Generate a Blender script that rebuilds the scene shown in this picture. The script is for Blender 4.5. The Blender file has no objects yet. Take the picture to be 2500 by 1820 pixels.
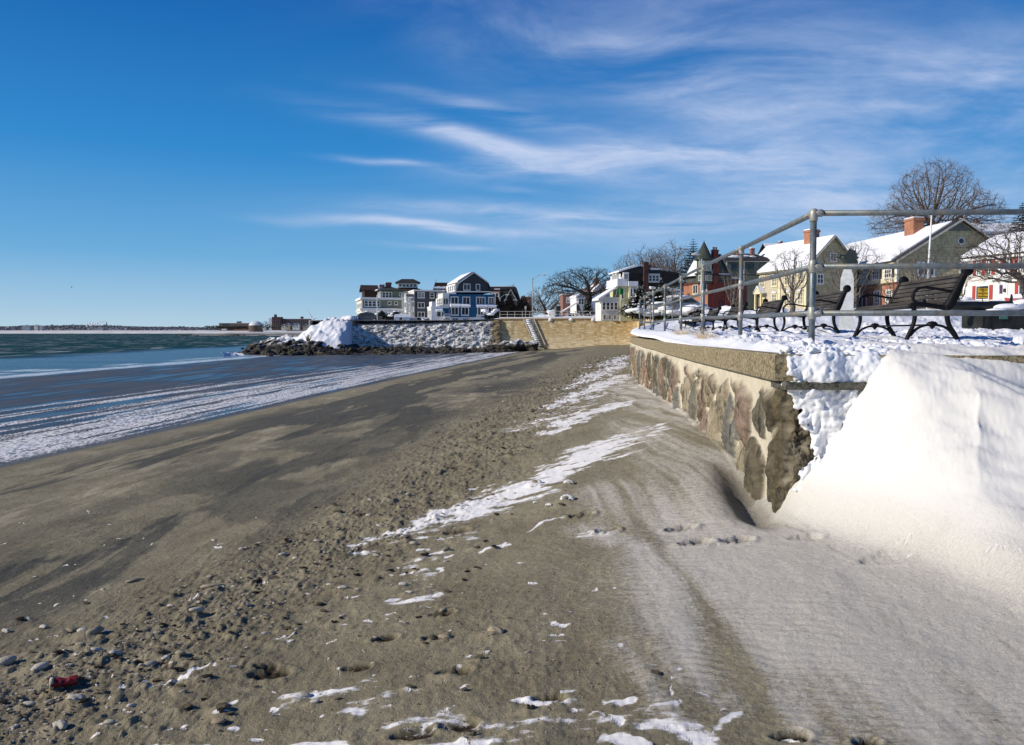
import bpy, bmesh, math, random
import numpy as np
from mathutils import Vector, Matrix
from math import radians as R, sin, cos, pi, sqrt, atan2, exp
random.seed(7); RNG = np.random.default_rng(7)
SC = bpy.context.scene; COL = SC.collection
F = 1900.0; EYE = 1.5; PITCH = math.atan(97.0/F)
# ---------------------------------------------------------------- measuring helper: photograph pixel (2500 px wide) + distance -> world point
def at(u, v, d):
    a = (u-1250.0)/F; b = (910.0-v)/F
    x, y, z = a, cos(PITCH)+b*sin(PITCH), -sin(PITCH)+b*cos(PITCH)
    k = d/y
    return Vector((x*k, d, EYE+z*k))
# ---------------------------------------------------------------- object helpers
def tag(o, label=None, cat=None, group=None, kind=None):
    if label: o['label'] = label
    if cat: o['category'] = cat
    if group: o['group'] = group
    if kind: o['kind'] = kind
    return o
def empty(name, loc=(0,0,0), rz=0, label=None, cat=None, group=None):
    o = bpy.data.objects.new(name, None); COL.objects.link(o)
    o.location = loc; o.rotation_euler = (0,0,rz); o.empty_display_size = .2
    return tag(o, label, cat, group)
def copy_tree(o, parent=None):
    c = o.copy(); COL.objects.link(c)
    if parent is not None: c.parent = parent
    for ch in list(o.children):
        copy_tree(ch, c)
    return c
class MB:
    def __init__(s): s.v=[]; s.f=[]; s.mi=[]; s.m=0
    def add(s, vs, fs):
        n=len(s.v); s.v += [tuple(p) for p in vs]; s.f += [tuple(i+n for i in f) for f in fs]; s.mi += [s.m]*len(fs)
        return s
    def box(s, x0,y0,z0,x1,y1,z1):
        if x0>x1: x0,x1=x1,x0
        if y0>y1: y0,y1=y1,y0
        if z0>z1: z0,z1=z1,z0
        return s.add([(x0,y0,z0),(x1,y0,z0),(x1,y1,z0),(x0,y1,z0),(x0,y0,z1),(x1,y0,z1),(x1,y1,z1),(x0,y1,z1)],
              [(0,3,2,1),(4,5,6,7),(0,1,5,4),(1,2,6,5),(2,3,7,6),(3,0,4,7)])
    def prism(s, poly, ax, a0, a1):
        # poly in the plane across axis ax: 'x' -> (y,z), 'y' -> (x,z), 'z' -> (x,y)
        n=len(poly)
        def P(p,a):
            return (a,p[0],p[1]) if ax=='x' else ((p[0],a,p[1]) if ax=='y' else (p[0],p[1],a))
        vs=[P(p,a0) for p in poly]+[P(p,a1) for p in poly]
        fs=[tuple(range(n))[::-1], tuple(range(n,2*n))]+[(i,(i+1)%n,n+(i+1)%n,n+i) for i in range(n)]
        return s.add(vs,fs)
    def tube(s, pts, rad, k=8, cap=True):
        pts=[Vector(p) for p in pts]; n=len(pts)
        if not hasattr(rad,'__len__'): rad=[rad]*n
        vs=[]; prev=None
        for i,p in enumerate(pts):
            t=(pts[min(i+1,n-1)]-pts[max(i-1,0)])
            if t.length<1e-9: t=Vector((0,0,1))
            t.normalize()
            if prev is None:
                a=Vector((0,0,1)) if abs(t.z)<.9 else Vector((1,0,0))
                n1=t.cross(a).normalized()
            else:
                n1=prev-t*prev.dot(t)
                n1 = n1.normalized() if n1.length>1e-6 else t.orthogonal().normalized()
            prev=n1; n2=t.cross(n1)
            for j in range(k):
                a=2*pi*j/k; vs.append(p+(n1*cos(a)+n2*sin(a))*rad[i])
        fs=[]
        for i in range(n-1):
            for j in range(k):
                fs.append((i*k+j, i*k+(j+1)%k, (i+1)*k+(j+1)%k, (i+1)*k+j))
        if cap: fs.append(tuple(range(k))[::-1]); fs.append(tuple((n-1)*k+j for j in range(k)))
        return s.add(vs,fs)
    def lathe(s, prof, k=16, c=(0,0,0), ax='z'):
        vs=[]; n=len(prof)
        for (r,z) in prof:
            for j in range(k):
                a=2*pi*j/k
                p=(r*cos(a),r*sin(a),z)
                if ax=='x': p=(z,r*cos(a),r*sin(a))
                if ax=='y': p=(r*cos(a),z,r*sin(a))
                vs.append((c[0]+p[0],c[1]+p[1],c[2]+p[2]))
        fs=[(i*k+j,i*k+(j+1)%k,(i+1)*k+(j+1)%k,(i+1)*k+j) for i in range(n-1) for j in range(k)]
        fs.append(tuple(range(k))[::-1]); fs.append(tuple((n-1)*k+j for j in range(k)))
        return s.add(vs,fs)
    def blob(s, c, r, seg=2, amp=.25, seed=0, sq=(1,1,1), fr=1.6):
        bm=bmesh.new(); bmesh.ops.create_icosphere(bm, subdivisions=seg, radius=1)
        rr=random.Random(seed); ph=[rr.uniform(0,6.28) for _ in range(9)]
        vs=[]
        for v in bm.verts:
            p=v.co
            d=1+amp*(sin(fr*2*p.x+ph[0])*cos(fr*2.3*p.y+ph[1])+.6*sin(fr*4.1*p.z+ph[2]+p.x*3)+.4*sin(fr*5*p.y+ph[3]-2*p.z))*.6
            vs.append((c[0]+p.x*d*r*sq[0],c[1]+p.y*d*r*sq[1],c[2]+p.z*d*r*sq[2]))
        fs=[tuple(v.index for v in f.verts) for f in bm.faces]; bm.free()
        return s.add(vs,fs)
    def build(s, name, mat, parent=None, smooth=False, **kw):
        me=bpy.data.meshes.new(name); me.from_pydata(s.v,[],s.f)
        mats=mat if isinstance(mat,(list,tuple)) else [mat]
        for m in mats: me.materials.append(m)
        if len(mats)>1: me.polygons.foreach_set('material_index', s.mi)
        if smooth: me.polygons.foreach_set('use_smooth',[True]*len(me.polygons))
        me.update()
        bm=bmesh.new(); bm.from_mesh(me); bmesh.ops.recalc_face_normals(bm, faces=bm.faces); bm.to_mesh(me); bm.free()
        o=bpy.data.objects.new(name,me); COL.objects.link(o)
        if parent is not None: o.parent=parent
        return tag(o,**kw)
def grid_object(name, X, Y, Z, mat, attrs=None, parent=None, smooth=True, mask=None):
    nr,nc=X.shape
    co=np.empty((nr*nc,3),np.float32); co[:,0]=X.ravel(); co[:,1]=Y.ravel(); co[:,2]=Z.ravel()
    idx=np.arange(nr*nc).reshape(nr,nc)
    q=np.stack([idx[:-1,:-1],idx[:-1,1:],idx[1:,1:],idx[1:,:-1]],-1).reshape(-1,4)
    if mask is not None: q=q[mask[:-1,:-1].ravel()]
    me=bpy.data.meshes.new(name)
    me.vertices.add(nr*nc); me.vertices.foreach_set('co',co.ravel())
    me.loops.add(q.size); me.loops.foreach_set('vertex_index',q.ravel().astype(np.int32))
    me.polygons.add(len(q)); me.polygons.foreach_set('loop_start',np.arange(0,q.size,4,dtype=np.int32))
    me.polygons.foreach_set('loop_total',np.full(len(q),4,np.int32))
    me.polygons.foreach_set('use_smooth',np.full(len(q),smooth,bool))
    me.update(calc_edges=True); me.validate()
    for k,A in (attrs or {}).items():
        if A.ndim==2:
            a=me.attributes.new(k,'FLOAT','POINT'); a.data.foreach_set('value',A.ravel().astype(np.float32))
        else:
            a=me.attributes.new(k,'FLOAT_COLOR','POINT')
            c=np.ones((nr*nc,4),np.float32); c[:,:3]=A.reshape(-1,3); a.data.foreach_set('color',c.ravel())
    me.materials.append(mat)
    o=bpy.data.objects.new(name,me); COL.objects.link(o)
    if parent is not None: o.parent=parent
    return o
# ---------------------------------------------------------------- numpy noise
def _h(ix,iy,s):
    n=(ix.astype(np.int64)*374761393+iy.astype(np.int64)*668265263+s*1442695041)&0xffffffff
    n=((n^(n>>13))*1274126177)&0xffffffff
    n=(n^(n>>16))&0xffffffff
    return n.astype(np.float64)/4294967295.0
def vn(x,y,s=0):
    ix=np.floor(x); iy=np.floor(y); fx=x-ix; fy=y-iy
    fx=fx*fx*fx*(fx*(fx*6-15)+10); fy=fy*fy*fy*(fy*(fy*6-15)+10)
    a=_h(ix,iy,s); b=_h(ix+1,iy,s); c=_h(ix,iy+1,s); d=_h(ix+1,iy+1,s)
    return (a*(1-fx)+b*fx)*(1-fy)+(c*(1-fx)+d*fx)*fy
def fbm(x,y,o=4,s=0,g=.5):
    t=0; a=1; n=0
    for i in range(o):
        t=t+a*vn(x,y,s+i*17); n+=a; a*=g; x=x*2.03+3.1; y=y*1.97+7.7
    return t/n
def sstep(a,b,x):
    t=np.clip((x-a)/(b-a),0,1); return t*t*(3-2*t)
# ---------------------------------------------------------------- materials
MATS={}
class NT:
    def __init__(s,name):
        s.m=bpy.data.materials.new(name); s.m.use_nodes=True; s.t=s.m.node_tree; s.t.nodes.clear()
        s.out=s.n('ShaderNodeOutputMaterial'); s.b=s.n('ShaderNodeBsdfPrincipled'); s.l(s.b.outputs[0],s.out.inputs[0])
    def n(s,k,**kw):
        nd=s.t.nodes.new(k)
        for a,b in kw.items(): setattr(nd,a,b)
        return nd
    def l(s,a,b): s.t.links.new(a,b)
    def put(s,v,sock):
        if hasattr(v,'links') or hasattr(v,'is_output'): s.l(v,sock)
        else:
            if isinstance(v,(tuple,list)) and len(v)==3 and sock.type=='RGBA': v=(*v,1)
            sock.default_value=v
    def math(s,op,a,b=0.0,c=None,clamp=False):
        nd=s.n('ShaderNodeMath',operation=op,use_clamp=clamp); s.put(a,nd.inputs[0]); s.put(b,nd.inputs[1])
        if c is not None: s.put(c,nd.inputs[2])
        return nd.outputs[0]
    def mix(s,f,a,b,blend='MIX'):
        nd=s.n('ShaderNodeMix',data_type='RGBA',blend_type=blend); s.put(f,nd.inputs[0]); s.put(a,nd.inputs[6]); s.put(b,nd.inputs[7]); return nd.outputs[2]
    def coord(s,k='Object'): return s.n('ShaderNodeTexCoord').outputs[k]
    def pos(s): return s.n('ShaderNodeNewGeometry').outputs['Position']
    def xyz(s,v):
        nd=s.n('ShaderNodeSeparateXYZ'); s.l(v,nd.inputs[0]); return nd.outputs
    def comb(s,x,y,z):
        nd=s.n('ShaderNodeCombineXYZ'); s.put(x,nd.inputs[0]); s.put(y,nd.inputs[1]); s.put(z,nd.inputs[2]); return nd.outputs[0]
    def mapv(s,v,scale=(1,1,1),rot=(0,0,0),loc=(0,0,0)):
        nd=s.n('ShaderNodeMapping'); s.l(v,nd.inputs[0]); nd.inputs[1].default_value=loc; nd.inputs[2].default_value=rot; nd.inputs[3].default_value=scale; return nd.outputs[0]
    def noise(s,v,scale=5,detail=4,rough=.55,dist=0):
        nd=s.n('ShaderNodeTexNoise'); s.l(v,nd.inputs['Vector']); nd.inputs['Scale'].default_value=scale; nd.inputs['Detail'].default_value=detail
        nd.inputs['Roughness'].default_value=rough; nd.inputs['Distortion'].default_value=dist; return nd.outputs[0]
    def ramp(s,f,stops):
        nd=s.n('ShaderNodeValToRGB'); s.put(f,nd.inputs[0]); e=nd.color_ramp.elements
        while len(e)<len(stops): e.new(.5)
        for i,(p,c) in enumerate(stops):
            e[i].position=p; e[i].color=(c,c,c,1) if not hasattr(c,'__len__') else (*c[:3],1)
        return nd.outputs[0]
    def attr(s,name,fac=True):
        nd=s.n('ShaderNodeAttribute',attribute_name=name); return nd.outputs['Fac'] if fac else nd.outputs['Color']
    def sm(s,x,a,b):
        nd=s.n('ShaderNodeMapRange',interpolation_type='SMOOTHSTEP'); s.put(x,nd.inputs[0]); nd.inputs[1].default_value=a; nd.inputs[2].default_value=b; return nd.outputs[0]
    def bump(s,h,st=.5,dist=.01,nrm=None):
        nd=s.n('ShaderNodeBump'); s.put(h,nd.inputs['Height']); nd.inputs['Strength'].default_value=st; nd.inputs['Distance'].default_value=dist
        if nrm is not None: s.l(nrm,nd.inputs['Normal'])
        return nd.outputs[0]
    def set(s,color=None,rough=None,normal=None,spec=None,metal=None,**kw):
        if color is not None: s.put(color,s.b.inputs['Base Color'])
        if rough is not None: s.put(rough,s.b.inputs['Roughness'])
        if normal is not None: s.l(normal,s.b.inputs['Normal'])
        if spec is not None: s.put(spec,s.b.inputs['Specular IOR Level'])
        if metal is not None: s.put(metal,s.b.inputs['Metallic'])
        for k,v in kw.items(): s.put(v,s.b.inputs[k])
        return s.m
def sc3(c,k): return tuple(min(1,x*k) for x in c)
def plain(name,c,rough=.7,var=.2,ns=3,bump=.3,bs=25,bd=.01,spec=.3,metal=0,c2=None):
    if name in MATS: return MATS[name]
    t=NT(name); v=t.coord()
    n=t.noise(v,ns,5,.6)
    col=t.mix(t.sm(n,.3,.7),sc3(c,1-var),c2 or sc3(c,1+var))
    nrm=t.bump(t.noise(v,bs,4),bump,bd) if bump else None
    MATS[name]=t.set(col,rough,nrm,spec,metal); return MATS[name]
def clap(name,c,pitch=.13,var=.1,shingle=False,depth=.01):
    if name in MATS: return MATS[name]
    t=NT(name); o=t.coord(); x,y,z=t.xyz(o)
    fr=t.math('FRACT',t.math('DIVIDE',z,pitch))
    n=t.noise(o,.8,5,.6)
    col=t.mix(t.sm(n,.3,.7),sc3(c,1-var),sc3(c,1+var))
    if shingle:
        br=t.n('ShaderNodeTexBrick'); t.l(t.comb(t.math('ADD',x,y),z,0.),br.inputs['Vector'])
        br.inputs['Scale'].default_value=1; br.inputs['Brick Width'].default_value=.18; br.inputs['Row Height'].default_value=pitch; br.inputs['Mortar Size'].default_value=.008
        br.inputs['Color1'].default_value=(.75,.75,.75,1); br.inputs['Color2'].default_value=(1.15,1.15,1.15,1); br.inputs['Mortar'].default_value=(.35,.35,.35,1)
        col=t.mix(1.,col,br.outputs[0],'MULTIPLY')
    else:
        # the dark joint line under each board
        col=t.mix(t.sm(fr,.90,.98),col,sc3(c,.5))
    nrm=t.bump(t.math('SUBTRACT',1.,fr),.7,depth)
    MATS[name]=t.set(col,.75,nrm,.25); return MATS[name]
def brick(name,c1,c2,mortar=(.35,.32,.28),w=.22,h=.075):
    if name in MATS: return MATS[name]
    t=NT(name); o=t.coord(); x,y,z=t.xyz(o)
    br=t.n('ShaderNodeTexBrick'); t.l(t.comb(t.math('ADD',x,y),z,0.),br.inputs['Vector'])
    br.inputs['Scale'].default_value=1; br.inputs['Brick Width'].default_value=w; br.inputs['Row Height'].default_value=h; br.inputs['Mortar Size'].default_value=.008
    br.inputs['Color1'].default_value=(*c1,1); br.inputs['Color2'].default_value=(*c2,1); br.inputs['Mortar'].default_value=(*mortar,1)
    n=t.noise(o,.9,5,.65)
    col=t.mix(1.,br.outputs[0],t.ramp(n,[(.3,.7),(.7,1.15)]),'MULTIPLY')
    MATS[name]=t.set(col,.85,t.bump(br.outputs['Fac'],-.4,.006),.2); return MATS[name]
def roofmat(name,c,pitch=.16):
    if name in MATS: return MATS[name]
    t=NT(name); o=t.coord(); x,y,z=t.xyz(o)
    n=t.noise(o,1.1,6,.65); n2=t.noise(t.mapv(o,(7,7,14)),1,2)
    fr=t.math('FRACT',t.math('DIVIDE',z,pitch*.6))
    col=t.mix(t.sm(n,.3,.7),sc3(c,.7),sc3(c,1.3)); col=t.mix(t.math('MULTIPLY',n2,.5),col,sc3(c,.6))
    MATS[name]=t.set(col,.85,t.bump(fr,.4,.01),.25); return MATS[name]
def snowmat():
    if 'snow' in MATS: return MATS['snow']
    t=NT('snow'); p=t.pos()
    n=t.noise(p,2.2,5,.6); n2=t.noise(p,35,4,.7)
    col=t.mix(n,(.74,.74,.76),(.82,.82,.83))
    nr=t.bump(n,.5,.06); nr=t.bump(n2,.35,.012,nr)
    MATS['snow']=t.set(col,.75,nr,.25,**{'Subsurface Weight':.0}); return MATS['snow']
def glassmat(name='window_glass',c=(.012,.015,.02),rough=.08):
    if name in MATS: return MATS[name]
    t=NT(name); v=t.coord(); n=t.noise(v,.9,2)
    MATS[name]=t.set(t.mix(n,sc3(c,.4),sc3(c,2.2)),rough,t.bump(n,.15,.02),.5); return MATS[name]
# ================================================================ camera, light, sky
cam=bpy.data.cameras.new('camera'); camo=bpy.data.objects.new('camera',cam); COL.objects.link(camo); SC.camera=camo
camo.location=(0,0,EYE); camo.rotation_euler=(pi/2-PITCH,0,0)
cam.sensor_width=36; cam.lens=36*F/2500; cam.clip_start=.05; cam.clip_end=30000
SUN_EL=R(27); SUN_AZ=R(14)     # sun stands on the left, a little behind the camera
sd=Vector((-cos(SUN_EL)*cos(SUN_AZ),-cos(SUN_EL)*sin(SUN_AZ),sin(SUN_EL)))
sl=bpy.data.lights.new('sun','SUN'); sl.energy=3.9; sl.angle=R(.53); sl.color=(1,.93,.82)
so=bpy.data.objects.new('sun',sl); COL.objects.link(so); so.rotation_euler=sd.to_track_quat('Z','Y').to_euler(); so.location=(-20,-5,20)
W=bpy.data.worlds.new('World'); SC.world=W; W.use_nodes=True
def build_world():
    nt=W.node_tree; nt.nodes.clear()
    class T(NT):
        def __init__(s): s.t=nt
    t=T()
    out=t.n('ShaderNodeOutputWorld'); bg=t.n('ShaderNodeBackground'); t.l(bg.outputs[0],out.inputs[0])
    sky=t.n('ShaderNodeTexSky',sky_type='NISHITA'); sky.sun_disc=False; sky.sun_elevation=SUN_EL
    sky.sun_rotation=atan2(sd.x,sd.y)%(2*pi); sky.air_density=1.0; sky.dust_density=.25; sky.ozone_density=3.0; sky.altitude=0
    hs=t.n('ShaderNodeHueSaturation'); hs.inputs['Saturation'].default_value=SKY_SAT; hs.inputs['Value'].default_value=1; t.l(sky.outputs[0],hs.inputs['Color'])
    d=t.coord('Generated'); x,y,z=t.xyz(d)
    rp=t.n('ShaderNodeValToRGB'); t.l(t.math('MULTIPLY',z,1.6,clamp=True),rp.inputs[0]); e=rp.color_ramp.elements
    for _ in range(4): e.new(.5)
    for i,(p,c) in enumerate([(0.,(.50,.71,.86)),(.05,(.37,.61,.84)),(.15,(.15,.44,.78)),(.34,(.028,.27,.68)),(.62,(.003,.125,.47)),(1.,(.002,.06,.30))]): e[i].position=p; e[i].color=(*c,1)
    grad=t.mix(1.,rp.outputs[0],(6.,6.,6.),'MULTIPLY')
    skyc=t.mix(.93,hs.outputs[0],grad)
    yy=t.math('MAXIMUM',y,.08); tx=t.math('DIVIDE',x,yy); tz=t.math('DIVIDE',z,yy)
    # wispy domain: streaks run roughly level, warped by slow noise
    q=t.comb(tx,tz,0.)
    w1=t.noise(t.mapv(q,(2.2,4,1)),1,3,.5); w2=t.noise(t.mapv(q,(2.2,4,1),loc=(7,3,0)),1,3,.5)
    txw=t.math('ADD',tx,t.math('MULTIPLY',t.math('SUBTRACT',w1,.5),.22))
    tzw=t.math('ADD',tz,t.math('MULTIPLY',t.math('SUBTRACT',w2,.5),.075))
    qw=t.comb(txw,tzw,0.)
    def streak(rot,sx,sy,det=8,ro=.62,loc=(0,0,0)):
        return t.noise(t.mapv(qw,(sx,sy,1),(0,0,rot),loc),1,det,ro,.35)
    s1=streak(R(8),2.2,17); s2=streak(R(-10),1.9,8,7,.58,(4,2,0)); s3=streak(R(14),5,34,6,.6,(1,9,0))
    tot=None
    def blob(u,v,hw,hh,ang,st,src,a,b):
        nonlocal tot
        cx=(u-1250)/F; cz=(813-v)/F; hw/=F; hh/=F; ca,sa=cos(R(ang)),sin(R(ang))
        dx=t.math('SUBTRACT',txw,cx); dz=t.math('SUBTRACT',tzw,cz)
        p=t.math('DIVIDE',t.math('ADD',t.math('MULTIPLY',dx,ca),t.math('MULTIPLY',dz,sa)),hw)
        r=t.math('DIVIDE',t.math('SUBTRACT',t.math('MULTIPLY',dz,ca),t.math('MULTIPLY',dx,sa)),hh)
        e=t.math('EXPONENT',t.math('MULTIPLY',t.math('ADD',t.math('MULTIPLY',p,p),t.math('MULTIPLY',r,r)),-1.))
        m=t.math('MULTIPLY',t.math('MULTIPLY',e,st),t.sm(src,a,b))
        tot=m if tot is None else t.math('ADD',tot,m)
    for a in CLOUDS: 
        src={'1':s1,'2':s2,'3':s3}[a[6]]
        blob(*a[:6],src,a[7],a[8])
    tot=t.math('MINIMUM',tot,.82); s4=streak(R(-16),7,26,9,.66,(2,5,0)); tot=t.math('MULTIPLY',tot,t.math('ADD',.55,t.math('MULTIPLY',t.sm(s4,.25,.75),.62)),clamp=True)
    cl=t.mix(tot,skyc,CLOUD_COL)
    # paler band near the horizon, greener-blue as photographed
    t.l(cl,bg.inputs[0]); bg.inputs[1].default_value=SKY_STR
SKY_SAT=1.22; SKY_STR=.12; CLOUD_COL=(3.9,4.5,5.9,1)
CLOUDS=[ # u, v, half width, half height, tilt, strength, streak field, threshold a, b
 (1900,190,640,160,-8,.80,'2',.28,.72),
 (1500,150,330,60,-22,.5,'2',.35,.7),
 (1180,360,300,24,-12,.95,'1',.30,.6),
 (1420,400,300,34,4,.95,'1',.28,.62),
 (1230,290,250,22,-10,.6,'1',.34,.66),
 (940,412,110,9,-6,.6,'3',.3,.6),
 (1020,572,240,12,-5,.85,'3',.3,.62),
 (1330,540,330,20,-4,.75,'1',.32,.66),
 (1100,540,250,30,-3,.4,'2',.34,.7),
 (1060,626,110,7,-4,.5,'3',.32,.62),
 (1700,560,600,80,2,.65,'1',.28,.66),
 (1950,440,460,70,-7,.7,'1',.30,.66),
 (2450,430,480,200,14,.75,'2',.26,.64),
 (2300,250,460,120,6,.50,'2',.26,.70),
 (1250,470,120,9,-3,.3,'3',.35,.65),
 (1150,130,300,60,-30,.18,'2',.35,.75),
]
build_world()
SC.view_settings.view_transform='Standard'; SC.view_settings.look='None'; SC.view_settings.gamma=1; SC.view_settings.exposure=.32
SC.cycles.use_denoising=True
try: SC.cycles.denoiser='OPENIMAGEDENOISE'
except Exception: pass
SC.cycles.max_bounces=6; SC.cycles.diffuse_bounces=3; SC.cycles.glossy_bounces=3; SC.cycles.transparent_max_bounces=16; SC.cycles.volume_bounces=0
# ================================================================ land shapes
SHY=np.array([-20,0,13.7,24.7,42.5,97,140.]); SHX=np.array([-9.8,-9.6,-9.0,-7.7,-5.8,1.4,6.0])
def xshore(y): return np.interp(y,SHY,SHX)
def xsurf(y): return -29.3+.05*(y-44)
SEA_Z=-1.15
# outer edge of the coping
EY=np.array([5.2,9,12,15,18,21.2,24,27.5,31,34,37,42,55,75,100,103.2]); EX=np.array([1.75,2.07,2.37,2.72,2.99,3.38,3.68,4.16,4.75,5.8,8.0,11,13,14.5,16,16.4])
def xedge(y): return np.interp(y,EY,EX)
BKY=np.array([4.0,5.2,6,7.8,9.5,12.7,16,22,30]); BKZ=np.array([.25,.30,.41,.50,.50,.40,.31,.17,.05])
def hbase(x,y):
    x=np.asarray(x,float); y=np.asarray(y,float)
    t=x-xshore(y); T=np.maximum(xshore(y)-xsurf(y),3)
    dry=-.9+.095*np.minimum(t,9.6)+.03*np.maximum(t-9.6,0)
    wet=-.9-.25*(-t)/T
    z=np.where(t>0,dry,wet)
    z=z+.02*np.exp(-(t/1.2)**2)
    far=sstep(40,95,y); z=z-far*.12*sstep(0,8,t)
    # sand banked against the wall
    bk=np.interp(y,BKY,BKZ); xe=xedge(y); dw=np.maximum(xe-x,0)
    zw=-.9+.095*np.minimum(xe-xshore(y),9.6)+.03*np.maximum(xe-xshore(y)-9.6,0)
    A=np.maximum(bk-zw,0)*sstep(2.5,4.2,y)
    z=z+A*np.exp(-(dw/1.5)**1.6)
    # ground rising towards the drift, south of the wall end
    q=np.maximum(5.2-y,0)
    z=z+.30*sstep(1.7,2.9,x)*np.exp(-(q/1.35)**2)*(y<5.2)
    return z
def G(u,v,zoff=0):
    # the point of the beach measured at pixel u,v
    lo,hi=1.0,160.
    for _ in range(40):
        m=(lo+hi)/2; p=at(u,v,m)
        if p.z>float(hbase(p.x,p.y))+zoff: lo=m
        else: hi=m
    p=at(u,v,lo); return Vector((p.x,p.y,float(hbase(p.x,p.y))))
def drift(x,y):
    # snow drift against the end of the wall; returns its surface height (very low where there is none)
    q=5.22-y
    qp=np.maximum(q,0)
    top=.32+1.07*sstep(1.70,2.50,x)-.06*sstep(3.0,4.2,x)
    # crest line leaves the wall at x=2.5 and runs towards the right and the camera
    s=(x-2.47)*.79+(q)*-.61      # signed distance, + on the right of the crest
    w=.50+.52*sstep(1.9,2.6,x)+.95*sstep(2.6,4.2,x)
    base=hbase(x,np.minimum(y,5.19))
    z=base+(top-base)*np.exp(-(qp/w)**1.45)
    ridge=.11*np.exp(-(s/.30)**2)*sstep(.05,.6,qp)*sstep(2.3,1.2,qp)
    hollow=-.22*(1-np.exp(-np.maximum(s,0)/.40))*sstep(.02,.6,qp)*sstep(2.2,1.0,qp)*np.exp(-np.maximum(s-.9,0)/1.0)
    return z+ridge+hollow
STROKES=[]
FLR=random.Random(77)  # (pts world 2d list, widths, strength)
def stroke(st,*pw):
    STROKES.append(([G(u,v) for (u,v,w) in pw],[w for (u,v,w) in pw],st))
stroke(1.0,(1010,1295,.10),(1100,1262,.26),(1200,1222,.32),(1300,1180,.42),(1400,1140,.40),(1490,1092,.3))
stroke(.62,(900,1340,.25),(1050,1290,.55),(1200,1225,.75),(1350,1150,.85),(1500,1080,.8),(1600,1040,.5))
stroke(.56,(1240,1060,.6),(1400,1000,1.0),(1520,950,.9),(1560,900,.8))
stroke(.6,(700,1700,.10),(850,1680,.2),(1000,1740,.2),(1200,1780,.15),(1400,1740,.16),(1550,1730,.12),(1700,1790,.12))
stroke(.52,(950,1470,.1),(1050,1480,.1),(1000,1380,.15),(1120,1330,.2),(1180,1300,.25))
stroke(.95,(1440,1092,.25),(1500,1075,.38),(1575,1068,.18))
stroke(1.0,(1330,1062,.15),(1400,1030,.45),(1460,1008,.5),(1525,985,.25))
stroke(1.0,(1335,1000,.12),(1400,972,.4),(1470,945,.5),(1530,915,.3))
stroke(.95,(1380,950,.2),(1450,920,.4),(1535,886,.5))
stroke(.9,(1450,900,.3),(1500,885,.5),(1540,870,.7))
stroke(.75,(1180,1350,.035),(1225,1330,.05),(1262,1308,.04),(1330,1285,.05),(1400,1255,.07),(1470,1240,.05))
stroke(.55,(1360,1312,.06),(1450,1308,.13),(1560,1300,.1))
stroke(1.0,(610,1590,.012),(660,1570,.035),(700,1552,.02),(712,1518,.018))
stroke(1.0,(655,1562,.03),(700,1567,.05),(728,1563,.02))
stroke(.95,(365,1680,.008),(440,1666,.016),(500,1640,.018),(572,1608,.014))
stroke(.62,(800,1665,.05),(880,1650,.10),(930,1690,.08),(800,1730,.09),(880,1770,.10),(1000,1770,.11),(1120,1775,.09))
stroke(1.1,(385,1822,.04),(440,1812,.05),(530,1818,.05))
stroke(1.1,(720,1820,.04),(800,1812,.05),(900,1822,.05),(980,1818,.06),(1060,1808,.07),(1130,1812,.05))
stroke(.95,(800,1535,.02),(835,1533,.022)); stroke(1,(822,1628,.018),(842,1640,.02))
for (u,v,w) in [(560,1712,.016),(528,1733,.018),(545,1765,.02),(620,1787,.02),(455,1830,.03),(150,1775,.03),(1262,1715,.02),(1010,1470,.03),(1035,1490,.025),(940,1510,.02),(1020,1345,.03),(1090,1320,.04),(960,1300,.03)]:
    stroke(1,(u-8,v+1,w*.8),(u+9,v-1,w))
stroke(1.0,(1258,1708,.03),(1290,1712,.03),(1330,1722,.022)); stroke(1.0,(1385,1690,.028),(1412,1698,.024)); stroke(.8,(1300,1712,.05),(1400,1735,.05))
stroke(1.0,(1475,1712,.022),(1515,1706,.026)); stroke(1.0,(1480,1742,.03),(1510,1752,.034)); stroke(1.1,(1455,1800,.03),(1530,1800,.05),(1585,1812,.03))
stroke(1.0,(1608,1683,.012),(1614,1702,.014)); stroke(.9,(1580,1728,.018),(1640,1722,.02)); stroke(1.1,(1650,1775,.022),(1690,1788,.035),(1705,1815,.03))
stroke(.9,(1740,1765,.03),(1790,1750,.035)); stroke(.9,(1895,1806,.025),(1960,1812,.03)); stroke(1,(1630,1610,.0),(1631,1610,.0))
stroke(.8,(2210,1342,.02),(2330,1345,.03),(2480,1355,.03)); stroke(.8,(2150,1355,.02),(2230,1365,.02)); stroke(.8,(2440,1415,.015),(2520,1428,.03))
stroke(.7,(1290,700+990-240,.0),(1291,1450,.0))
for _ in range(210):
    u=FLR.uniform(0,1750); v=1250+570*FLR.random()**.8
    if u>1500 and v<1600: continue
    r_=FLR.uniform(.004,.014)*(1+(1820-v)/600); stroke(FLR.uniform(.75,1.1),(u,v,r_),(u+FLR.uniform(-14,14),v+FLR.uniform(-3,3),r_*FLR.uniform(.5,1.3)))
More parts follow.
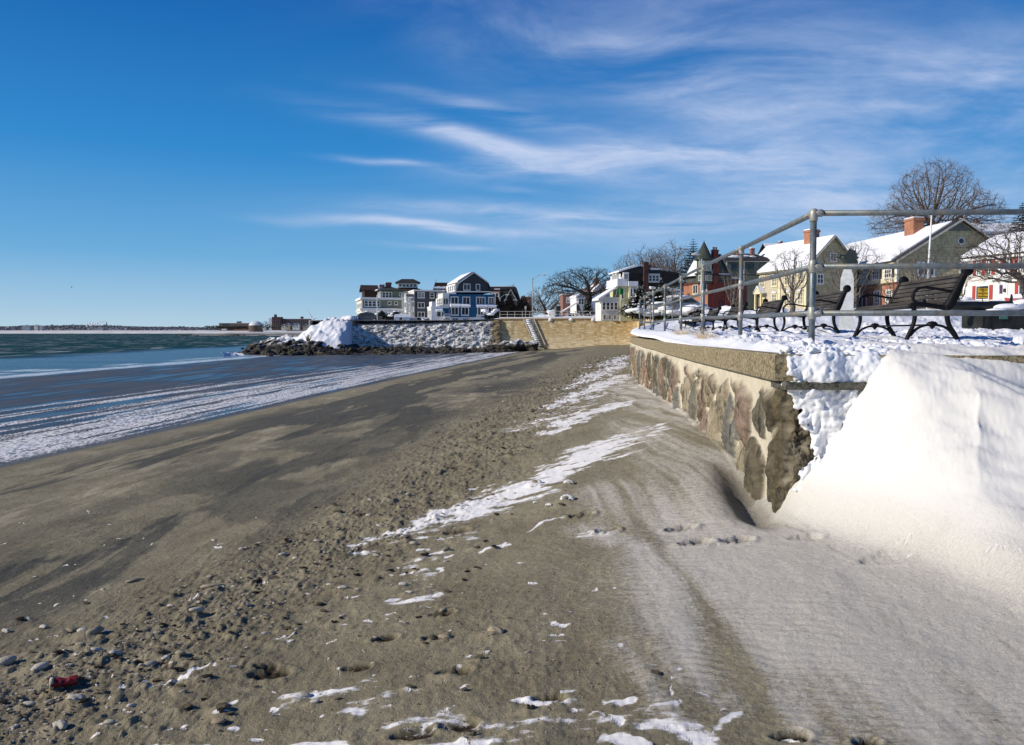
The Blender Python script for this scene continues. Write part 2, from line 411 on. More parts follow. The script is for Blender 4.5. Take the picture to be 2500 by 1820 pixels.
# broad frosty veils on the sand (weak)
VEILS=[]
def veil(st,*pw): VEILS.append(([G(u,v) for (u,v,w) in pw],[w for (u,v,w) in pw],st))
veil(.50,(1560,1330,.12),(1620,1400,.14),(1645,1500,.11),(1700,1640,.09),(1800,1720,.10))
veil(.62,(1850,1500,.10),(1950,1580,.22),(2060,1600,.20),(2120,1560,.12))
veil(.45,(1950,1760,.12),(1900,1700,.08))
veil(.55,(1560,1010,.5),(1600,1080,.5),(1700,1160,.45),(1800,1260,.4))
veil(.5,(1480,1200,.4),(1600,1240,.4),(1700,1290,.3),(1900,1330,.3),(2100,1370,.3))
veil(.40,(2000,1420,.4),(2250,1500,.45),(2500,1600,.4))
veil(.35,(2200,1650,.35),(2500,1750,.4))
veil(.3,(1500,1560,.05),(1560,1650,.06),(1650,1760,.06))
veil(.45,(1500,1320,.15),(1420,1290,.15))
def segfield(X,Y,items,edge=.45):
    out=np.zeros_like(X)
    for pts,ws,st in items:
        for i in range(len(pts)-1):
            a,b=pts[i],pts[i+1]; wa,wb=ws[i],ws[i+1]
            if max(wa,wb)<=0: continue
            ax,ay=a.x,a.y; bx,by=b.x-a.x,b.y-a.y; L=bx*bx+by*by+1e-9
            m=max(wa,wb)*2.4
            sel=np.nonzero((X>min(a.x,b.x)-m)&(X<max(a.x,b.x)+m)&(Y>min(a.y,b.y)-m)&(Y<max(a.y,b.y)+m))
            if len(sel[0])==0: continue
            x=X[sel]-ax; y=Y[sel]-ay
            t=np.clip((x*bx+y*by)/L,0,1); d=np.hypot(x-t*bx,y-t*by); w=wa+(wb-wa)*t+1e-4
            out[sel]=np.maximum(out[sel],st*np.exp(-(d/w)**2*.9))
    return out
# stones, shells and clods of the debris band: (x, y, radius, kind)
PEB=[]
def sprinkle(n,pts,widths,rmin,rmax,rng):
    P=[G(u,v) for (u,v) in pts]
    for _ in range(n):
        i=rng.integers(0,len(P)-1); t=rng.random(); p=P[i].lerp(P[i+1],t); w=widths[i]+(widths[i+1]-widths[i])*t
        d=(P[i+1]-P[i]); d.z=0; d.normalize(); nrm=Vector((d.y,-d.x,0))
        off=rng.normal()*w*.5
        r=rmin*(rmax/rmin)**(rng.random()**1.8)
        PEB.append((p.x+nrm.x*off+rng.normal()*.05,p.y+nrm.y*off,r))
sprinkle(230,[(30,1790),(200,1650),(420,1560),(640,1420)],[1.1,1.4,1.4,1.3],.008,.030,RNG)
sprinkle(150,[(640,1420),(850,1320),(1050,1200),(1180,1080)],[1.0,1.2,1.4,1.6],.010,.035,RNG)
sprinkle(120,[(1180,1080),(1300,980),(1420,905),(1500,870)],[1.6,2.0,2.4,2.4],.02,.06,RNG)
sprinkle(130,[(760,1400),(950,1440),(1100,1500),(1400,1740)],[.9,.9,.8,.8],.006,.022,RNG)
# the ones that can be told apart in the photograph
HAND=[(480,1500,.040),(525,1470,.022),(545,1483,.020),(235,1590,.030),(196,1578,.024),(95,1635,.036),(70,1725,.026),(185,1715,.034),(265,1765,.022),(145,1775,.034),(365,1625,.032),(420,1620,.014),
 (590,1345,.022),(690,1355,.03),(720,1362,.022),(835,1435,.028),(600,1485,.026),(1085,1555,.03),(1210,1545,.034),(1110,1650,.028),(1370,1262,.0),(600,1340,.02),(380,1545,.028),(230,1550,.045),(85,1410,.016),
 (250,1440,.02),(10,1620,.045),(170,1540,.03),(430,1605,.018),(740,1695,.026),(330,1650,.018),(55,1760,.015),(320,1720,.016),(1385,1228,.05),(1230,1222,.02),(1310,1186,.05),(1390,1188,.04),(120,1720,.02)]
HP=[]
for u,v,r in HAND:
    if r>0: p=G(u,v); HP.append((p.x,p.y,r))
CUP=G(158,1686)
FOOT=[(1662,1289,.10,.05),(1697,1324,.10,.05),(1800,1316,.095,.045),(1420,1262,.09,.045),(1483,1300,.08,.05),(1965,1308,.10,.02),(2165,1357,.14,.02),(2345,1344,.14,.02),(1115,1300,.1,.03),(660,1640,.1,.02),
      (1010,1790,.09,.02),(1120,1770,.08,.02),(870,1630,.07,.018),(650,1625,.06,.02),(940,1560,.07,.02),(1080,1500,.07,.025),(1060,1560,.06,.03),(1110,1640,.08,.03),(1340,1700,.07,.025),(1930,1790,.07,.02),(2115,1806,.05,.02)]
FP=[(G(u,v),a,b) for u,v,a,b in FOOT]
def splat(Z,x1,y1,X,Y,rad):
    return None
def build_beach():
    OY=-4.0
    rows=list(np.linspace(-3.2,2.1,30))
    y=2.16
    while y<2.0 or y<132: rows.append(y); y+=max(.0105,.0042*y) if y<14 else .0075*y
    rows=np.array(rows)
    dense=np.linspace(-.69,.62,1300)
    tt=np.concatenate([np.linspace(-6,-.72,50),dense,np.linspace(.66,5,40)])
    Y=np.repeat(rows[:,None],len(tt),1); X=(Y-OY)*tt[None,:]
    Z=hbase(X,Y); t=X-xshore(Y)
    dryw=sstep(-.4,.8,t)
    fade=1-sstep(30,80,Y)
    # gentle undulation, wind ripples, grain
    und=(fbm(X*.35,Y*.16,4,3)-.5)*.11+(fbm(X*1.3,Y*.8,4,9)-.5)*.035
    Z=Z+und*dryw*1.0
    rip=np.sin((Y*1.0+X*.16+.35*fbm(X*1.2,Y*1.2,3,21))*2*pi/.055+3*vn(X*2.5,Y*2.5,33))
    rz=sstep(-.6,.6,X-.05*Y+.1)*sstep(16,7,Y)*sstep(.30,.5,fbm(X*.9,Y*.9,3,41))*(.4+1.2*vn(X*7,Y*18,43))
    Z=Z+rip*.0020*rz
    rough=(fbm(X*9,Y*9,4,51,.65)-.5)
    deb=segfield(X,Y,[([G(30,1790),G(200,1650),G(420,1560),G(640,1420),G(850,1320),G(1050,1200),G(1180,1080),G(1300,980),G(1420,905),G(1520,865)],[.9,1.0,.9,.8,.8,.9,1.1,1.2,1.4,1.5],.9)])
    deb2=segfield(X,Y,[([G(820,1400),G(1000,1440),G(1150,1500),G(1400,1740)],[.3,.35,.3,.45],.3),([G(100,1820),G(700,1790),G(1400,1820)],[.2,.2,.2],.3)])
    deb=np.maximum(deb,deb2)
    cl=sstep(.50,.72,fbm(X*6,Y*5,3,61)) ; cl2=sstep(.55,.75,fbm(X*16,Y*13,3,63))
    rg2=np.abs(fbm(X*7,Y*6,4,65,.6)-.5)*2
    Z=Z+dryw*(rough*.016+deb*(cl*.016+cl2*.010+.010*(rg2-.3)+.009*sstep(.55,.66,fbm(X*34,Y*28,3,67,.6)))*(1+.05*Y))
    dark=np.zeros_like(Z); stain=np.zeros_like(Z); light=np.zeros_like(Z)
    # mounds with wind tails behind stones
    for (px,py,r) in PEB+HP:
        m=r*5
        r0=np.searchsorted(rows,py-m); r1=np.searchsorted(rows,py+m)
        if r1<=r0: continue
        tl=(px-m)/(py-OY); tr=(px+m)/(py-OY)
        c0=np.searchsorted(tt,tl); c1=np.searchsorted(tt,tr)+1
        sx=X[r0:r1,c0:c1]-px; sy=Y[r0:r1,c0:c1]-py
        g=np.exp(-((sx+r*.9)/(r*1.9))**2-((sy+r*.5)/(r*1.25))**2)
        Z[r0:r1,c0:c1]+=g*r*.62
        light[r0:r1,c0:c1]=np.maximum(light[r0:r1,c0:c1],g)
        if r>.02:
            g2=np.exp(-((sx-r*1.1)/(r*.8))**2-((sy)/(r*.8))**2); Z[r0:r1,c0:c1]-=g2*r*.35
    # footprints
    for p,a,dp in FP:
        sx=X-p.x; sy=Y-p.y
        sel=np.nonzero((abs(sx)<a*2.5)&(abs(sy)<a*1.6)); 
        if len(sel[0])==0: continue
        x=sx[sel]; y_=sy[sel]; w=.55*a*(1+.25*np.sin(x/a*2.2)); e=(x/a)**2+(y_/w)**2
        n=vn(X[sel]*60,Y[sel]*60,5)
        Z[sel]+= -dp*sstep(1.15,.7,e)*(.75+.5*n)+.35*dp*np.exp(-((np.sqrt(e)-1.25)/.22)**2)
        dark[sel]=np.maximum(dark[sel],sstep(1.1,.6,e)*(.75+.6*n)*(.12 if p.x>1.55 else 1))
    # scoured hollow at the wall foot near the corner, with a crusted lip
    xe=xedge(Y); dw=xe-X
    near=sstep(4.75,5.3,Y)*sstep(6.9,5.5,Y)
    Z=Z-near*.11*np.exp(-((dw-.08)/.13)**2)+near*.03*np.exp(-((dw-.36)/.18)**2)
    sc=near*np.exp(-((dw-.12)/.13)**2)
    Z=np.where((Y>5.2)&(dw<.02)&(Y<40),Z+.02,Z)
    # snow drift
    D=drift(X,Y)
    soft=(fbm(X*.9+3,Y*1.6,4,71)-.5)*.12+(fbm(X*2.6+Y,Y*4.5+X*2,6,75,.58)-.5)*.12
    hb=hbase(X,np.minimum(Y,5.19)); dm=sstep(.02,.16,D-hb)*(Y<5.6)*sstep(1.66,1.8,X); dcol=sstep(-.02,.26,D-hb+.10*(fbm(X*2,Y*3,4,79)-.5))*(Y<5.6)*sstep(1.66,1.8,X)
    ridges=np.abs(np.sin((X*1.1-Y*.55+.5*fbm(X*1.5,Y*1.5,3,77))*4.2))**.5*.05
    Dz=D+soft*sstep(.05,.5,D-hb)-ridges*sstep(.2,.6,D-hb)*sstep(1.32,1.0,D)
    Z=np.where((Y<5.6)&(X>1.6),np.maximum(Z,Dz*dm+Z*(1-dm)),Z)
    wq=.010+.018*Y
    snow=segfield(X+(fbm(X*3.1,Y*2.2,4,301,.6)-.5)*2.4*wq+(fbm(X*14,Y*10,3,303,.6)-.5)*1.6*wq,Y+(fbm(X*3.1+9,Y*2.2,4,305,.6)-.5)*3.*wq,STROKES)
    for _ in range(1): pass
    # powder snow breaks up along the wind
    brk=fbm(X*5-Y*1.2,Y*14,4,81,.6)
    wn=fbm(X*1.6,Y*2.4,4,85)
    snowm=sstep(.22,.95,snow*(.02+1.62*brk)+(wn-.5)*.5*sstep(.03,.4,snow))
    drc=sstep(-.06,.34,D-hb+.06*(fbm(X*2,Y*3,4,79)-.5))*(Y<5.6)*sstep(1.62,1.85,X)*sstep(3.0,4.3,Y+.25*(X-2))
    Z=Z+snowm*(1-dm)*.006*(1+.03*Y)*dryw
    # frost: builds towards the wall and the right
    fr=.80*sstep(-.3,2.6,X-.03*Y+.45*(fbm(X*.7,Y*.7,3,91)-.5)*2)*sstep(30,9,Y)
    fr=np.where(Y<5.2,fr*sstep(.1,2.0,X+.2*(Y-3)),fr)
    fr=np.maximum(fr,segfield(X,Y,VEILS))
    fr=fr+1.1*np.exp(-((X-2.7)/1.7)**2-((Y-4.0)/1.0)**2)
    band=fbm(X*1.5-Y*.45,Y*.35+X*.3,5,93,.6)
    psi=(X-.6)/(1+.10*np.clip(6.5-Y,-3,4))+.16*(fbm(X*1.2,Y*.8,3,96)-.5)
    flow=fbm(psi*4.2,Y*.22,4,97,.55)*.6+fbm(psi*17,Y*.5,4,98,.6)*.4
    fr=np.clip(fr*(.34+1.05*sstep(.32,.68,flow))*(.7+.6*band)+.22*np.maximum(fr-.9,0),0,1)
    frt=.62*fbm(X*9,Y*30,4,95,.65)+.38*(.5+.5*rip)*np.clip(rz,0,1)+.19*(1-np.clip(rz,0,1))  # frost whiter on ripple crests, also painting their lit tops
    frost=np.clip(fr*(.70+.8*frt),0,1)*(1-sc)
    # dark wet streaks along the beach
    al=fbm((t)*.55+.5*fbm(X*.2,Y*.2,3,7),Y*.10,7,101,.64)
    st=sstep(.455,.505,al)*sstep(8.6,5.5,t-.02*Y)*sstep(.3,2.2,t)
    g=[(G(380,1290),2.2,.5),(G(150,1400),1.2,.8),(G(1270,945),2.8,1.0),(G(900,1060),2.0,.5),(G(700,1130),2.4,.6),(G(1000,1000),3.,.4)]
    blobs=np.zeros_like(Z)
    for p,w,s_ in g: blobs=np.maximum(blobs,s_*np.exp(-((X-p.x)/w*1.4)**2-((Y-p.y)/(w*1.7))**2))
    darkw=np.clip(st*.95+blobs*sstep(.40,.50,fbm(X*.8,Y*.5,7,105,.62))*1.5,0,1)*(1-.8*deb)
    # slush and ice belt seaward of the dry sand
    ice=sstep(.25,-.25,t+ .6*(fbm(X*.8,Y*.25,4,111)-.5))*sstep(-12.5,-1.,t)
    icet=fbm((t)*4.2+1.2*fbm(X*.5,Y*.12,3,113),Y*.20,6,115,.66)
    stri=sstep(.50,.62,fbm(t*2.2+.8*fbm(X*.4,Y*.1,3,119),Y*.05,5,121,.6))
    icem=sstep(.34,.62,icet*.95+.20*sstep(-6,-.8,t)*sstep(.2,-1.2,t)-.06)*sstep(-7.5,-3,t)*sstep(.1,-.9,t)
    icem=np.maximum(icem,stri*(.35+.8*sstep(.4,.6,icet))*sstep(-13,-6,t)*sstep(-.5,-2,t))
    icem=np.clip(np.maximum(icem,.34*sstep(-6,-2.5,t)*sstep(.15,-.3,t)*(.5+icet)),0,1)
    wet=sstep(.3,-.3,t)
    clod=icem*sstep(.5,.75,fbm(X*4,Y*4,4,117))
    Z=Z+clod*.018*sstep(-5,-.5,t)+icem*.006
    lite=sstep(.40,.62,fbm(t*.5+.5*fbm(X*.3,Y*.2,3,8),Y*.13,5,401,.58))*sstep(9.8,7.5,t)*sstep(-.2,1.,t)
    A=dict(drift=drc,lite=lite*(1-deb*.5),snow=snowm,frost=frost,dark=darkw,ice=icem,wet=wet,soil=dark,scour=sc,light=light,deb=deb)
    cov=(Z>-3)
    m=None
    t_=NT('beach_sand'); P=t_.pos()
    n1=t_.noise(P,1.3,6,.6); n2=t_.noise(P,22,5,.7); n3=t_.noise(P,160,3,.7); n4=t_.noise(t_.mapv(P,(1.2,.35,1)),2.2,6,.62)
    sand=t_.mix(t_.sm(n1,.32,.68),(.205,.176,.108),(.295,.257,.165))
    sand=t_.mix(t_.math('MULTIPLY',t_.sm(n2,.35,.7),.35),sand,(.12,.10,.07))
    sand=t_.mix(t_.math('MULTIPLY',t_.attr('light'),.55),sand,(.34,.28,.19))  # mounds on the sun side of stones painted paler, as if lit
    sand=t_.mix(t_.math('MULTIPLY',t_.math('MULTIPLY',t_.sm(n4,.48,.66),.7),t_.attr('lite')),sand,(.42,.365,.25))
    sand=t_.mix(t_.math('MULTIPLY',t_.attr('deb'),t_.sm(n2,.5,.75)),sand,(.06,.045,.03))
    dk=t_.math('MULTIPLY',t_.attr('dark'),t_.math('ADD',.55,t_.math('MULTIPLY',n4,.7)),clamp=True)
    c=t_.mix(t_.math('MULTIPLY',dk,.85),sand,(.040,.042,.040))
    fz=t_.noise(t_.mapv(P,(34,95,30)),1,6,.74,.5)
    ff=t_.math('MULTIPLY',t_.math('ADD',.12,t_.math('MULTIPLY',t_.attr('frost'),.9)),t_.sm(t_.math('ADD',fz,t_.math('MULTIPLY',t_.attr('frost'),.40)),.52,.78),clamp=True)
    c=t_.mix(ff,c,(.64,.59,.505))
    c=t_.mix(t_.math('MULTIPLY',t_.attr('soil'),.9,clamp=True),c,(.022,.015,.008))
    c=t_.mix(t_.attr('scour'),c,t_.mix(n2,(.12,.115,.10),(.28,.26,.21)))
    # wet flats
    fl=t_.noise(t_.mapv(P,(.9,.10,1)),1,6,.6)
    flat=t_.mix(t_.sm(fl,.40,.62),(.034,.037,.038),(.085,.085,.080))
    c=t_.mix(t_.attr('wet'),c,flat)
    sn=t_.math('MAXIMUM',t_.attr('snow'),t_.math('MULTIPLY',t_.attr('ice'),t_.sm(t_.noise(t_.mapv(P,(5,1.4,1)),3.5,6,.74),.36,.58)))
    # powder edge breaks up against the sand grain
    pw=t_.noise(t_.mapv(P,(14,46,20)),1,5,.72); sn=t_.sm(t_.math('ADD',sn,t_.math('MULTIPLY',t_.math('ADD',t_.math('MULTIPLY',t_.math('SUBTRACT',n2,.5),.7),t_.math('MULTIPLY',t_.math('SUBTRACT',pw,.5),1.0)),t_.math('SUBTRACT',1.,t_.sm(sn,.80,1.0)))),.30,.66)
    c=t_.mix(sn,c,t_.mix(n1,(.76,.73,.69),(.82,.79,.75)))
    c=t_.mix(t_.math('POWER',t_.attr('drift'),.8),c,t_.mix(n1,(.655,.63,.585),(.725,.70,.655)))
    rg=t_.mix(t_.attr('wet'),(.85,.85,.85),t_.mix(t_.sm(fl,.38,.55),(.28,.28,.28),(.6,.6,.6)))
    rg=t_.mix(sn,rg,(.7,.7,.7))
    grain=t_.math('MULTIPLY',t_.math('SUBTRACT',1.,t_.math('MAXIMUM',t_.math('MAXIMUM',t_.attr('snow'),t_.math('MULTIPLY',t_.attr('drift'),.85)),t_.math('MULTIPLY',t_.attr('wet'),.9))),1.)
    nb=t_.bump(t_.math('MULTIPLY',n3,grain),.8,.007); nb=t_.bump(t_.math('MULTIPLY',n2,grain),.8,.02,nb)
    nb=t_.bump(t_.math('MULTIPLY',fz,t_.math('MULTIPLY',t_.attr('frost'),t_.math('SUBTRACT',1.,t_.attr('drift')))),.9,.014,nb)
    sp=t_.mix(t_.attr('wet'),(.15,.15,.15),(.36,.36,.36))
    mat=t_.set(c,rg,nb,sp)
    o=grid_object('sand_beach',X,Y,Z,mat,A); tag(o,kind='structure',label='grey brown sand beach with frost, powder snow and an icy wet shore')
    return o,X,Y,Z,rows,tt
BE,BX,BY,BZ,BROWS,BTT=build_beach()
def gz(x,y):
    i=min(max(int(np.searchsorted(BROWS,y)),1),len(BROWS)-1); j=min(max(int(np.searchsorted(BTT,x/(y+4.0))),1),len(BTT)-1)
    return float(BZ[i,j])
# ================================================================ sea
def build_sea():
    ys=np.concatenate([np.linspace(-60,30,10),np.linspace(32,220,90),np.geomspace(224,26000,40)])
    xs=np.concatenate([-np.geomspace(30000,240,26),np.linspace(-236,60,110),np.geomspace(80,20000,12)])
    Y,X=np.meshgrid(ys,xs,indexing='ij')
    Z=np.full_like(X,SEA_Z)+(fbm(X*.15,Y*.15,3,5)-.5)*.03
    s=xsurf(np.clip(Y,-60,110))-X        # distance out from the surf line
    t=NT('sea_water'); P=t.pos(); x,y,z=t.xyz(P)
    A=dict(off=np.clip(s,-60,400))
    off=t.attr('off')
    w=t.noise(t.mapv(P,(.05,.05,1)),1,4,.6)
    offw=t.math('ADD',off,t.math('MULTIPLY',t.math('SUBTRACT',w,.5),26.))
    deep=t.sm(offw,22,34)
    n=t.noise(t.mapv(P,(.10,.05,1)),1,6,.65)
    green=t.mix(t.sm(n,.3,.7),(.006,.030,.023),(.018,.056,.042))
    # patches of wind and calm near the shore
    st=t.noise(t.mapv(P,(.045,.30,1)),1,6,.6)
    blue=t.mix(t.sm(st,.40,.60),(.007,.030,.050),(.045,.070,.085))
    c=t.mix(deep,blue,green)
    cap=t.noise(t.mapv(P,(.75,.085,1)),1,3,.55); cap2=t.noise(t.mapv(P,(.035,.02,1)),1,3)
    caps=t.math('MULTIPLY',t.sm(t.math('ADD',cap,t.math('MULTIPLY',t.math('SUBTRACT',cap2,.5),.25)),.605,.65),deep)
    # thin lines of foam where the swell dies on the flat
    fx=t.noise(t.mapv(P,(.35,.05,1)),1,6,.65)
    l1=t.math('SUBTRACT',1.,t.sm(t.math('ABSOLUTE',t.math('ADD',off,t.math('ADD',-1.2,t.math('MULTIPLY',t.math('SUBTRACT',fx,.5),3.)))),.3,2.0))
    l2=t.math('SUBTRACT',1.,t.sm(t.math('ABSOLUTE',t.math('ADD',off,t.math('ADD',-4.6,t.math('MULTIPLY',t.math('SUBTRACT',fx,.5),7.)))),.2,1.6))
    fm=t.math('MAXIMUM',t.math('MULTIPLY',l1,.95),t.math('MULTIPLY',l2,t.sm(st,.42,.62)))
    fm=t.math('MAXIMUM',fm,t.math('MULTIPLY',caps,.8))
    c=t.mix(t.math('MULTIPLY',fm,t.sm(t.noise(t.mapv(P,(1.2,.5,1)),1,5,.7),.30,.55)),c,(.74,.73,.69))
    bw=t.noise(t.mapv(P,(1.3,.8,1)),1,5,.7); bw2=t.noise(t.mapv(P,(.25,.14,1)),1,4,.6)
    nb=t.bump(bw,.9,.12); nb=t.bump(t.math('MULTIPLY',bw2,deep),1.,1.0,nb)
    ro=t.mix(deep,(.22,.22,.22),(.5,.5,.5))
    t.put(t.math('ADD',1.16,t.math('MULTIPLY',deep,-.08)),t.b.inputs['IOR']); m=t.set(c,ro,nb,.5)
    o=grid_object('sea_water',X,Y,Z,m,A); tag(o,kind='structure',label='green choppy sea with whitecaps, blue and calm near the beach')
    return o
build_sea()
# ================================================================ upland snow (the park on top of the walls and the ground of the houses)
def upz(x,y):
    x=np.asarray(x,float); y=np.asarray(y,float)
    z=np.interp(y,[5,6,8,10,12,15,20,30,35,45,60,80,100,130,200,400],[1.37,1.375,1.40,1.43,1.455,1.50,1.52,1.62,1.95,2.4,2.9,3.3,3.45,3.6,4.5,5.0])
    z=z+sstep(12,60,x)*sstep(55,110,y)*2.2
    z=z-sstep(6,-10,x)*sstep(95,115,y)*.75
    return z
def snow_relief(X,Y,near):
    return ((fbm(X*2.0,Y*1.6,5,131,.55)-.5)*.075+(fbm(X*11,Y*8,4,133,.6)-.5)*.034*(.3+1.4*sstep(.35,.65,fbm(X*1.1,Y*.9,3,149))))*near
def build_upland():
    rows=[5.23]; 
    while rows[-1]<103.0: rows.append(rows[-1]+max(.018,.0042*rows[-1]))
    rows[-1]=103.2; rows=np.array(rows)
    tt=np.concatenate([np.array([0,.0008,.0025,.005]),np.linspace(.008,.62,420),np.linspace(.64,3.2,60)])
    Y=np.repeat(rows[:,None],len(tt),1); X=xedge(Y)+.014+Y*tt[None,:]
    Z=upz(X,Y); d=X-xedge(Y)
    near=sstep(60,20,Y)*sstep(.02,.5,d)
    Z=Z+snow_relief(X,Y,near)
    # chunky trampled snow between railing and benches
    ck=sstep(.56,.66,fbm(X*6.5,Y*4.5,4,141,.65))*sstep(9.6,8.2,Y)*.030*(.25+1.2*sstep(.4,.65,fbm(X*.9,Y*.7,3,145)))+sstep(.60,.68,fbm(X*3.4,Y*2.6,4,143,.65))*.045*sstep(.38,.6,fbm(X*.8+4,Y*.6,3,147))
    Z=Z+ck*near*sstep(26,9,Y)
    Z=Z+((fbm(X*.55,Y*.38,5,171,.55)-.5)*.26+sstep(.56,.66,fbm(X*1.7,Y*1.1,4,173,.6))*.07)*sstep(10.5,15,Y)*sstep(95,60,Y)*sstep(.5,3.,d)
    # lip rolled over the coping, ploughed bank along the road behind
    Z=Z-.035*sstep(.30,.0,d)+.05*sstep(.0,.25,d)*sstep(.7,.35,d)
    bank=np.exp(-((Y-33-.08*X+2*(fbm(X*.2,Y*.2,2,9)-.5))/2.4)**2)*(.35+.5*fbm(X*.6,Y*.6,3,15))
    Z=Z+bank*sstep(6,9,X)
    Z=np.where(d<=0.0145,Z-.05,Z)
    Z=Z-.02-(.0+snow_relief(X,Y,near)+ck*near)*sstep(5.75,5.25,Y)*sstep(9,4,X)-.06*sstep(5.36,5.23,Y)
    # long low drifts further back
    o=grid_object('snow_ground',X,Y,Z,snowmat()); tag(o,kind='structure',label='trampled snow covering the park behind the sea wall')
    global UPX
    UPX=(rows,tt,Z)
    xs=np.concatenate([np.linspace(-31,30,90),np.linspace(32,330,60)]); ys=np.concatenate([np.linspace(103.2,150,60),np.geomspace(152,600,40)])
    Y,X=np.meshgrid(ys,xs,indexing='ij')
    cut=np.interp(Y,[103,112,130,600],[-27,-29,-31,-60])
    X=np.where(X<cut,cut,X)
    ys0=np.interp(X,[-1.7,16.4,16.5],[103.2,100.66,103.2]); Y=Y-103.2+ys0
    Z=upz(X,Y)+(fbm(X*.35,Y*.35,4,151)-.5)*.5*sstep(.3,4,Y-ys0)
    Z=Z+.55*np.exp(-((Y-ys0-7)/2.2)**2)*sstep(1,5,X)*(.3+fbm(X*.5,Y*.5,3,19))
    Z=np.where(X<=cut+.01,-2.,Z)
    o=grid_object('snow_ground',X,Y,Z,snowmat()); tag(o,kind='structure',label='snow covered street and gardens among the far houses')
build_upland()
def uz(x,y):
    rows,tt,Z=UPX
    if y>=103: return float(upz(x,y))
    i=min(max(int(np.searchsorted(rows,y)),1),len(rows)-1); j=min(max(int(np.searchsorted(tt,(x-float(xedge(y)))/y)),1),len(tt)-1)
    return float(Z[i,j])
# ================================================================ near stone wall
def wall_stone_mat():
    t=NT('wall_stone'); P=t.coord()
    c=t.attr('col',False); mo=t.attr('mortar')
    n=t.noise(P,9,6,.7); n2=t.noise(P,60,4,.7); n3=t.noise(t.mapv(P,(14,14,2.2)),1,4,.6)
    col=t.mix(t.math('SUBTRACT',1.,mo),c,t.mix(1.,c,t.ramp(n,[(.25,.35),(.5,.9),(.75,1.55)]),'MULTIPLY'))
    col=t.mix(t.math('MULTIPLY',t.math('SUBTRACT',1.,mo),t.sm(n3,.52,.70)),col,(.035,.030,.022))
    col=t.mix(t.math('MULTIPLY',mo,t.sm(n,.62,.78)),col,(.30,.24,.15))
    nb=t.bump(n,.8,.02); nb=t.bump(t.math('MULTIPLY',n2,t.math('SUBTRACT',1.25,mo)),.8,.008,nb)
    return t.set(col,.8,nb,.2)
WALLM=wall_stone_mat()
def worley(px,py,sx,sy,seed,jit=.8):
    gx=px/sx; gy=py/sy; ix=np.floor(gx); iy=np.floor(gy)
    f1=np.full(px.shape,9.); f2=np.full(px.shape,9.); idd=np.zeros(px.shape)
    for a in (-1,0,1):
        for b in (-1,0,1):
            cx=ix+a; cy=iy+b
            jx=cx+.5+(_h(cx,cy,seed)-.5)*jit+.25*(np.mod(cy,2)); jy=cy+.5+(_h(cx,cy,seed+9)-.5)*jit
            k=.8+.5*_h(cx,cy,seed+3)
            d=np.hypot((gx-jx),(gy-jy))*k
            m=d<f1
            f2=np.where(m,f1,np.minimum(f2,d)); idd=np.where(m,_h(cx,cy,seed+21),idd); f1=np.where(m,d,f1)
    return f1,f2,idd
PAL=np.array([(.20,.17,.11),(.13,.115,.085),(.26,.20,.12),(.10,.10,.085),(.24,.15,.10),(.17,.155,.12),(.30,.25,.17),(.12,.10,.065),(.22,.16,.12),(.15,.145,.125)])
def stone_field(S,Zz,seed=3,w=.52,h=.50,thr=.085):
    wx=S+.10*(fbm(S*2.5,Zz*2.5,3,201)-.5)*2; wz=Zz+.08*(fbm(S*2.2,Zz*2.5,3,203)-.5)*2
    f1,f2,i=worley(wx,wz,w,h,seed)
    e=f2-f1
    th=thr*(1+1.3*(fbm(S*1.7,Zz*2,3,207)-.5)*2)
    st=sstep(th,th+.05,e)
    st=st*sstep(.33,.39,fbm(S*2.0,Zz*1.3,5,261,.62)+.16*i)
    col=PAL[(i*len(PAL)).astype(int)%len(PAL)]
    return st,e,i,col
seawall=empty('stone_sea_wall',(1.75,5.2,.2),0,'rough stone sea wall with cream pointing and a concrete coping, nearest the camera','sea wall')
def rel(o):
    o.parent=seawall; o.matrix_parent_inverse=Matrix.Translation((-1.75,-5.2,-.2)); return o
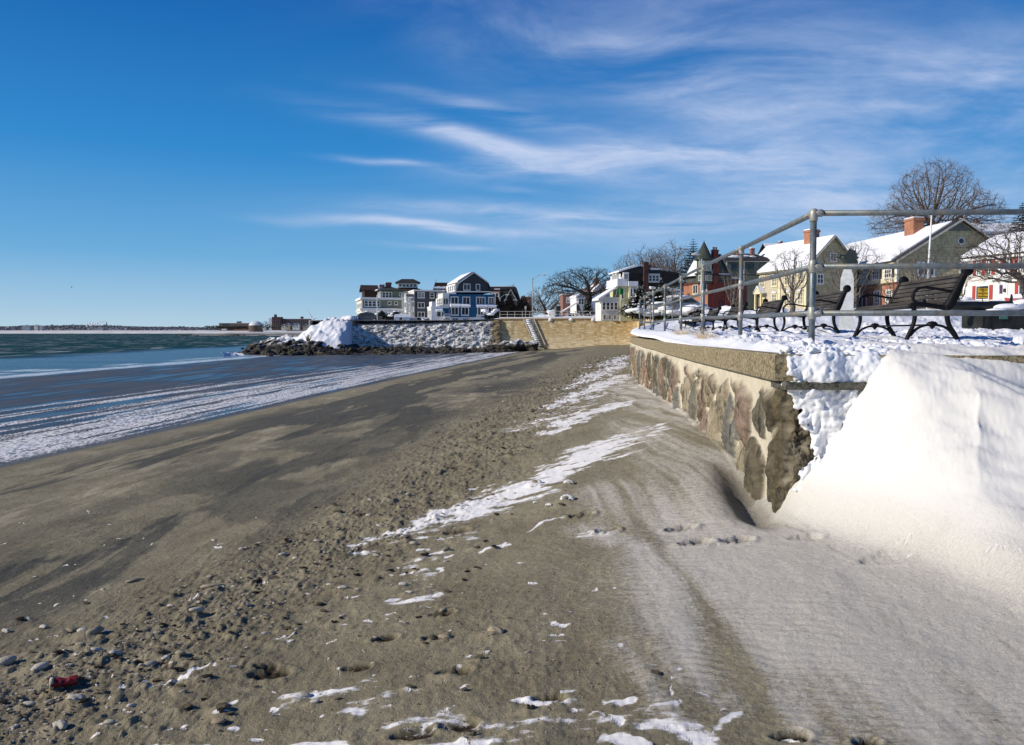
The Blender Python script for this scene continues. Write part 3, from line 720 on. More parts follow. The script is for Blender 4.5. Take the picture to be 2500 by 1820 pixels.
def build_stonewall():
    s=[5.2]
    while s[-1]<34: s.append(s[-1]+max(.007,.0016*s[-1]))
    ys=np.array(s); zs=np.linspace(-.55,1.175,200)
    zr_=zs*1.0; CRZ=(fbm(zr_*5,zr_*0+3,4,501,.6)-.5)*.13; CRY=(fbm(zr_*6,zr_*0+9,4,503,.6)-.5)*.16+.02
    Yv,Zz=np.meshgrid(ys,zs,indexing='ij')
    xe=xedge(Yv)+.055
    dxe=np.gradient(xedge(ys),ys); dxe=np.repeat(dxe[:,None],len(zs),1)
    S=Yv
    st,e,i,col=stone_field(S,Zz*.92+.1*np.sin(S*2.2),3,.46,.52,.09)
    top=sstep(1.02,1.12,Zz+.05*(fbm(S*3,Zz*3,3,211)-.5)*4)
    st=st*(1-top)
    bulge=np.sqrt(np.clip(e,0,.8))*.085*st*(.45+i)
    rough=(fbm(S*11,Zz*11,5,221,.62)-.5)*.055*st+(fbm(S*4,Zz*4,3,223)-.5)*.02
    disp=bulge+rough+.012*(1-st)*fbm(S*5,Zz*3,3,225)
    # the corner is ragged: stones stick out and fall back
    X=xe-disp; Yp=Yv-disp*(-dxe)*.5
    cr=sstep(.05,0,Yv-5.2)
    PAL[:]=PAL*.55+np.array([.20,.165,.115])*.45; mort=np.array([.46,.40,.29]); mc=np.array([.66,.60,.47])
    k=fbm(S*3,Zz*5,3,229)[...,None]
    C=col*st[...,None]+(mort*(1-k)+mc*k)*(1-st[...,None])
    rag=sstep(.34,.0,Yv-5.2+.12*(fbm(S*9,Zz*9,3,231)-.5))
    C=C*(1-rag[...,None])+rag[...,None]*(np.array([.10,.08,.045])*(.6+.9*fbm(S*20,Zz*20,3,233)[...,None]))
    X=X-rag*.0+rag*(fbm(S*14,Zz*14,4,235,.65)-.5)*.07
    cz=np.interp(Zz,zs,CRZ); cy=np.interp(Zz,zs,CRY); wc=sstep(.16,0,Yv-5.2)
    X=X*(1-wc)+(1.80+cz)*wc; Yp=Yp*(1-wc)+(Yv+cy)*wc
    o=grid_object('stone_face',X,Yp,Zz,WALLM,dict(col=C,mortar=(1-st)*(1-rag))); rel(o)
    # end face, looking towards the camera
    xs=np.linspace(0,2.6,330); zz_=zs; zs=np.linspace(-.4,1.175,200)
    Xv,Zz=np.meshgrid(xs,zs,indexing='ij')
    st,e,i,col=stone_field(Xv+40,Zz,5,.4,.36,.05)
    d=(fbm(Xv*13,Zz*13,5,241,.66)-.5)*.14+np.sqrt(np.clip(e,0,.8))*.07*st*i+.04*(fbm(Xv*3,Zz*3,2,243)-.5)
    Yp=5.20-d*sstep(0,.08,Xv)
    wc=sstep(.14,0,Xv); X=1.80+Xv+np.interp(Zz,zz_,CRZ)*wc; Yp=Yp*(1-wc)+(5.2+np.interp(Zz,zz_,CRY))*wc
    k=fbm(Xv*20,Zz*20,3,247)[...,None]
    C=col*.85*(.35+1.3*k)+np.array([.05,.035,.012])
    o=grid_object('rough_end_face',X,Yp,Zz,WALLM,dict(col=C,mortar=(1-st)*.2)); rel(o)
    tag(o,label='ragged unpointed end of the stone wall')
build_stonewall()
def conc_mat(name,c,rust=.0,ns=1.2):
    t=NT(name); P=t.coord(); n=t.noise(P,ns,6,.65); n2=t.noise(P,38,6,.82); x,y,z=t.xyz(P)
    n3=t.noise(t.mapv(P,(5,5,.5)),1,5,.6)
    col=t.mix(t.sm(n,.3,.7),sc3(c,.72),sc3(c,1.22)); col=t.mix(t.math('MULTIPLY',t.sm(n2,.46,.56),.85),sc3(c,1.5),sc3(c,.35)); col=t.mix(t.math('MULTIPLY',t.sm(n3,.55,.8),.5),col,sc3(c,.5))
    nb=t.bump(n2,.9,.012); nb=t.bump(n,.4,.03,nb)
    return t.set(col,.85,nb,.2)
COPM=conc_mat('coping_concrete',(.25,.205,.125),ns=4)
def build_coping():
    cuts=[5.17,7.36,9.5,11.7,13.9,16.1,18.3,20.5,22.7,24.9,27.1,29.3,31.5,33.7]
    for a,b in zip(cuts[:-1],cuts[1:]):
        ys=np.linspace(a+.006,b-.006,10); m=MB(); vs=[]
        prof=[(.0,1.18),(-.0,1.345),(.012,1.357),(.50,1.357),(.50,1.18)]
        for y in ys:
            x=float(xedge(y)); sl=(float(xedge(y+.05))-float(xedge(y-.05)))/.1; L=sqrt(1+sl*sl)
            for (o,z) in prof: vs.append((x+o/L,y-o*sl/L,z))
        n=len(prof); fs=[]
        for i in range(len(ys)-1):
            for j in range(n): fs.append((i*n+j,i*n+(j+1)%n,(i+1)*n+(j+1)%n,(i+1)*n+j))
        fs.append(tuple(range(n))); fs.append(tuple((len(ys)-1)*n+j for j in range(n))[::-1])
        m.add(vs,fs); rel(m.build('coping_block',COPM))
    # block returning along the end of the wall
    m=MB(); m.prism([(2.262,5.165),(3.05,5.00),(3.05,5.6),(2.262,5.6)],'z',1.18,1.353); rel(m.build('coping_block',COPM))
    m=MB(); m.prism([(3.06,4.995),(5.6,4.75),(5.6,5.6),(3.06,5.6)],'z',1.18,1.353); rel(m.build('coping_block',COPM))
    # underside slab that shows as a dark ledge below the snow
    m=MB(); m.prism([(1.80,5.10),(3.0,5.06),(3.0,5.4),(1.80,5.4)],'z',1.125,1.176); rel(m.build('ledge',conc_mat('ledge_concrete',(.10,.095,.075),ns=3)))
    # core so that nothing is hollow
    m=MB(); m.prism([(1.88,5.3),(5.5,5.1),(5.5,5.7),(1.93,5.7)],'z',-.5,1.12); rel(m.build('core',COPM))
build_coping()
# ---- snow lumps clinging to the end of the coping and the rough end face
def lumps(name,gen,n,label,vox=.009):
    m=MB(); r=random.Random(5)
    for i in range(n):
        c,rad=gen(r)
        m.blob(c,rad,1,.25,i,(1,.8,1.05))
    o=m.build(name,snowmat(),None,True,label=label,kind='stuff')
    md=o.modifiers.new('r','REMESH'); md.mode='VOXEL'; md.voxel_size=vox; md.use_smooth_shade=True
    s=o.modifiers.new('s','SMOOTH'); s.factor=.5; s.iterations=3
    return o
def g1(r):
    x=1.835+r.random()**.9*.82; t=r.random()
    z=1.17+.22*t; y=5.155-.055*(1-t)**.5*r.random()-.02*sin(x*19)+.06*t*t
    if t>.8: y+=r.uniform(0,.22)
    rr=r.uniform(.010,.026)*(1.2 if x>2.0 else 1.)
    if x<1.88: z=max(z,1.22)
    return (x,y,z+.01),rr
lumps('clinging_snow',g1,1700,'rounded snow lumps rolled over the end of the wall coping',.0075)
def g2(r):
    while True:
        x=1.80+r.random()*.85; z=.45+r.random()*.72
        edge=1.80+.05+.17*max(0,1-abs(z-.74)/.32)**.7+.03*sin(z*40)+r.uniform(-.03,.03)
        if z>1.02: edge=1.80+.02+(1.14-z)*.7
        if x>edge: break
    return (x,5.17-r.uniform(0,.05)-.02*sin(x*23+z*17),z),r.uniform(.009,.024)
lumps('clinging_snow',g2,3400,'granular snow stuck to the rough end face below the coping',.008)
# ================================================================ railing
def galv():
    t=NT('galvanised_pipe'); P=t.coord(); n=t.noise(P,14,5,.7); n2=t.noise(t.mapv(P,(3,3,3)),1,4,.6); n3=t.noise(P,90,3,.6)
    c=t.mix(t.sm(n,.3,.7),(.10,.12,.128),(.21,.235,.24)); c=t.mix(t.math('MULTIPLY',t.sm(n2,.50,.62),.6),c,(.27,.20,.12)); c=t.mix(t.math('MULTIPLY',t.sm(n3,.55,.8),.3),c,(.07,.08,.085))
    return t.set(c,.5,t.bump(n3,.25,.002),.5,.45)
GALV=galv()
FITM=plain('pipe_fitting',(.34,.33,.29),.5,.25,20,.3,80,.002,.5,.35)
RAILP=[(2.37,6.16),(2.66,9.08),(2.93,11.97),(3.25,15.0),(3.49,17.8),(3.84,21.2),(4.06,23.9),(4.5,27.5),(5.05,30.9),(5.9,33.2),(7.3,35.5),(8.9,38.0),(10.4,41.0),(11.8,44.5),(12.7,48.5),(13.4,52.5),(14.1,57),(14.6,62)]
RAILP=[(x,y) for x,y in RAILP]
def raily(x,y): return float(np.interp(y,[6,8,10,15,20,30,40,60],[1.365,1.385,1.42,1.485,1.50,1.60,1.7,1.95]))
def build_railing():
    root=empty('pipe_railing',(2.37,6.16,1.37),0,'galvanised three-rail pipe railing running along the top of the stone sea wall','railing')
    def loc(p): return Vector((p[0]-2.37,p[1]-6.16,p[2]-1.37))
    hs=[.288,.654,1.07]
    P=[Vector((x,y,raily(x,y))) for x,y in RAILP]
    right=[Vector((5.35,6.02,1.37)),Vector((8.3,5.85,1.37))]
    names=['bottom_rail','middle_rail','top_rail']
    for h,nm in zip(hs,names):
        for i in range(len(P)-1):
            m=MB(); a=P[i]+Vector((0,0,h)); b=P[i+1]+Vector((0,0,h)); mid=(a+b)/2+Vector((random.uniform(-.004,.004),0,random.uniform(-.006,.002)))
            far=i>8
            m.tube([loc(a),loc(mid),loc(b)],.0225 if nm!='top_rail' else .0235,12 if not far else 6); m.build(nm,GALV,root,True)
        q=[P[0]]+right
        for i in range(2):
            m=MB(); a=q[i]+Vector((0,0,h)); b=q[i+1]+Vector((0,0,h)); m.tube([loc(a),loc((a+b)/2+Vector((0,0,-.003))),loc(b)],.0225,12); m.build(nm,GALV,root,True)
    for i,p in enumerate(P+right):
        m=MB(); lean=random.uniform(-.006,.006)
        m.tube([loc(p+Vector((0,0,-.25))),loc(p+Vector((lean,0,1.04)))],.0245,14 if i<6 else 7)
        po=m.build('post',GALV,root,True)
        near=i<6 or i>=len(P)
        for h in hs:
            f=MB(); c=loc(p+Vector((lean*h,0,h)))
            k=12 if near else 6
            hh=.05 if h<1 else .045
            f.lathe([(.0275,-hh),(.031,-hh+.006),(.031,hh-.006),(.0275,hh)] if h<1 else [(.0285,-.065),(.032,-.058),(.033,-.01),(.030,.022),(.018,.034),(.004,.037)],k,tuple(c))
            # sockets along the rails
            nb=[]
            allp=P
            if i<len(P):
                if i>0: nb.append(P[i-1])
                if i<len(P)-1: nb.append(P[i+1])
                if i==0: nb.append(right[0])
            else:
                nb=[P[0],right[1]] if i==len(P) else [right[0]]
            for q in nb:
                d=(q-p); d.normalize(); f.tube([c+d*.0,c+d*.065,c+d*.070],[.030,.030,.025],k)
                if near and i==0:
                    f.tube([c+d*.05+Vector((0,-.028,.0)),c+d*.05+Vector((0,-.034,.0))],.006,6)
            f.build('rail_fitting',FITM,po,True)
build_railing()
# ================================================================ benches
IRON=plain('black_cast_iron',(.006,.006,.007),.55,.3,12,.3,60,.003,.15)
def benchwood():
    t=NT('weathered_bench_wood'); P=t.coord(); n=t.noise(t.mapv(P,(20,1.6,20)),1,6,.65); n2=t.noise(P,3,4)
    c=t.mix(t.sm(n,.3,.7),(.028,.023,.018),(.075,.062,.047)); c=t.mix(t.sm(n2,.5,.75),c,(.10,.09,.074))
    return t.set(c,.7,t.bump(n,.6,.004),.3)
BWOOD=benchwood()
def spline(pts,n=6):
    out=[]; P=[Vector(p) for p in pts]
    for i in range(len(P)-1):
        p0=P[max(i-1,0)]; p1=P[i]; p2=P[i+1]; p3=P[min(i+2,len(P)-1)]
        for k in range(n):
            t=k/n
            out.append(.5*((2*p1)+(-p0+p2)*t+(2*p0-5*p1+4*p2-p3)*t*t+(-p0+3*p1-3*p2+p3)*t*t*t))
    out.append(P[-1]); return out
def make_bench():
    # length along +y, front towards -x
    L=1.86
    r=empty('park_bench',(0,0,0),0)
    back=[(.50,.42),(.535,.50),(.565,.58),(.60,.66),(.635,.735),(.668,.80)]
    m=MB()
    cur=spline([(x,0,z) for x,z in back],20)
    # six slats
    for k in range(6):
        t0=.06+k*.152; a=cur[int(t0*(len(cur)-1))]; b=cur[int(min(t0+.118,1)*(len(cur)-1))]
        d=(b-a).normalized(); nn=Vector((-d.z,0,d.x))*.013
        pl=[(a.x+nn.x,a.z+nn.z),(b.x+nn.x,b.z+nn.z),(b.x-nn.x,b.z-nn.z),(a.x-nn.x,a.z-nn.z)]
        m.prism(pl,'y',.012,L-.012)
    m.build('backrest',BWOOD,r)
    m=MB(); seat=spline([(.03,0,.385),(.06,0,.425),(.14,0,.435),(.30,0,.415),(.44,0,.40),(.50,0,.425)],8)
    for k in range(7):
        t0=.0+k*.143; a=seat[int(t0*(len(seat)-1))]; b=seat[int(min(t0+.122,1)*(len(seat)-1))]
        d=(b-a).normalized(); nn=Vector((-d.z,0,d.x))*.012
        m.prism([(a.x+nn.x,a.z+nn.z),(b.x+nn.x,b.z+nn.z),(b.x-nn.x,b.z-nn.z),(a.x-nn.x,a.z-nn.z)],'y',.012,L-.012)
    m.build('seat',BWOOD,r)
    for ye in (0,L):
        s=1 if ye==0 else -1
        def strip(pts,w,dy=.022,n=6):
            c=spline([(x,0,z) for x,z in pts],n); f=MB(); k=len(c); W_=w if hasattr(w,'__len__') else [w]*len(pts)
            vs=[]
            for i,p in enumerate(c):
                t=(c[min(i+1,k-1)]-c[max(i-1,0)]).normalized(); nn=Vector((-t.z,0,t.x)); u=i/(k-1)*(len(pts)-1); a=int(min(u,len(pts)-2)); ww=(W_[a]*(1-(u-a))+W_[a+1]*(u-a))/2
                for sy in (-1,1):
                    vs.append((p.x+nn.x*ww,ye+sy*dy,p.z+nn.z*ww)); vs.append((p.x-nn.x*ww,ye+sy*dy,p.z-nn.z*ww))
            fs=[]
            for i in range(k-1):
                a=i*4; b=a+4
                fs+= [(a,b,b+1,a+1),(a+2,a+3,b+3,b+2),(a,a+2,b+2,b),(a+1,b+1,b+3,a+3)]
            fs.append((0,1,3,2)); fs.append(((k-1)*4,(k-1)*4+2,(k-1)*4+3,(k-1)*4+1))
            f.add(vs,fs); return f
        f=strip([(.44,.36),(.50,.42),(.55,.52),(.595,.63),(.64,.735),(.675,.80)],[.05,.10,.10,.085,.07,.08])
        f.lathe([(.0,-.03),(.058,-.03),(.066,-.015),(.066,.015),(.058,.03),(0,.03)],16,(.685,ye,.815),'y')
        g=strip([(.02,.37),(.06,.405),(.16,.41),(.32,.39),(.46,.37),(.52,.40)],[.03,.05,.05,.05,.06,.05]); f.add(g.v,g.f)
        f.build('end_frame',IRON,r,True)
        g=strip([(.075,.39),(.095,.28),(.080,.17),(.035,.06),(.0,-.03)],[.045,.038,.034,.036,.04]); g.build('leg',IRON,r,True)
        g=strip([(.47,.37),(.47,.26),(.495,.16),(.555,.06),(.60,-.03)],[.055,.045,.042,.044,.046]); g.build('leg',IRON,r,True)
        g=strip([(.555,.575),(.47,.575),(.34,.60),(.22,.615),(.13,.605),(.075,.55),(.07,.48),(.11,.43),(.16,.42)],[.026,.026,.026,.028,.03,.028,.026,.024,.022],.018)
        g.lathe([(.0,-.02),(.02,-.02),(.026,0),(.02,.02),(0,.02)],10,(.20,ye,.45),'y')
        g.build('armrest',IRON,r,True)
        g=strip([(.045,.035),(.11,.11),(.20,.155),(.30,.165),(.40,.155),(.49,.11),(.555,.035)],[.03,.026,.026,.03,.026,.026,.03],.016)
        sh=[]
        for a in range(0,181,15):
            rr=.062*(1 if (a//15)%2==0 else .90); sh.append((.30+rr*cos(R(a)),.165+.75*rr*sin(R(a))))
        sh+= [(.275,.145),(.30,.115),(.325,.145)][::1]
        g.prism(sh,'y',ye-.022,ye+.022)
        g.build('scroll_brace',IRON,r,True)
    m=MB(); m.tube([(.30,0,.165),(.30,L,.165)],.011,8); m.build('stretcher',IRON,r,True)
    return r
BL=['largest and closest of the row','second of the row, behind the tall corner post','third of the row from the camera','fourth of the row, half behind a railing post','fifth of the row from the camera','sixth and farthest of the row']
bench0=make_bench()
for i in range(6):
    y=9.45+4.28*i; x=4.78+.093*(y-9.45)
    b=bench0 if i==0 else copy_tree(bench0)
    b.location=(x,y,[1.43,1.455,1.485,1.50,1.515,1.525][i]); b.rotation_euler=(0,0,R(-5.2))
    tag(b,'slatted bench with black iron ends, '+BL[i],'bench','park benches in a row facing the sea')
# ================================================================ obelisk with eagle
def build_monument():
    p=at(2066,797,24.); z=uz(p.x,p.y)-.15; k=24/F
    r=empty('obelisk_monument',(p.x,p.y,z),R(-24),'pale grey granite obelisk on a square base behind the second bench','monument')
    gr=plain('pale_granite',(.50,.51,.50),.65,.12,8,.3,120,.003)
    H=(797-660)*k+.25+.1
    m=MB(); w=.20; hh=H-.36
    m.add([(-w,-w,.2),(w,-w,.2),(w,w,.2),(-w,w,.2),(-w*.93,-w*.93,hh),(w*.93,-w*.93,hh),(w*.93,w*.93,hh),(-w*.93,w*.93,hh),(-w*.45,-w*.45,H),(w*.45,-w*.45,H),(w*.45,w*.45,H),(-w*.45,w*.45,H)],
      [(0,1,5,4),(1,2,6,5),(2,3,7,6),(3,0,4,7),(4,5,9,8),(5,6,10,9),(6,7,11,10),(7,4,8,11),(8,9,10,11),(3,2,1,0)])
    m.build('shaft',gr,r)
    m=MB(); m.box(-.40,-.40,-.3,.40,.40,.205); m.build('base',gr,r)
    e=empty('eagle_statue',(p.x,p.y,z+H),R(-20),'dark bronze eagle with raised wings perched on top of the grey obelisk','statue')
    br=plain('dark_bronze',(.030,.042,.038),.5,.3,12,.4,60,.004,.4,.4)
    m=MB(); 
    bp=[(-.02,0,.03),(-.01,0,.10),(-.05,0,.20),(-.12,0,.29),(-.20,0,.33),(-.27,0,.315)]
    m.tube(spline(bp,4),[.02]+[.09]*3+[.11]*6+[.10]*4+[.075]*5+[.055]*2,10)
    m.tube([(-.25,0,.325),(-.31,0,.32),(-.345,0,.29)],[.045,.025,.006],8)
    m.build('body',br,e,True)
    for s in (-1,1):
        m=MB(); pl=[(-.14,.28),(-.06,.42),(.0,.50),(.03,.60),(.055,.52),(.08,.62),(.105,.52),(.14,.60),(.155,.50),(.20,.55),(.20,.44),(.25,.44),(.235,.34),(.31,.31),(.24,.24),(.30,.16),(.16,.12),(.02,.14)]
        m.prism(pl,'y',s*.05,s*.085); ob=m.build('wing',br,e)
        ob.rotation_euler=(R(-s*14),0,0); ob.location=(0,s*.03,0)
    m=MB(); m.prism([(-.0,.10),(.14,.04),(.22,-.02),(.18,-.06),(.02,.02)],'y',-.06,.06); m.build('tail',br,e)
    for s in (-1,1):
        m=MB(); m.tube([(-.02,s*.045,.10),(-.035,s*.05,.03),(-.06,s*.05,.0)],[.03,.02,.015],8); m.build('leg',br,e,True)
build_monument()
# ================================================================ cannon on a dark plinth
def build_cannon():
    D=15.; p=at(2398,806,D); z=uz(p.x,p.y)-.06; k=D/F
    r=empty('cannon_memorial',(p.x,p.y,z),R(4),'black cannon on a dark block plinth with a green plaque, at the right edge','cannon')
    blk=plain('black_iron_paint',(.010,.011,.010),.5,.4,5,.4,40,.004,.4)
    dw=plain('dark_stained_block',(.016,.016,.014),.7,.5,6,.6,30,.01)
    m=MB(); m.box(0,0,-.3,1.9,.62,.345); m.box(.075,-.012,.0,.14,0,.33); m.build('plinth',dw,r)
    m=MB(); zc=.50
    m.lathe([(.04,-.62),(.085,-.62),(.095,-.60),(.095,-.575),(.075,-.55),(.078,-.50),(.085,-.2),(.095,.3),(.10,.32),(.10,.36),(.102,1.0),(.115,1.02),(.115,1.3),(.06,1.36),(.04,1.42),(.05,1.46),(.0,1.5)],18,(0,.25,zc),'x')
    m.build('barrel',blk,r,True)
    m=MB(); m.box(.25,.10,.34,.45,.42,.44); m.box(1.0,.10,.34,1.2,.42,.44); m.tube([(.7,.02,.5),(.7,.48,.5)],.035,10); m.build('carriage',blk,r)
    m=MB(); m.prism([(.72,.60),(.76,.60),(.765,.68),(.745,.735)],'y',.22,.26); m.build('sight',blk,r)
    gp=plain('green_plaque',(.055,.16,.12),.5,.3,25,.4,60,.003)
    m=MB(); m.box(.335,-.016,.24,.50,-.003,.335); m.build('plaque',gp,r)
    m=MB(); m.blob((.65,.2,.475),.3,2,.15,3,(1.1,.75,.26)); m.blob((1.15,.22,.56),.4,2,.2,4,(1.3,.6,.2)); m.blob((.35,.1,.40),.2,2,.2,8,(1,.7,.3)); m.build('snow_cap',snowmat(),r,True)
    q=at(2397,745,D+1.4); s=empty('small_sign',(q.x,q.y,uz(q.x,q.y)),R(3),'small pale green sign on a thin stake behind the black cannon','sign')
    m=MB(); m.tube([(0,0,-.2),(0,0,q.z-uz(q.x,q.y)-.02)],.012,6); m.build('stake',IRON,s)
    m=MB(); zz=q.z-uz(q.x,q.y); m.box(-.04,-.02,zz-.06,.04,-.012,zz+.075); m.build('panel',plain('pale_green_sign',(.22,.40,.33),.5,.3,30),s)
build_cannon()
# ================================================================ building kit (coordinates in photograph px at the house's distance, or metres with k=1)
WHITE=plain('white_trim',(.72,.71,.67),.6,.06,6,.15,40,.003)
GLASS=glassmat(); GLASSL=glassmat('curtained_glass',(.16,.17,.17),.3)
SHUT=plain('red_shutter',(.36,.045,.035),.6,.12,8,.2)
SHUTD=plain('dark_shutter',(.02,.022,.025),.6,.12,8,.2)
REDBRK=brick('red_brick',(.27,.085,.05),(.20,.06,.038))
DKBRK=brick('dark_brick',(.10,.035,.028),(.07,.026,.022),(.12,.09,.08))
ORBRK=brick('orange_brick',(.42,.15,.07),(.33,.11,.055),(.40,.30,.22))
DROOF=roofmat('dark_shingle_roof',(.035,.034,.036)); GROOF=roofmat('green_shingle_roof',(.050,.060,.045)); BROOF=roofmat('brown_shingle_roof',(.05,.028,.022))
SNOW=snowmat()
class House:
    def __init__(s,name,label,p,rz,k=1.,cat='house',group=None):
        s.k=k; s.r=empty(name,p,rz,label,cat,group)
    def mb(s,m,name,mat,parent=None,smooth=False,**kw):
        k=s.k; m.v=[(a*k,b*k,c*k) for a,b,c in m.v]
        return m.build(name,mat,parent or s.r,smooth,**kw)
    def box(s,name,x0,x1,y0,y1,z0,z1,mat,parent=None,**kw):
        return s.mb(MB().box(x0,y0,z0,x1,y1,z1),name,mat,parent,**kw)
    def body(s,name,x0,x1,y0,y1,z0,z1,mat,zr=None,axis='y',**kw):
        m=MB()
        if zr is None: m.box(x0,y0,z0,x1,y1,z1)
        elif axis=='y': m.prism([(x0,z0),(x1,z0),(x1,z1),((x0+x1)/2,zr),(x0,z1)],'y',y0,y1)
        else: m.prism([(y0,z0),(y1,z0),(y1,z1),((y0+y1)/2,zr),(y0,z1)],'x',x0,x1)
        return s.mb(m,name,mat,**kw)
    def gable(s,x0,x1,y0,y1,z,zr,axis='y',o=.4,th=.18,mat=None,snow='lr',ts=.16,inset=.12,trim=None,bare=0.,fin=0.):
        k=s.k; o/=k; th/=k; ts/=k; inset/=k
        a0,a1,b0,b1=(x0,x1,y0,y1) if axis=='y' else (y0,y1,x0,x1)
        c=(a0+a1)/2; sl=(zr-z)/(c-a0); e=z-o*sl
        off=.02/k
        def pr(d,lo,hi,t0,t1,b0_,b1_,side):
            # slab lying on the slope from the ridge (1) to the eave (0) between fractions lo..hi
            ps=[]
            A0=a0-o; 
            def pt(f,h):
                xx=A0+(c-A0)*f; zz=e+(zr-e)*f+h
                return (xx if side=='l' else 2*c-xx,zz)
            m=MB(); m.prism([pt(lo,t0),pt(hi,t0),pt(hi,t1),pt(lo,t1)],axis,b0_,b1_); return m
        r=MB()
        A0=a0-o
        r.prism([(A0,e+off),(c,zr+off),(2*c-A0,e+off),(2*c-A0,e+th),(c,zr+th*1.15),(A0,e+th)],axis,b0-o,b1+o)
        ro=s.mb(r,'roof',mat or DROOF)
        if trim is not None:
            m=MB(); t=.03/k
            m.prism([(A0-t,e-th*.3),(c,zr-th*.3),(2*c-A0+t,e-th*.3),(2*c-A0+t,e+th*.9),(c,zr+th*1.05),(A0-t,e+th*.9)],axis,b0-o-t*2,b0-o-t*.2)
            s.mb(m,'rake_trim',trim,ro)
        for side in snow:
            m=pr(0,.0+.015,.985-bare,th+.004/k,th+ts,b0-o+inset+fin,b1+o-inset,side)
            so_=s.mb(m,'roof_snow',SNOW,ro)
        return ro
    def hip(s,x0,x1,y0,y1,z,zr,o=.4,mat=None,inset=None,snow=None,th=.12,ts=.14):
        k=s.k; o/=k; th/=k; ts/=k
        X0,X1,Y0,Y1=x0-o,x1+o,y0-o,y1+o; w=(Y1-Y0)/2; cy=(Y0+Y1)/2; ins=w if inset is None else inset
        ins=min(ins,(X1-X0)/2*.98)
        m=MB(); P=[(X0,Y0,z),(X1,Y0,z),(X1,Y1,z),(X0,Y1,z),(X0,Y0,z+th),(X1,Y0,z+th),(X1,Y1,z+th),(X0,Y1,z+th),(X0+ins,cy,zr),(X1-ins,cy,zr)]
        m.add(P,[(0,3,2,1),(0,1,5,4),(1,2,6,5),(2,3,7,6),(3,0,4,7),(4,5,9,8),(5,6,9),(6,7,8,9),(7,4,8)])
        ro=s.mb(m,'roof',mat or DROOF)
        if snow:
            for f in snow:
                q={'l':[7,4,8],'f':[4,5,9,8],'r':[5,6,9],'b':[6,7,8,9]}[f]
                pts=[Vector(P[i]) for i in q]; c=sum(pts,Vector())/len(pts); pts=[c+(p-c)*.93 for p in pts]
                nn=(pts[1]-pts[0]).cross(pts[2]-pts[0]).normalized()
                if nn.z<0: nn=-nn
                n=len(pts); mm=MB(); mm.add([p+nn*(.01/k) for p in pts]+[p+nn*ts for p in pts],[tuple(range(n))[::-1],tuple(range(n,2*n))]+[(i,(i+1)%n,n+(i+1)%n,n+i) for i in range(n)])
                s.mb(mm,'roof_snow',SNOW,ro)
        return ro
    def chim(s,x0,x1,y0,y1,z0,z1,mat=None,pots=0,cap=True,parent=None):
        m=MB(); m.box(x0,y0,z0,x1,y1,z1); h=(x1-x0)
        if cap: m.box(x0-h*.08,y0-h*.08,z1-h*.22,x1+h*.08,y1+h*.08,z1-h*.06)
        c=s.mb(m,'chimney',mat or REDBRK,parent)
        for i in range(pots):
            m=MB(); xx=x0+(i+.5)*(x1-x0)/pots; m.lathe([(h*.09,z1),(h*.10,z1+h*.35),(h*.12,z1+h*.38),(h*.12,z1+h*.45),(h*.05,z1+h*.46)],8,(xx,(y0+y1)/2,0)); s.mb(m,'chimney_pot',mat or REDBRK,c,True)
        if cap and not pots:
            m=MB(); m.box(x0-h*.02,y0-h*.02,z1+.002/s.k,x1+h*.02,y1+h*.02,z1+.10/s.k); s.mb(m,'snow_cap',SNOW,c)
        return c
    def win(s,face,off,a,w,z,h,nx=1,nz=2,fw=.09,trim=None,glass=None,shut=None,awn=False,name='window',out=None,blind=0):
        # face 'f': front plane y=off looking -y ; 'l': plane x=off looking -x ; 'r': plane x=off looking +x
        k=s.k; fw/=k; d1=.05/k; d2=.012/k
        def B(m,a0,a1,z0,z1,dd,d0=0.):
            if face=='f': m.box(a0,off-dd,z0,a1,off-d0+.0,z1)
            elif face=='l': m.box(off-dd,a0,z0,off-d0,a1,z1)
            else: m.box(off+d0,a0,z0,off+dd,a1,z1)
        fr=MB()
        B(fr,a-fw,a,z-fw,z+h+fw,d1,.001/k); B(fr,a+w,a+w+fw,z-fw,z+h+fw,d1,.001/k)
        B(fr,a,a+w,z+h,z+h+fw,d1,.001/k); B(fr,a,a+w,z-fw,z,d1,.001/k)
        B(fr,a-fw*1.3,a+w+fw*1.3,z-fw*1.5,z-fw*1.001,d1*1.6,.001/k)
        t=min(.035/k,w*.12)
        for i in range(1,nx): xx=a+w*i/nx; B(fr,xx-t,xx+t,z,z+h,d1*.8,.001/k)
        for i in range(1,nz): zz=z+h*i/nz; B(fr,a,a+w,zz-t*.8,zz+t*.8,d1*.7,.001/k)
        wo=s.mb(fr,name,trim or WHITE)
        pn=MB(); B(pn,a,a+w,z,z+h,d2,.001/k); s.mb(pn,'pane',glass or GLASS,wo)
        if blind:
            bl=MB(); B(bl,a,a+w,z+h*(1-blind),z+h,d2*1.5,d2*1.05); s.mb(bl,'blind',GLASSL,wo)
        if shut is not None:
            for q in (a-fw*1.2-w*.42/nx**.0,a+w+fw*1.2):
                sm=MB(); B(sm,q,q+w*.42,z-fw*.4,z+h+fw*.4,d1*.9,.001/k)
                for i in range(7): zz=z+h*(i+.5)/7; B(sm,q+w*.05,q+w*.37,zz-h*.012,zz+h*.03,d1*1.15,d1*.9)
                s.mb(sm,'shutter',shut,wo)
        if awn:
            am=MB(); 
            if face=='f': am.prism([(off,z+h+fw),(off-.55/k,z+h+fw*.4),(off-.55/k,z+h+fw*2.2),(off-.25/k,z+h+fw*4.3),(off,z+h+fw*4.8)],'x',a-fw*2.2,a+w+fw*2.2)
            s.mb(am,'awning',SNOW,wo)
        return wo
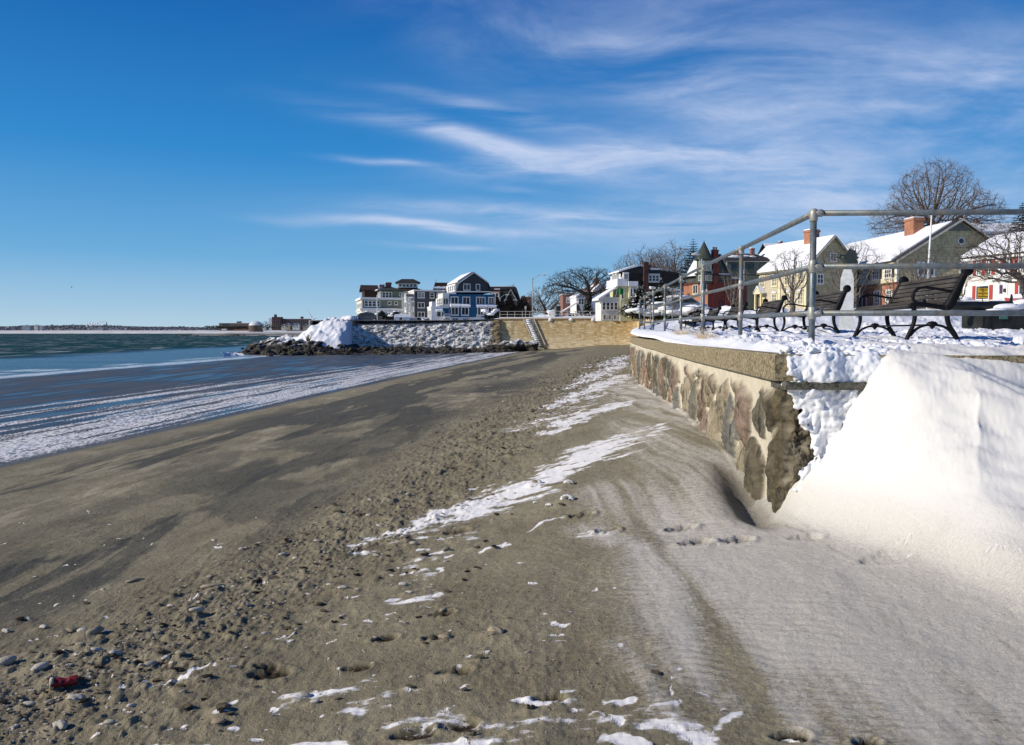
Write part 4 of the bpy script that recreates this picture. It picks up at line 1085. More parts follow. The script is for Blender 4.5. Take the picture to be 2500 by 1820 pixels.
    def door(s,face,off,a,w,z,h,mat,trim=None):
        k=s.k; m=MB(); d=.05/k
        def B(m,a0,a1,z0,z1,dd):
            if face=='f': m.box(a0,off-dd,z0,a1,off-.001/k,z1)
            else: m.box(off-dd,a0,z0,off-.001/k,a1,z1)
        B(m,a,a+w,z,z+h,d*.5); o=s.mb(m,'door',mat)
        m=MB(); f=.14/k
        B(m,a-f,a,z,z+h+f,d); B(m,a+w,a+w+f,z,z+h+f,d); B(m,a,a+w,z+h,z+h+f,d); s.mb(m,'door_frame',trim or WHITE,o)
        m=MB(); B(m,a+w*.82,a+w*.88,z+h*.42,z+h*.47,d*.9); s.mb(m,'handle',IRON,o)
        return o
def P3(u,v,d): return at(u,v,d)
def railrun(H,name,pts,h,nb,mat,rad=.03):
    k=H.k; m=MB()
    for i in range(len(pts)-1):
        a=Vector(pts[i]); b=Vector(pts[i+1])
        for z in (h,h*.12): m.tube([a+Vector((0,0,z)),b+Vector((0,0,z))],rad/k,5)
        n=nb
        for j in range(n+1):
            p=a.lerp(b,j/n); m.tube([p,p+Vector((0,0,h))],rad*.6/k,4)
    return H.mb(m,name,mat)
# ---------------------------------------------------------------- far wall of tan concrete across the bay
def build_far_walls():
    tan=NT('tan_concrete'); P=tan.coord(); x,y,z=tan.xyz(P)
    n=tan.noise(P,.35,6,.6); n2=tan.noise(tan.mapv(P,(1.2,1.2,4)),1,5,.7); n3=tan.noise(P,3,5,.7); n4=tan.noise(tan.mapv(P,(.9,.9,.12)),1,4)
    c=tan.mix(tan.sm(n,.35,.65),(.47,.33,.155),(.56,.42,.22)); c=tan.mix(tan.math('MULTIPLY',tan.sm(n2,.50,.58),.75),c,(.80,.68,.48))
    c=tan.mix(tan.math('MULTIPLY',tan.sm(n3,.56,.75),.5),c,(.20,.13,.06)); c=tan.mix(tan.math('MULTIPLY',tan.sm(n4,.55,.7),.35),c,(.17,.12,.06))
    lo=tan.sm(z,2.2,.6); c=tan.mix(tan.math('MULTIPLY',lo,tan.sm(n2,.35,.6)),c,(.78,.66,.46))
    jx=tan.math('ABSOLUTE',tan.math('SUBTRACT',tan.math('FRACT',tan.math('DIVIDE',x,2.9)),.5)); c=tan.mix(tan.sm(jx,.487,.495),c,(.58,.47,.30))
    nb=tan.bump(n3,.6,.05); tan.set(c,.85,nb,.15); TM=tan.m
    y0=103.2
    r=empty('concrete_sea_wall',(-1.7,y0,-.6),R(-8),'tall tan concrete sea wall with pale patches across the end of the beach','sea wall')
    m=MB(); m.box(0,0,0,20.6,1.2,3.83); m.build('wall_face',TM,r)
    m=MB(); m.box(-.05,-.10,3.833,20.7,1.3,3.99); m.build('coping',conc_mat('tan_coping',(.30,.20,.10)),r)
    m=MB(); m.box(0,-.06,3.993,20.6,1.6,4.12); m.build('snow_cap',SNOW,r)
    for i,xx in enumerate((6.8,9.5,12.4,16.2)):
        m=MB(); m.blob((xx,-.08,3.80),.22,2,.3,i,(1.3,.5,1.2)); m.build('hanging_snow',SNOW,r,True)
    # stairway with snow running down its face
    s=empty('beach_stairs',(1.9,y0-.5,-.2),R(-8),'narrow snow covered stairs running down the face of the tan sea wall','stairs')
    m=MB()
    n=15
    for i in range(n):
        f=i/(n-1); zz=3.3*(1-f); xx=.2+1.5*f; m.box(xx-.5,-.10-.006*i,zz-.5,xx+.65,.05,zz+.02)
    m.build('steps',conc_mat('stair_concrete',(.3,.27,.2)),s)
    m=MB()
    for i in range(n):
        f=i/(n-1); zz=3.3*(1-f); xx=.2+1.5*f; m.blob((xx+.05,-.08-.012*i,zz+.06),.42,1,.3,i,(1.1,.45,.28))
    m.build('step_snow',SNOW,s,True)
    for sx in (-.62,.72):
        m=MB(); m.prism([(.2+sx,3.5),(.34+sx,3.5),(1.84+sx,.15),(1.7+sx,.15)],'y',-.20,-.02); m.build('stringer',conc_mat('stair_concrete2',(.55,.50,.42)),s)
    # railing of the far wall
    g=empty('white_railing',(-1.6,y0+.45,3.3),R(-8),'pale three-rail railing along the top of the far tan sea wall','railing')
    gm=plain('pale_painted_pipe',(.50,.48,.44),.5,.15,8)
    for h in (.25,.62,1.02):
        m=MB(); m.tube([(0,0,h),(20.0,0,h)],.028,6); m.build('rail',gm,g)
    for i in range(21):
        m=MB(); m.tube([(i*1.0,0,-.1),(i*1.0,0,1.04)],.032,6); m.build('post',gm,g)
    # wall along the hidden side of the bay
    b=empty('curved_sea_wall',(5.8,34,.2),0,'sea wall that bends away behind the nearest wall','sea wall')
    ys=np.linspace(33.7,102,40); m=MB(); vs=[]
    for y in ys:
        xx=float(xedge(y)); vs+=[(xx+.03-5.8,y-34,-1.),(xx+.03-5.8,y-34,float(upz(xx,y))-.26),(xx+.6-5.8,y-34,float(upz(xx,y))-.26)]
    m.add(vs,[(i*3,i*3+1,i*3+4,i*3+3) for i in range(len(ys)-1)]+[(i*3+1,i*3+2,i*3+5,i*3+4) for i in range(len(ys)-1)])
    m.build('wall_face',TM,b)
    # rough stone revetment further left
    rv=NT('snowy_rubble'); P=rv.pos(); x,y,z=rv.xyz(P)
    n=rv.noise(P,.9,6,.65); n2=rv.noise(rv.mapv(P,(2.4,2.4,6.0)),1,6,.68,1.2); vo=rv.n('ShaderNodeTexVoronoi'); rv.l(rv.mapv(P,(1.2,1.2,1.8)),vo.inputs['Vector']); vo.inputs['Scale'].default_value=1
    c=rv.mix(n,(.06,.05,.038),(.22,.18,.12)); left=rv.sm(x,-1.5,-4.5)
    sn=rv.math('MULTIPLY',rv.sm(n2,.43,.53),rv.math('ADD',.18,rv.math('MULTIPLY',left,.82)))
    sn=rv.sm(sn,.3,.6)
    c=rv.mix(rv.math('SUBTRACT',1.,left),c,(.26,.20,.12)); c=rv.mix(sn,c,(.82,.81,.80)); nb=rv.bump(n2,.8,.2); nb=rv.bump(vo.outputs[0],.8,.12,nb); rv.set(c,.85,nb,.15)
    w=empty('stone_revetment',(-18,103,-1),0,'battered stone retaining wall plastered with blown snow below the houses','retaining wall')
    xs=np.linspace(-25.0,-1.62,160); zs=np.linspace(-1.,1,40); XX,ZZ=np.meshgrid(xs,zs,indexing='ij')
    topz=np.interp(XX,[-25,-18,-10,-1.7],[2.35,2.5,2.62,3.15])+.12*(fbm(XX*1.4,XX*0,3,301)-.5)
    zz=-1+(topz+1)*(ZZ+1)/2
    YY=103.0-.9*(1-(ZZ+1)/2)-(fbm(XX*1.6,zz*2.6,6,303,.62)-.5)*.62
    o=grid_object('wall_face',XX+18,YY-103,zz+1,rv.m); o.parent=w
    XX2=np.repeat(xs[:,None],8,1); dd=np.linspace(0,6,8)[None,:]; YY2=YY[:,-1:]+dd-.05; ZZ2=topz[:,-1:]+.06*np.sin(XX2*3)*.5+.25*sstep(.3,3,dd)+.05
    o=grid_object('snow_cap',XX2+18,YY2-103,ZZ2+1,SNOW); o.parent=w
build_far_walls()
# ---------------------------------------------------------------- snow mound at the end of the point, rocks
def build_point():
    ys=np.linspace(88,118,120); xs=np.linspace(-33,-15,120); Y,X=np.meshgrid(ys,xs,indexing='ij')
    c=at(800,800,101)
    ridge=np.interp(X,[-33,-31,-28.5,-26,-24.5,-22,-19,-15],[-1.6,-1.0,.7,2.3,3.3,3.45,2.9,2.6])
    s=np.interp(Y,[88,93.5,97,101,104,118],[-1.9,-.35,.35,.93,1.0,1.0])
    Z=-1.3+(ridge+1.3)*s+(fbm(X*.5,Y*.5,5,311,.62)-.5)*1.5+(fbm(X*1.6,Y*1.6,4,313,.6)-.5)*.5
    Z=np.where(X>-21.2+.8*(fbm(Y*.8,Y*0,3,9)-.5),np.minimum(Z,np.interp(Y,[88,101,103],[-1.5,-.8,-.2])+0*X),Z)
    o=grid_object('snow_bank',X,Y,Z,SNOW); tag(o,kind='structure',label='steep white snow slope on the end of the rocky point')
    # rock bed
    ys=np.linspace(84,104,110); xs=np.linspace(-36,6.5,260); Y,X=np.meshgrid(ys,xs,indexing='ij')
    front=np.interp(X,[-36,-33,-30,-24,-14,-6,0,4,6.5],[99,96,92.5,89.5,89.5,92,95,99,104])
    h=np.interp(X,[-36,-33,-30,-27,-20,-12,-4,-1,2,5],[.3,1.3,2.0,1.9,.8,.5,.55,1.6,1.4,.3])
    t=np.clip((Y-front)/9,0,1.1)
    Z=-1.45+(h+.3)*t**.8*1.0+(fbm(X*.7,Y*.7,5,321,.62)-.5)*1.0*sstep(0,.12,t)+(fbm(X*2.2,Y*2.2,4,323,.6)-.5)*.5*sstep(0,.12,t)
    Z=np.where(Y<front,-2.2,Z)
    rk=NT('shore_rock'); P=rk.pos(); n=rk.noise(P,.8,6,.65); n2=rk.noise(P,3.5,5,.7); x,y,z=rk.xyz(P); nx,ny,nz=rk.xyz(rk.n('ShaderNodeNewGeometry').outputs['Normal'])
    c=rk.mix(rk.sm(n,.3,.7),(.014,.013,.010),(.055,.046,.032)); c=rk.mix(rk.math('MULTIPLY',rk.sm(n2,.5,.7),.5),c,(.11,.09,.06))
    dr=rk.sm(rk.math('ADD',z,rk.math('MULTIPLY',rk.math('SUBTRACT',n,.5),2.)),-.1,.6)
    sn=rk.math('MULTIPLY',rk.math('MULTIPLY',rk.sm(nz,.35,.75),dr),rk.sm(n,.38,.52)); c=rk.mix(sn,c,(.82,.81,.80))
    nb=rk.bump(n2,.8,.15); rk.set(c,.7,nb,.3); global ROCKM; ROCKM=rk.m
    o=grid_object('rocky_shore',X,Y,Z,ROCKM); tag(o,kind='structure',label='bed of dark rock along the foot of the far walls')
    protos=[]
    for i in range(7):
        m=MB(); m.blob((0,0,0),1,3,.42,40+i,(1.0,.85,.62),1.1); ob=m.build('boulder',ROCKM,None)
        protos.append(ob)
    rr=random.Random(11); n=0
    def put(x,y,z,s,lab,grp):
        nonlocal n
        o=protos[n] if n<7 else protos[n%7].copy()
        if n>=7: COL.objects.link(o)
        o.location=(x,y,z); o.scale=(s,s*rr.uniform(.7,1),s*rr.uniform(.8,1.25)); o.rotation_euler=(rr.uniform(-.5,.5),rr.uniform(-.5,.5),rr.uniform(0,6.3)); tag(o,lab,'boulder',grp); n+=1
    for i in range(210):
        x=rr.uniform(-34,5.5); fr=float(np.interp(x,[-36,-33,-30,-24,-14,-6,0,4,6.5],[99,96,92.5,89.5,89.5,92,95,99,104])); t=rr.random()**1.2; y=fr+t*8
        h=float(np.interp(x,[-36,-33,-30,-27,-20,-12,-4,-1,2,5],[.3,1.3,2.0,1.9,.8,.5,.55,1.6,1.4,.3]))
        z=-1.45+(h+.3)*t**.8*(8/9.)**.8+rr.uniform(-.1,.25); s=rr.uniform(.25,.7)*(1.35 if x<-24 else (1 if x<-14 else .85))
        if z<.1: put(x,y,z,s,'dark wet boulder in the jumble at the waterline below the far walls','dark boulders at the waterline')
        else: put(x,y,z,s,'brown boulder dusted with snow, upper part of the rock pile below the far walls','snow dusted boulders below the walls')
    for (u,v,s) in [(1262,842,1.15),(1290,846,1.3),(1300,852,.9),(1240,850,1.0)]:
        p=at(u,v,99); put(p.x,p.y,p.z-.1,s,'large brown boulder at the right end of the rock pile, before the tan wall','large boulders beside the tan wall')
    for (u,v,s) in [(592,851,.35),(660,868,.5),(750,867,.28),(630,848,.7)]:
        p=at(u,v,2.55*F/(v-813)); put(p.x,p.y,-1.12,s,'low black rock awash in the shallow water off the point','rocks awash off the point')
    # dry tuft on the snow
    bm=plain('dead_grass',(.30,.16,.08),.8,.3,8)
    p=at(752,828,93.5); m=MB()
    for i in range(60):
        a=rr.uniform(-.8,.8); b=rr.uniform(-.5,.5); q=Vector((b*.4,0,0)); m.tube([q,q+Vector((a*.5,rr.uniform(-.2,.2),rr.uniform(.5,1.0)))],[.02,.006],3)
    o=m.build('dead_grass_tuft',bm); o.location=p-Vector((0,0,.3)); tag(o,'reddish brown tuft of dead grass on the white snow slope','dry plant')
build_point()
# ================================================================ houses on the point (left)
def houses_left():
    sage=clap('sage_clapboard',(.17,.19,.15)); cream=clap('cream_clapboard',(.66,.62,.50)); grey=clap('grey_clapboard',(.07,.07,.085)); blue=clap('blue_clapboard',(.016,.095,.185)); slate=clap('slate_shingle',(.045,.050,.058),.2)
    wclap=clap('white_clapboard',(.72,.70,.66))
    k=124/F
    # green house -------------------------------------------------
    H=House('clapboard_house','large sage green three storey house with cream porches, leftmost on the point',P3(887,781,124),R(17),k)
    H.body('wall',0,94,0,120,-14,28,wclap); H.body('upper_wall',0,94,.5,120,28,51,sage)
    H.box('side_porch',-4,-.3,-2,118,-14,47,cream)
    H.box('porch_roof',-6,-.2,-4,120,22,25,WHITE); H.box('porch_roof',-8,100,-5,-.3,23,26,WHITE); H.box('porch_snow',-8,84,-5,-.4,26.1,28,SNOW)
    H.box('cornice',-7,96,-3,122,49,52,WHITE); H.box('deck_snow',-6,95,-2,121,52.1,54.5,SNOW)
    for i in range(4): H.win('f',.5,4+i*9.6,7,33,12,1,2,glass=GLASS)
    for x in (61,77): H.win('f',.5,x,6,38,6,1,1)
    for i in range(4): H.win('f',0,5+i*9.6,6.5,4,13,1,2,glass=GLASSL)
    H.win('f',0,56,9,3,13,2,1); H.win('f',0,70,6,3,13,1,1)
    H.door('f',0,45,7,0,15,plain('olive_door',(.22,.22,.12)))
    for i in range(5): H.win('l',-4,4+i*22,14,3,14,2,1,trim=WHITE,glass=glassmat('sunny_glass',(.30,.27,.16),.4)); H.win('l',-4,4+i*22,14,30,10,2,1,glass=glassmat('sunny_glass'))
    H.body('third_storey_wall',43,94,6,100,52,71,sage); H.win('f',6,48,6,55,12,1,2); H.win('f',6,56,6,55,12,1,2); H.win('f',6,64,6,55,12,1,2); H.win('f',6,90,3.4,60,6,1,1)
    H.box('corner_board',41.5,45,4.8,5.9,52,71,WHITE)
    H.body('side_wall',42.6,43,6,100,52,71,cream)
    for i in range(4): H.win('l',42.5,12+i*20,9,57,10,1,2)
    H.hip(43,96,6,100,71,85,.5,GROOF,None,'l'); 
    H.body('rear_block',10,40,60,118,52,76,BROOF); H.gable(8,42,60,118,74,86,'x',.3,.2,BROOF,'')
    H.chim(44,56,30,40,70,87,REDBRK); H.chim(60,74,34,44,76,93,REDBRK)
    H.box('entry_roof',58,92,-9,-.4,17,19,WHITE); H.box('entry_snow',58,92,-9,-.5,19.05,20.5,SNOW)
    for x in (59,90): H.box('porch_column',x,x+1.4,-8.5,-7.2,-6,17,WHITE)
    # house with belvedere behind
    k=150/F; H=House('belvedere_house','house with a cream lookout tower under a dark hipped roof, behind the sage green house',P3(970,781,150),R(8),k)
    H.body('wall',-8,58,6,80,-14,70,cream); H.hip(-8,60,6,80,70,86,.5,BROOF); H.body('lookout_wall',2,50,12,50,78,90,cream)
    H.hip(2,50,12,50,90,101,.5,DROOF,16)
    for i in range(5): H.win('f',12,5+i*9,5,81,6,1,1)
    # grey house ---------------------------------------------------
    k=121/F; H=House('clapboard_house','dark grey three storey flat roofed house with white stacked balconies on its left',P3(1012,781,121),R(17),k)
    H.body('wall',0,74,0,90,-14,69,grey); H.box('side_wall',-.6,-.1,0,90,-14,68.5,wclap); H.box('cornice',-1.5,76,-1.5,92,69.1,71.5,WHITE); H.box('roof_snow',-1,75,-1,91,71.6,73,SNOW)
    for r_,z in enumerate((7,30,54)):
        H.win('f',0,9,15,z,11,2,1,shut=None,glass=GLASS if r_!=2 else GLASSL); H.win('f',0,39,9,z,11,1,2); H.win('f',0,56,9,z,11,1,2)
        for x in (4.8,25.4,35,49.6,52.4,66.5): H.box('shutter',x,x+2.6,-.7,-.02,z,z+11,SHUTD)
    for z in (18,42):
        H.box('balcony_floor',-20,-.8,0,26,z,z+3.5,WHITE); railrun(H,'balcony_rail',[(-20,26,z+3.5),(-20,0,z+3.5),(-1,0,z+3.5)],8,8,WHITE)
    for (x,y) in ((-19.5,1),(-19.5,24),(-10,1)): H.box('balcony_post',x,x+2.2,y,y+2.2,-12,52,WHITE)
    H.box('balcony_roof',-21,-.8,-1,28,52,54,WHITE); H.box('awning',-19,-2,0,20,56,62,plain('dark_red_awning',(.06,.02,.02))); railrun(H,'balcony_rail',[(-20,26,54),(-20,0,54),(-1,0,54)],9,8,WHITE)
    H.box('side_bay',-8,-.8,8,30,-12,52,wclap); H.win('l',-8,12,12,26,12,2,1)
    # blue house ---------------------------------------------------
    k=116/F; H=House('clapboard_house','blue three storey house with slate grey gambrel gable and white framed windows',P3(1097,787.5,116),R(17),k)
    H.body('foundation',0,115,.4,120,-14,13,wclap); H.body('wall',0,115,0,120,12.8,69,blue)
    H.box('side_wall',-.6,-.1,0,118,-13,68,wclap)
    m=MB(); m.prism([(18,73),(105,73),(96,97),(94,99),(62,120.5),(27,97),(25,95)],'y',1.5,118); H.mb(m,'gable_wall',slate)
    m=MB(); m.prism([(-2,68.5),(18,73.5),(103,74.5),(117,68.5),(117,71),(103,77),(18,76),(-2,71)],'y',-2.5,-.05); H.mb(m,'belt_course',WHITE)
    m=MB(); m.prism([(24,94),(60.5,119.5),(63,119.5),(98,96),(98,100),(62,124),(22,98)],'y',-2,120); ro=H.mb(m,'roof',DROOF)
    m=MB(); m.prism([(22,93.5),(24.6,95),(61,120.3),(63,120.3),(99,96),(99.3,98.5),(62,123.5),(22,97)],'y',-3.2,-2.1); H.mb(m,'rake_trim',WHITE,ro)
    m=MB(); m.prism([(21,98),(57,122),(57,124),(21,101)],'y',2,119); H.mb(m,'roof_snow',SNOW,ro)
    m=MB(); m.prism([(103,74),(97,96),(99,98),(109,74)],'y',-1,118); H.mb(m,'lower_roof',DROOF)
    H.box('dormer_wall',17,24.5,8,110,74,95,wclap)
    for i in range(4): H.win('l',17,12+i*22,9,79,12,1,2)
    H.win('f',1.5,37,15,80,13,2,1); H.win('f',1.5,68.5,8,80,13,1,1)
    for (a,w,n,s_) in ((5,16,2,1),(34.5,16,2,1),(69,20,3,1),(100,12,2,1)): H.win('f',0,a,w,44.5,16.5,n,1,.12)
    for (a,w,n) in ((6,15.5,2),(31.5,15.5,2),(72,20,3),(99,14,2)): H.win('f',0,a,w,19,17,n,1,.12,awn=True)
    for (a,w,n) in ((8.5,13,2),(34,14,3)): H.win('f',.4,a,w,2,7.5,n,1,.1)
    H.win('f',0,69,9,15.5,2.6,1,1,name='vent_hood',glass=WHITE)
    H.box('drain_pipe',115.3,117,-1,1,-10,69,WHITE)
    H.box('deck',-16,-.7,0,60,60,72,wclap); H.box('deck_floor',-16,17,-1,60,69,72,SNOW)
    H.body('side_wing',-17,-.7,2,80,-13,60,wclap)
    for i in range(3): H.win('l',-17,8+i*20,10,44,14,1,2)
    H.win('f',2,-14,4,44,14,1,1); H.win('f',2,-8,5,44,14,1,1)
    # porch annex on the left with stairs
    H.body('annex_wall',-46,-17.5,-8,40,-13,34,wclap); H.box('annex_snow',-47,-17,-9,40,34.1,38,SNOW); H.win('f',-8,-32,9,14,11,1,1,awn=True); H.win('f',-8,-20,4,14,11,1,1)
    for i in range(4): H.win('l',-46,-4+i*10,6,4,24,1,2,glass=GLASSL)
    H.body('annex_upper',-43,-34,0,34,38.1,50,wclap); railrun(H,'deck_rail',[(-33,-7,38),(-18,-7,38)],7,6,WHITE)
    m=MB()
    for i in range(12): m.box(-34+i*1.6,-16,-11+i*1.9,-32+i*1.6,-8.2,-9.6+i*1.9)
    H.mb(m,'steps',WHITE); m=MB(); m.tube([(-34,-16.3,-3),(-14,-16.3,20)],.5,5); m.tube([(-34,-16.3,-7),(-14,-16.3,15.5)],.4,5); H.mb(m,'stair_rail',WHITE)
    H.box('landing',-15,-.8,-16,-.5,11.5,13.2,WHITE); railrun(H,'landing_rail',[(-15,-16,13.2),(-1,-16,13.2)],7,6,WHITE)
    for x in (-15,-2): H.box('landing_post',x,x+1.5,-15.8,-14.2,-12,11.5,WHITE)
    H.body('porch_wall',-17,-.8,-.3,10,13.2,34,blue)
    # mansard house behind
    k=150/F; H=House('mansard_house','dark roofed house between the grey and blue houses, snow on its mansard',P3(1056,781,150),R(6),k)
    H.body('wall',0,80,0,60,-14,68,grey); m=MB(); m.prism([(0,68),(80,68),(74,88),(6,88)],'y',0,60); H.mb(m,'roof',BROOF); H.box('roof_snow',4,40,-2,30,76,80,SNOW); H.box('ridge_cap',6,74,0,60,88.1,90,DROOF); m=MB(); m.tube([(9,5,90),(9,5,98)],.4,4); H.mb(m,'finial',IRON)
    for i in range(3): H.win('f',0,12+i*14,6,72,8,1,1)
    # dark gabled house
    k=142/F; dk=clap('dark_olive_shingle',(.035,.038,.034),.2)
    H=House('gabled_house','dark house with a long steep roof and street facing gable, right of the blue house',P3(1199,781,142),R(-4),k)
    H.body('wall',0,66,0,60,-14,46,dk); m=MB(); m.prism([(0,46),(60,46),(70,40),(56,78),(-4,78)],'y',0,58); H.mb(m,'upper_wall',dk)
    m=MB(); m.prism([(-6,73),(57,73),(67,44),(72,40),(58.5,80),(-6,80)],'y',-2,62); ro=H.mb(m,'roof',DROOF)
    m=MB(); m.prism([(8,73),(22,73),(22,75),(8,75)],'y',-3,-2.1); H.mb(m,'roof_snow',SNOW,ro); H.box('ridge_snow',-4,57,0,40,80.1,81,SNOW,ro)
    H.body('front_gable',34,64,-14,20,-14,46,dk,72,'y'); m=MB(); m.prism([(32,44),(49,74),(66,44),(63.5,44),(49,70.5),(34.5,44)],'y',-15.5,-14.1); H.mb(m,'rake_trim',plain('grey_trim',(.25,.25,.24)))
    H.box('belt_course',34,64,-15,-14.1,46,49,plain('grey_trim',(.25,.25,.24))); H.win('f',-14,46,7,32,9,2,1,trim=plain('grey_trim',(.25,.25,.24)))
    H.body('bay',0,22,-10,0,0,66,clap('cream_green_clapboard',(.34,.34,.24))); H.win('f',-10,5,5,56,8,1,1); H.win('f',-10,13,5,56,8,1,1); H.box('bay_roof',-1,23,-11,2,66.1,69,REDBRK)
    H.win('f',-10,4,12,28,12,2,1); m=MB(); m.tube([(54,10,81),(54,10,88)],.4,4); H.mb(m,'finial',IRON)
    k=165/F; H=House('small_house','small dark house with a strip of snow down its roof, before the bare trees',P3(1262,781,165),R(-4),k)
    H.body('wall',0,32,0,40,-14,34,dk,54,'x'); H.gable(0,32,0,40,34,54,'x',.5,.2,DROOF,''); m=MB(); m.prism([(0,54.5),(8,56),(22,37),(16,36)],'y',-3,-2); H.mb(m,'roof_snow',SNOW); H.win('f',0,12,8,14,9,2,1)
    # small white shed
    k=112/F; H=House('garden_shed','small pale blue and white shed with snowy roof before the grey flat roofed house',P3(963,789.5,112),R(5),k,'shed')
    H.body('wall',0,37,0,20,-3,15,clap('pale_blue_boards',(.45,.52,.60)),None); m=MB(); m.prism([(-2,15),(39,15),(37,20),(34,22),(4,22),(0,20)],'y',-2,22); H.mb(m,'roof_snow',SNOW); H.win('f',0,12,7,7,7,1,1,glass=GLASS)
    H.box('side_panel',-.5,-.05,0,20,-3,15,WHITE)
    # yard fences
    H=House('yard_fence','thin black metal fence along the top of the revetment below the green house',P3(833,789,104),0,104/F,'fence')
    for i in range(18):
        H.mb(MB().tube([(i*12,2,-4),(i*12,2,10)],.45,5),'post',IRON)
    for z in (9.5,2): H.mb(MB().tube([(0,2,z),(204,2,z)],.30,5),'rail',IRON)
    H=House('board_fence','white solid board fence between the shed and the blue house',P3(1001,787,114),R(3),114/F,'fence'); H.box('panel',0,45,0,1,-6,10,WHITE); H.box('snow_cap',0,45,-.4,1.4,10.1,11.2,SNOW)
    # flagpole
    H=House('flagpole','slender white flagpole standing before the sage green house',P3(921,790,108),0,108/F,'flagpole')
    H.mb(MB().tube([(0,0,-6),(0,0,66)],[.9,.6],8),'pole',WHITE,None,True); H.mb(MB().lathe([(.0,65.8),(1,66.4),(1.2,67.2),(.8,68.1),(0,68.4)],8),'finial',WHITE,None,True)
houses_left()
def make_car(name,label,p,rz,paint,snowy=True,group='parked cars'):
    r=empty(name,p,rz,label,'car',group); L=4.4; W2=.86
    bm=plain('car_paint_%s'%paint[0],paint[1],.3,.05,3,0,1,0,.5); tyre=plain('tyre_rubber',(.012,.012,.012),.8,.2,10)
    m=MB(); prof=[(-2.2,.35),(-2.2,.72),(-1.9,.86),(-1.15,.92),(-.55,1.36),(.85,1.40),(1.55,.98),(2.1,.90),(2.2,.7),(2.2,.35),(1.75,.30),(-1.75,.30)]
    m.prism(prof,'y',-W2,W2); m.build('body',bm,r)
    m=MB(); pr=[(-1.05,.93),(-.50,1.31),(.80,1.34),(1.40,.98)]; m.prism(pr,'y',-W2-.008,-W2-.001); m.build('side_window',GLASS,r); m=MB(); m.prism(pr,'y',W2+.001,W2+.008); m.build('side_window',GLASS,r)
    for sx in (-1.4,1.4):
        for sy in (-1,1):
            m=MB(); m.lathe([(.18,-.10),(.31,-.10),(.33,-.06),(.33,.06),(.31,.10),(.18,.10)],16,(sx,sy*(W2-.04),.33),'y'); w=m.build('wheel',tyre,r,True)
            m=MB(); m.lathe([(.0,-.02),(.19,-.02),(.19,.02),(0,.02)],12,(sx,sy*(W2+.05),.33),'y'); m.build('rim',GALV,w,True)
    for sy in (-.6,.6):
        m=MB(); m.box(-2.215,sy-.15,.62,-2.19,sy+.15,.74); m.build('headlight',GLASSL,r); m=MB(); m.box(2.19,sy-.15,.66,2.215,sy+.15,.8); m.build('tail_light',SHUT,r)
    if snowy:
        m=MB(); m.blob((.15,0,1.43),.95,3,.1,3,(1.05,.8,.2)); m.blob((-1.5,0,.93),.6,2,.1,4,(1.1,1.25,.22)); m.blob((1.85,0,.98),.4,2,.1,5,(.9,1.8,.25)); m.build('snow_cover',SNOW,r,True)
    return r
def cars():
    def g(u,d): 
        p=at(u,800,d); return Vector((p.x,p.y,uz(p.x,p.y)))
    make_car('parked_car','dark grey car parked by the hedge below the sage green house',g(893,109),R(4),('grey',(.06,.062,.07)),False)
    make_car('parked_car','car under thick snow near the brick turret house, seen through the railing',g(1652,62),R(12),('silver',(.30,.30,.31)))
    make_car('parked_car','car with dark red paint showing below its snow, by the far road',g(1606,78),R(8),('red',(.20,.03,.03)))
cars()
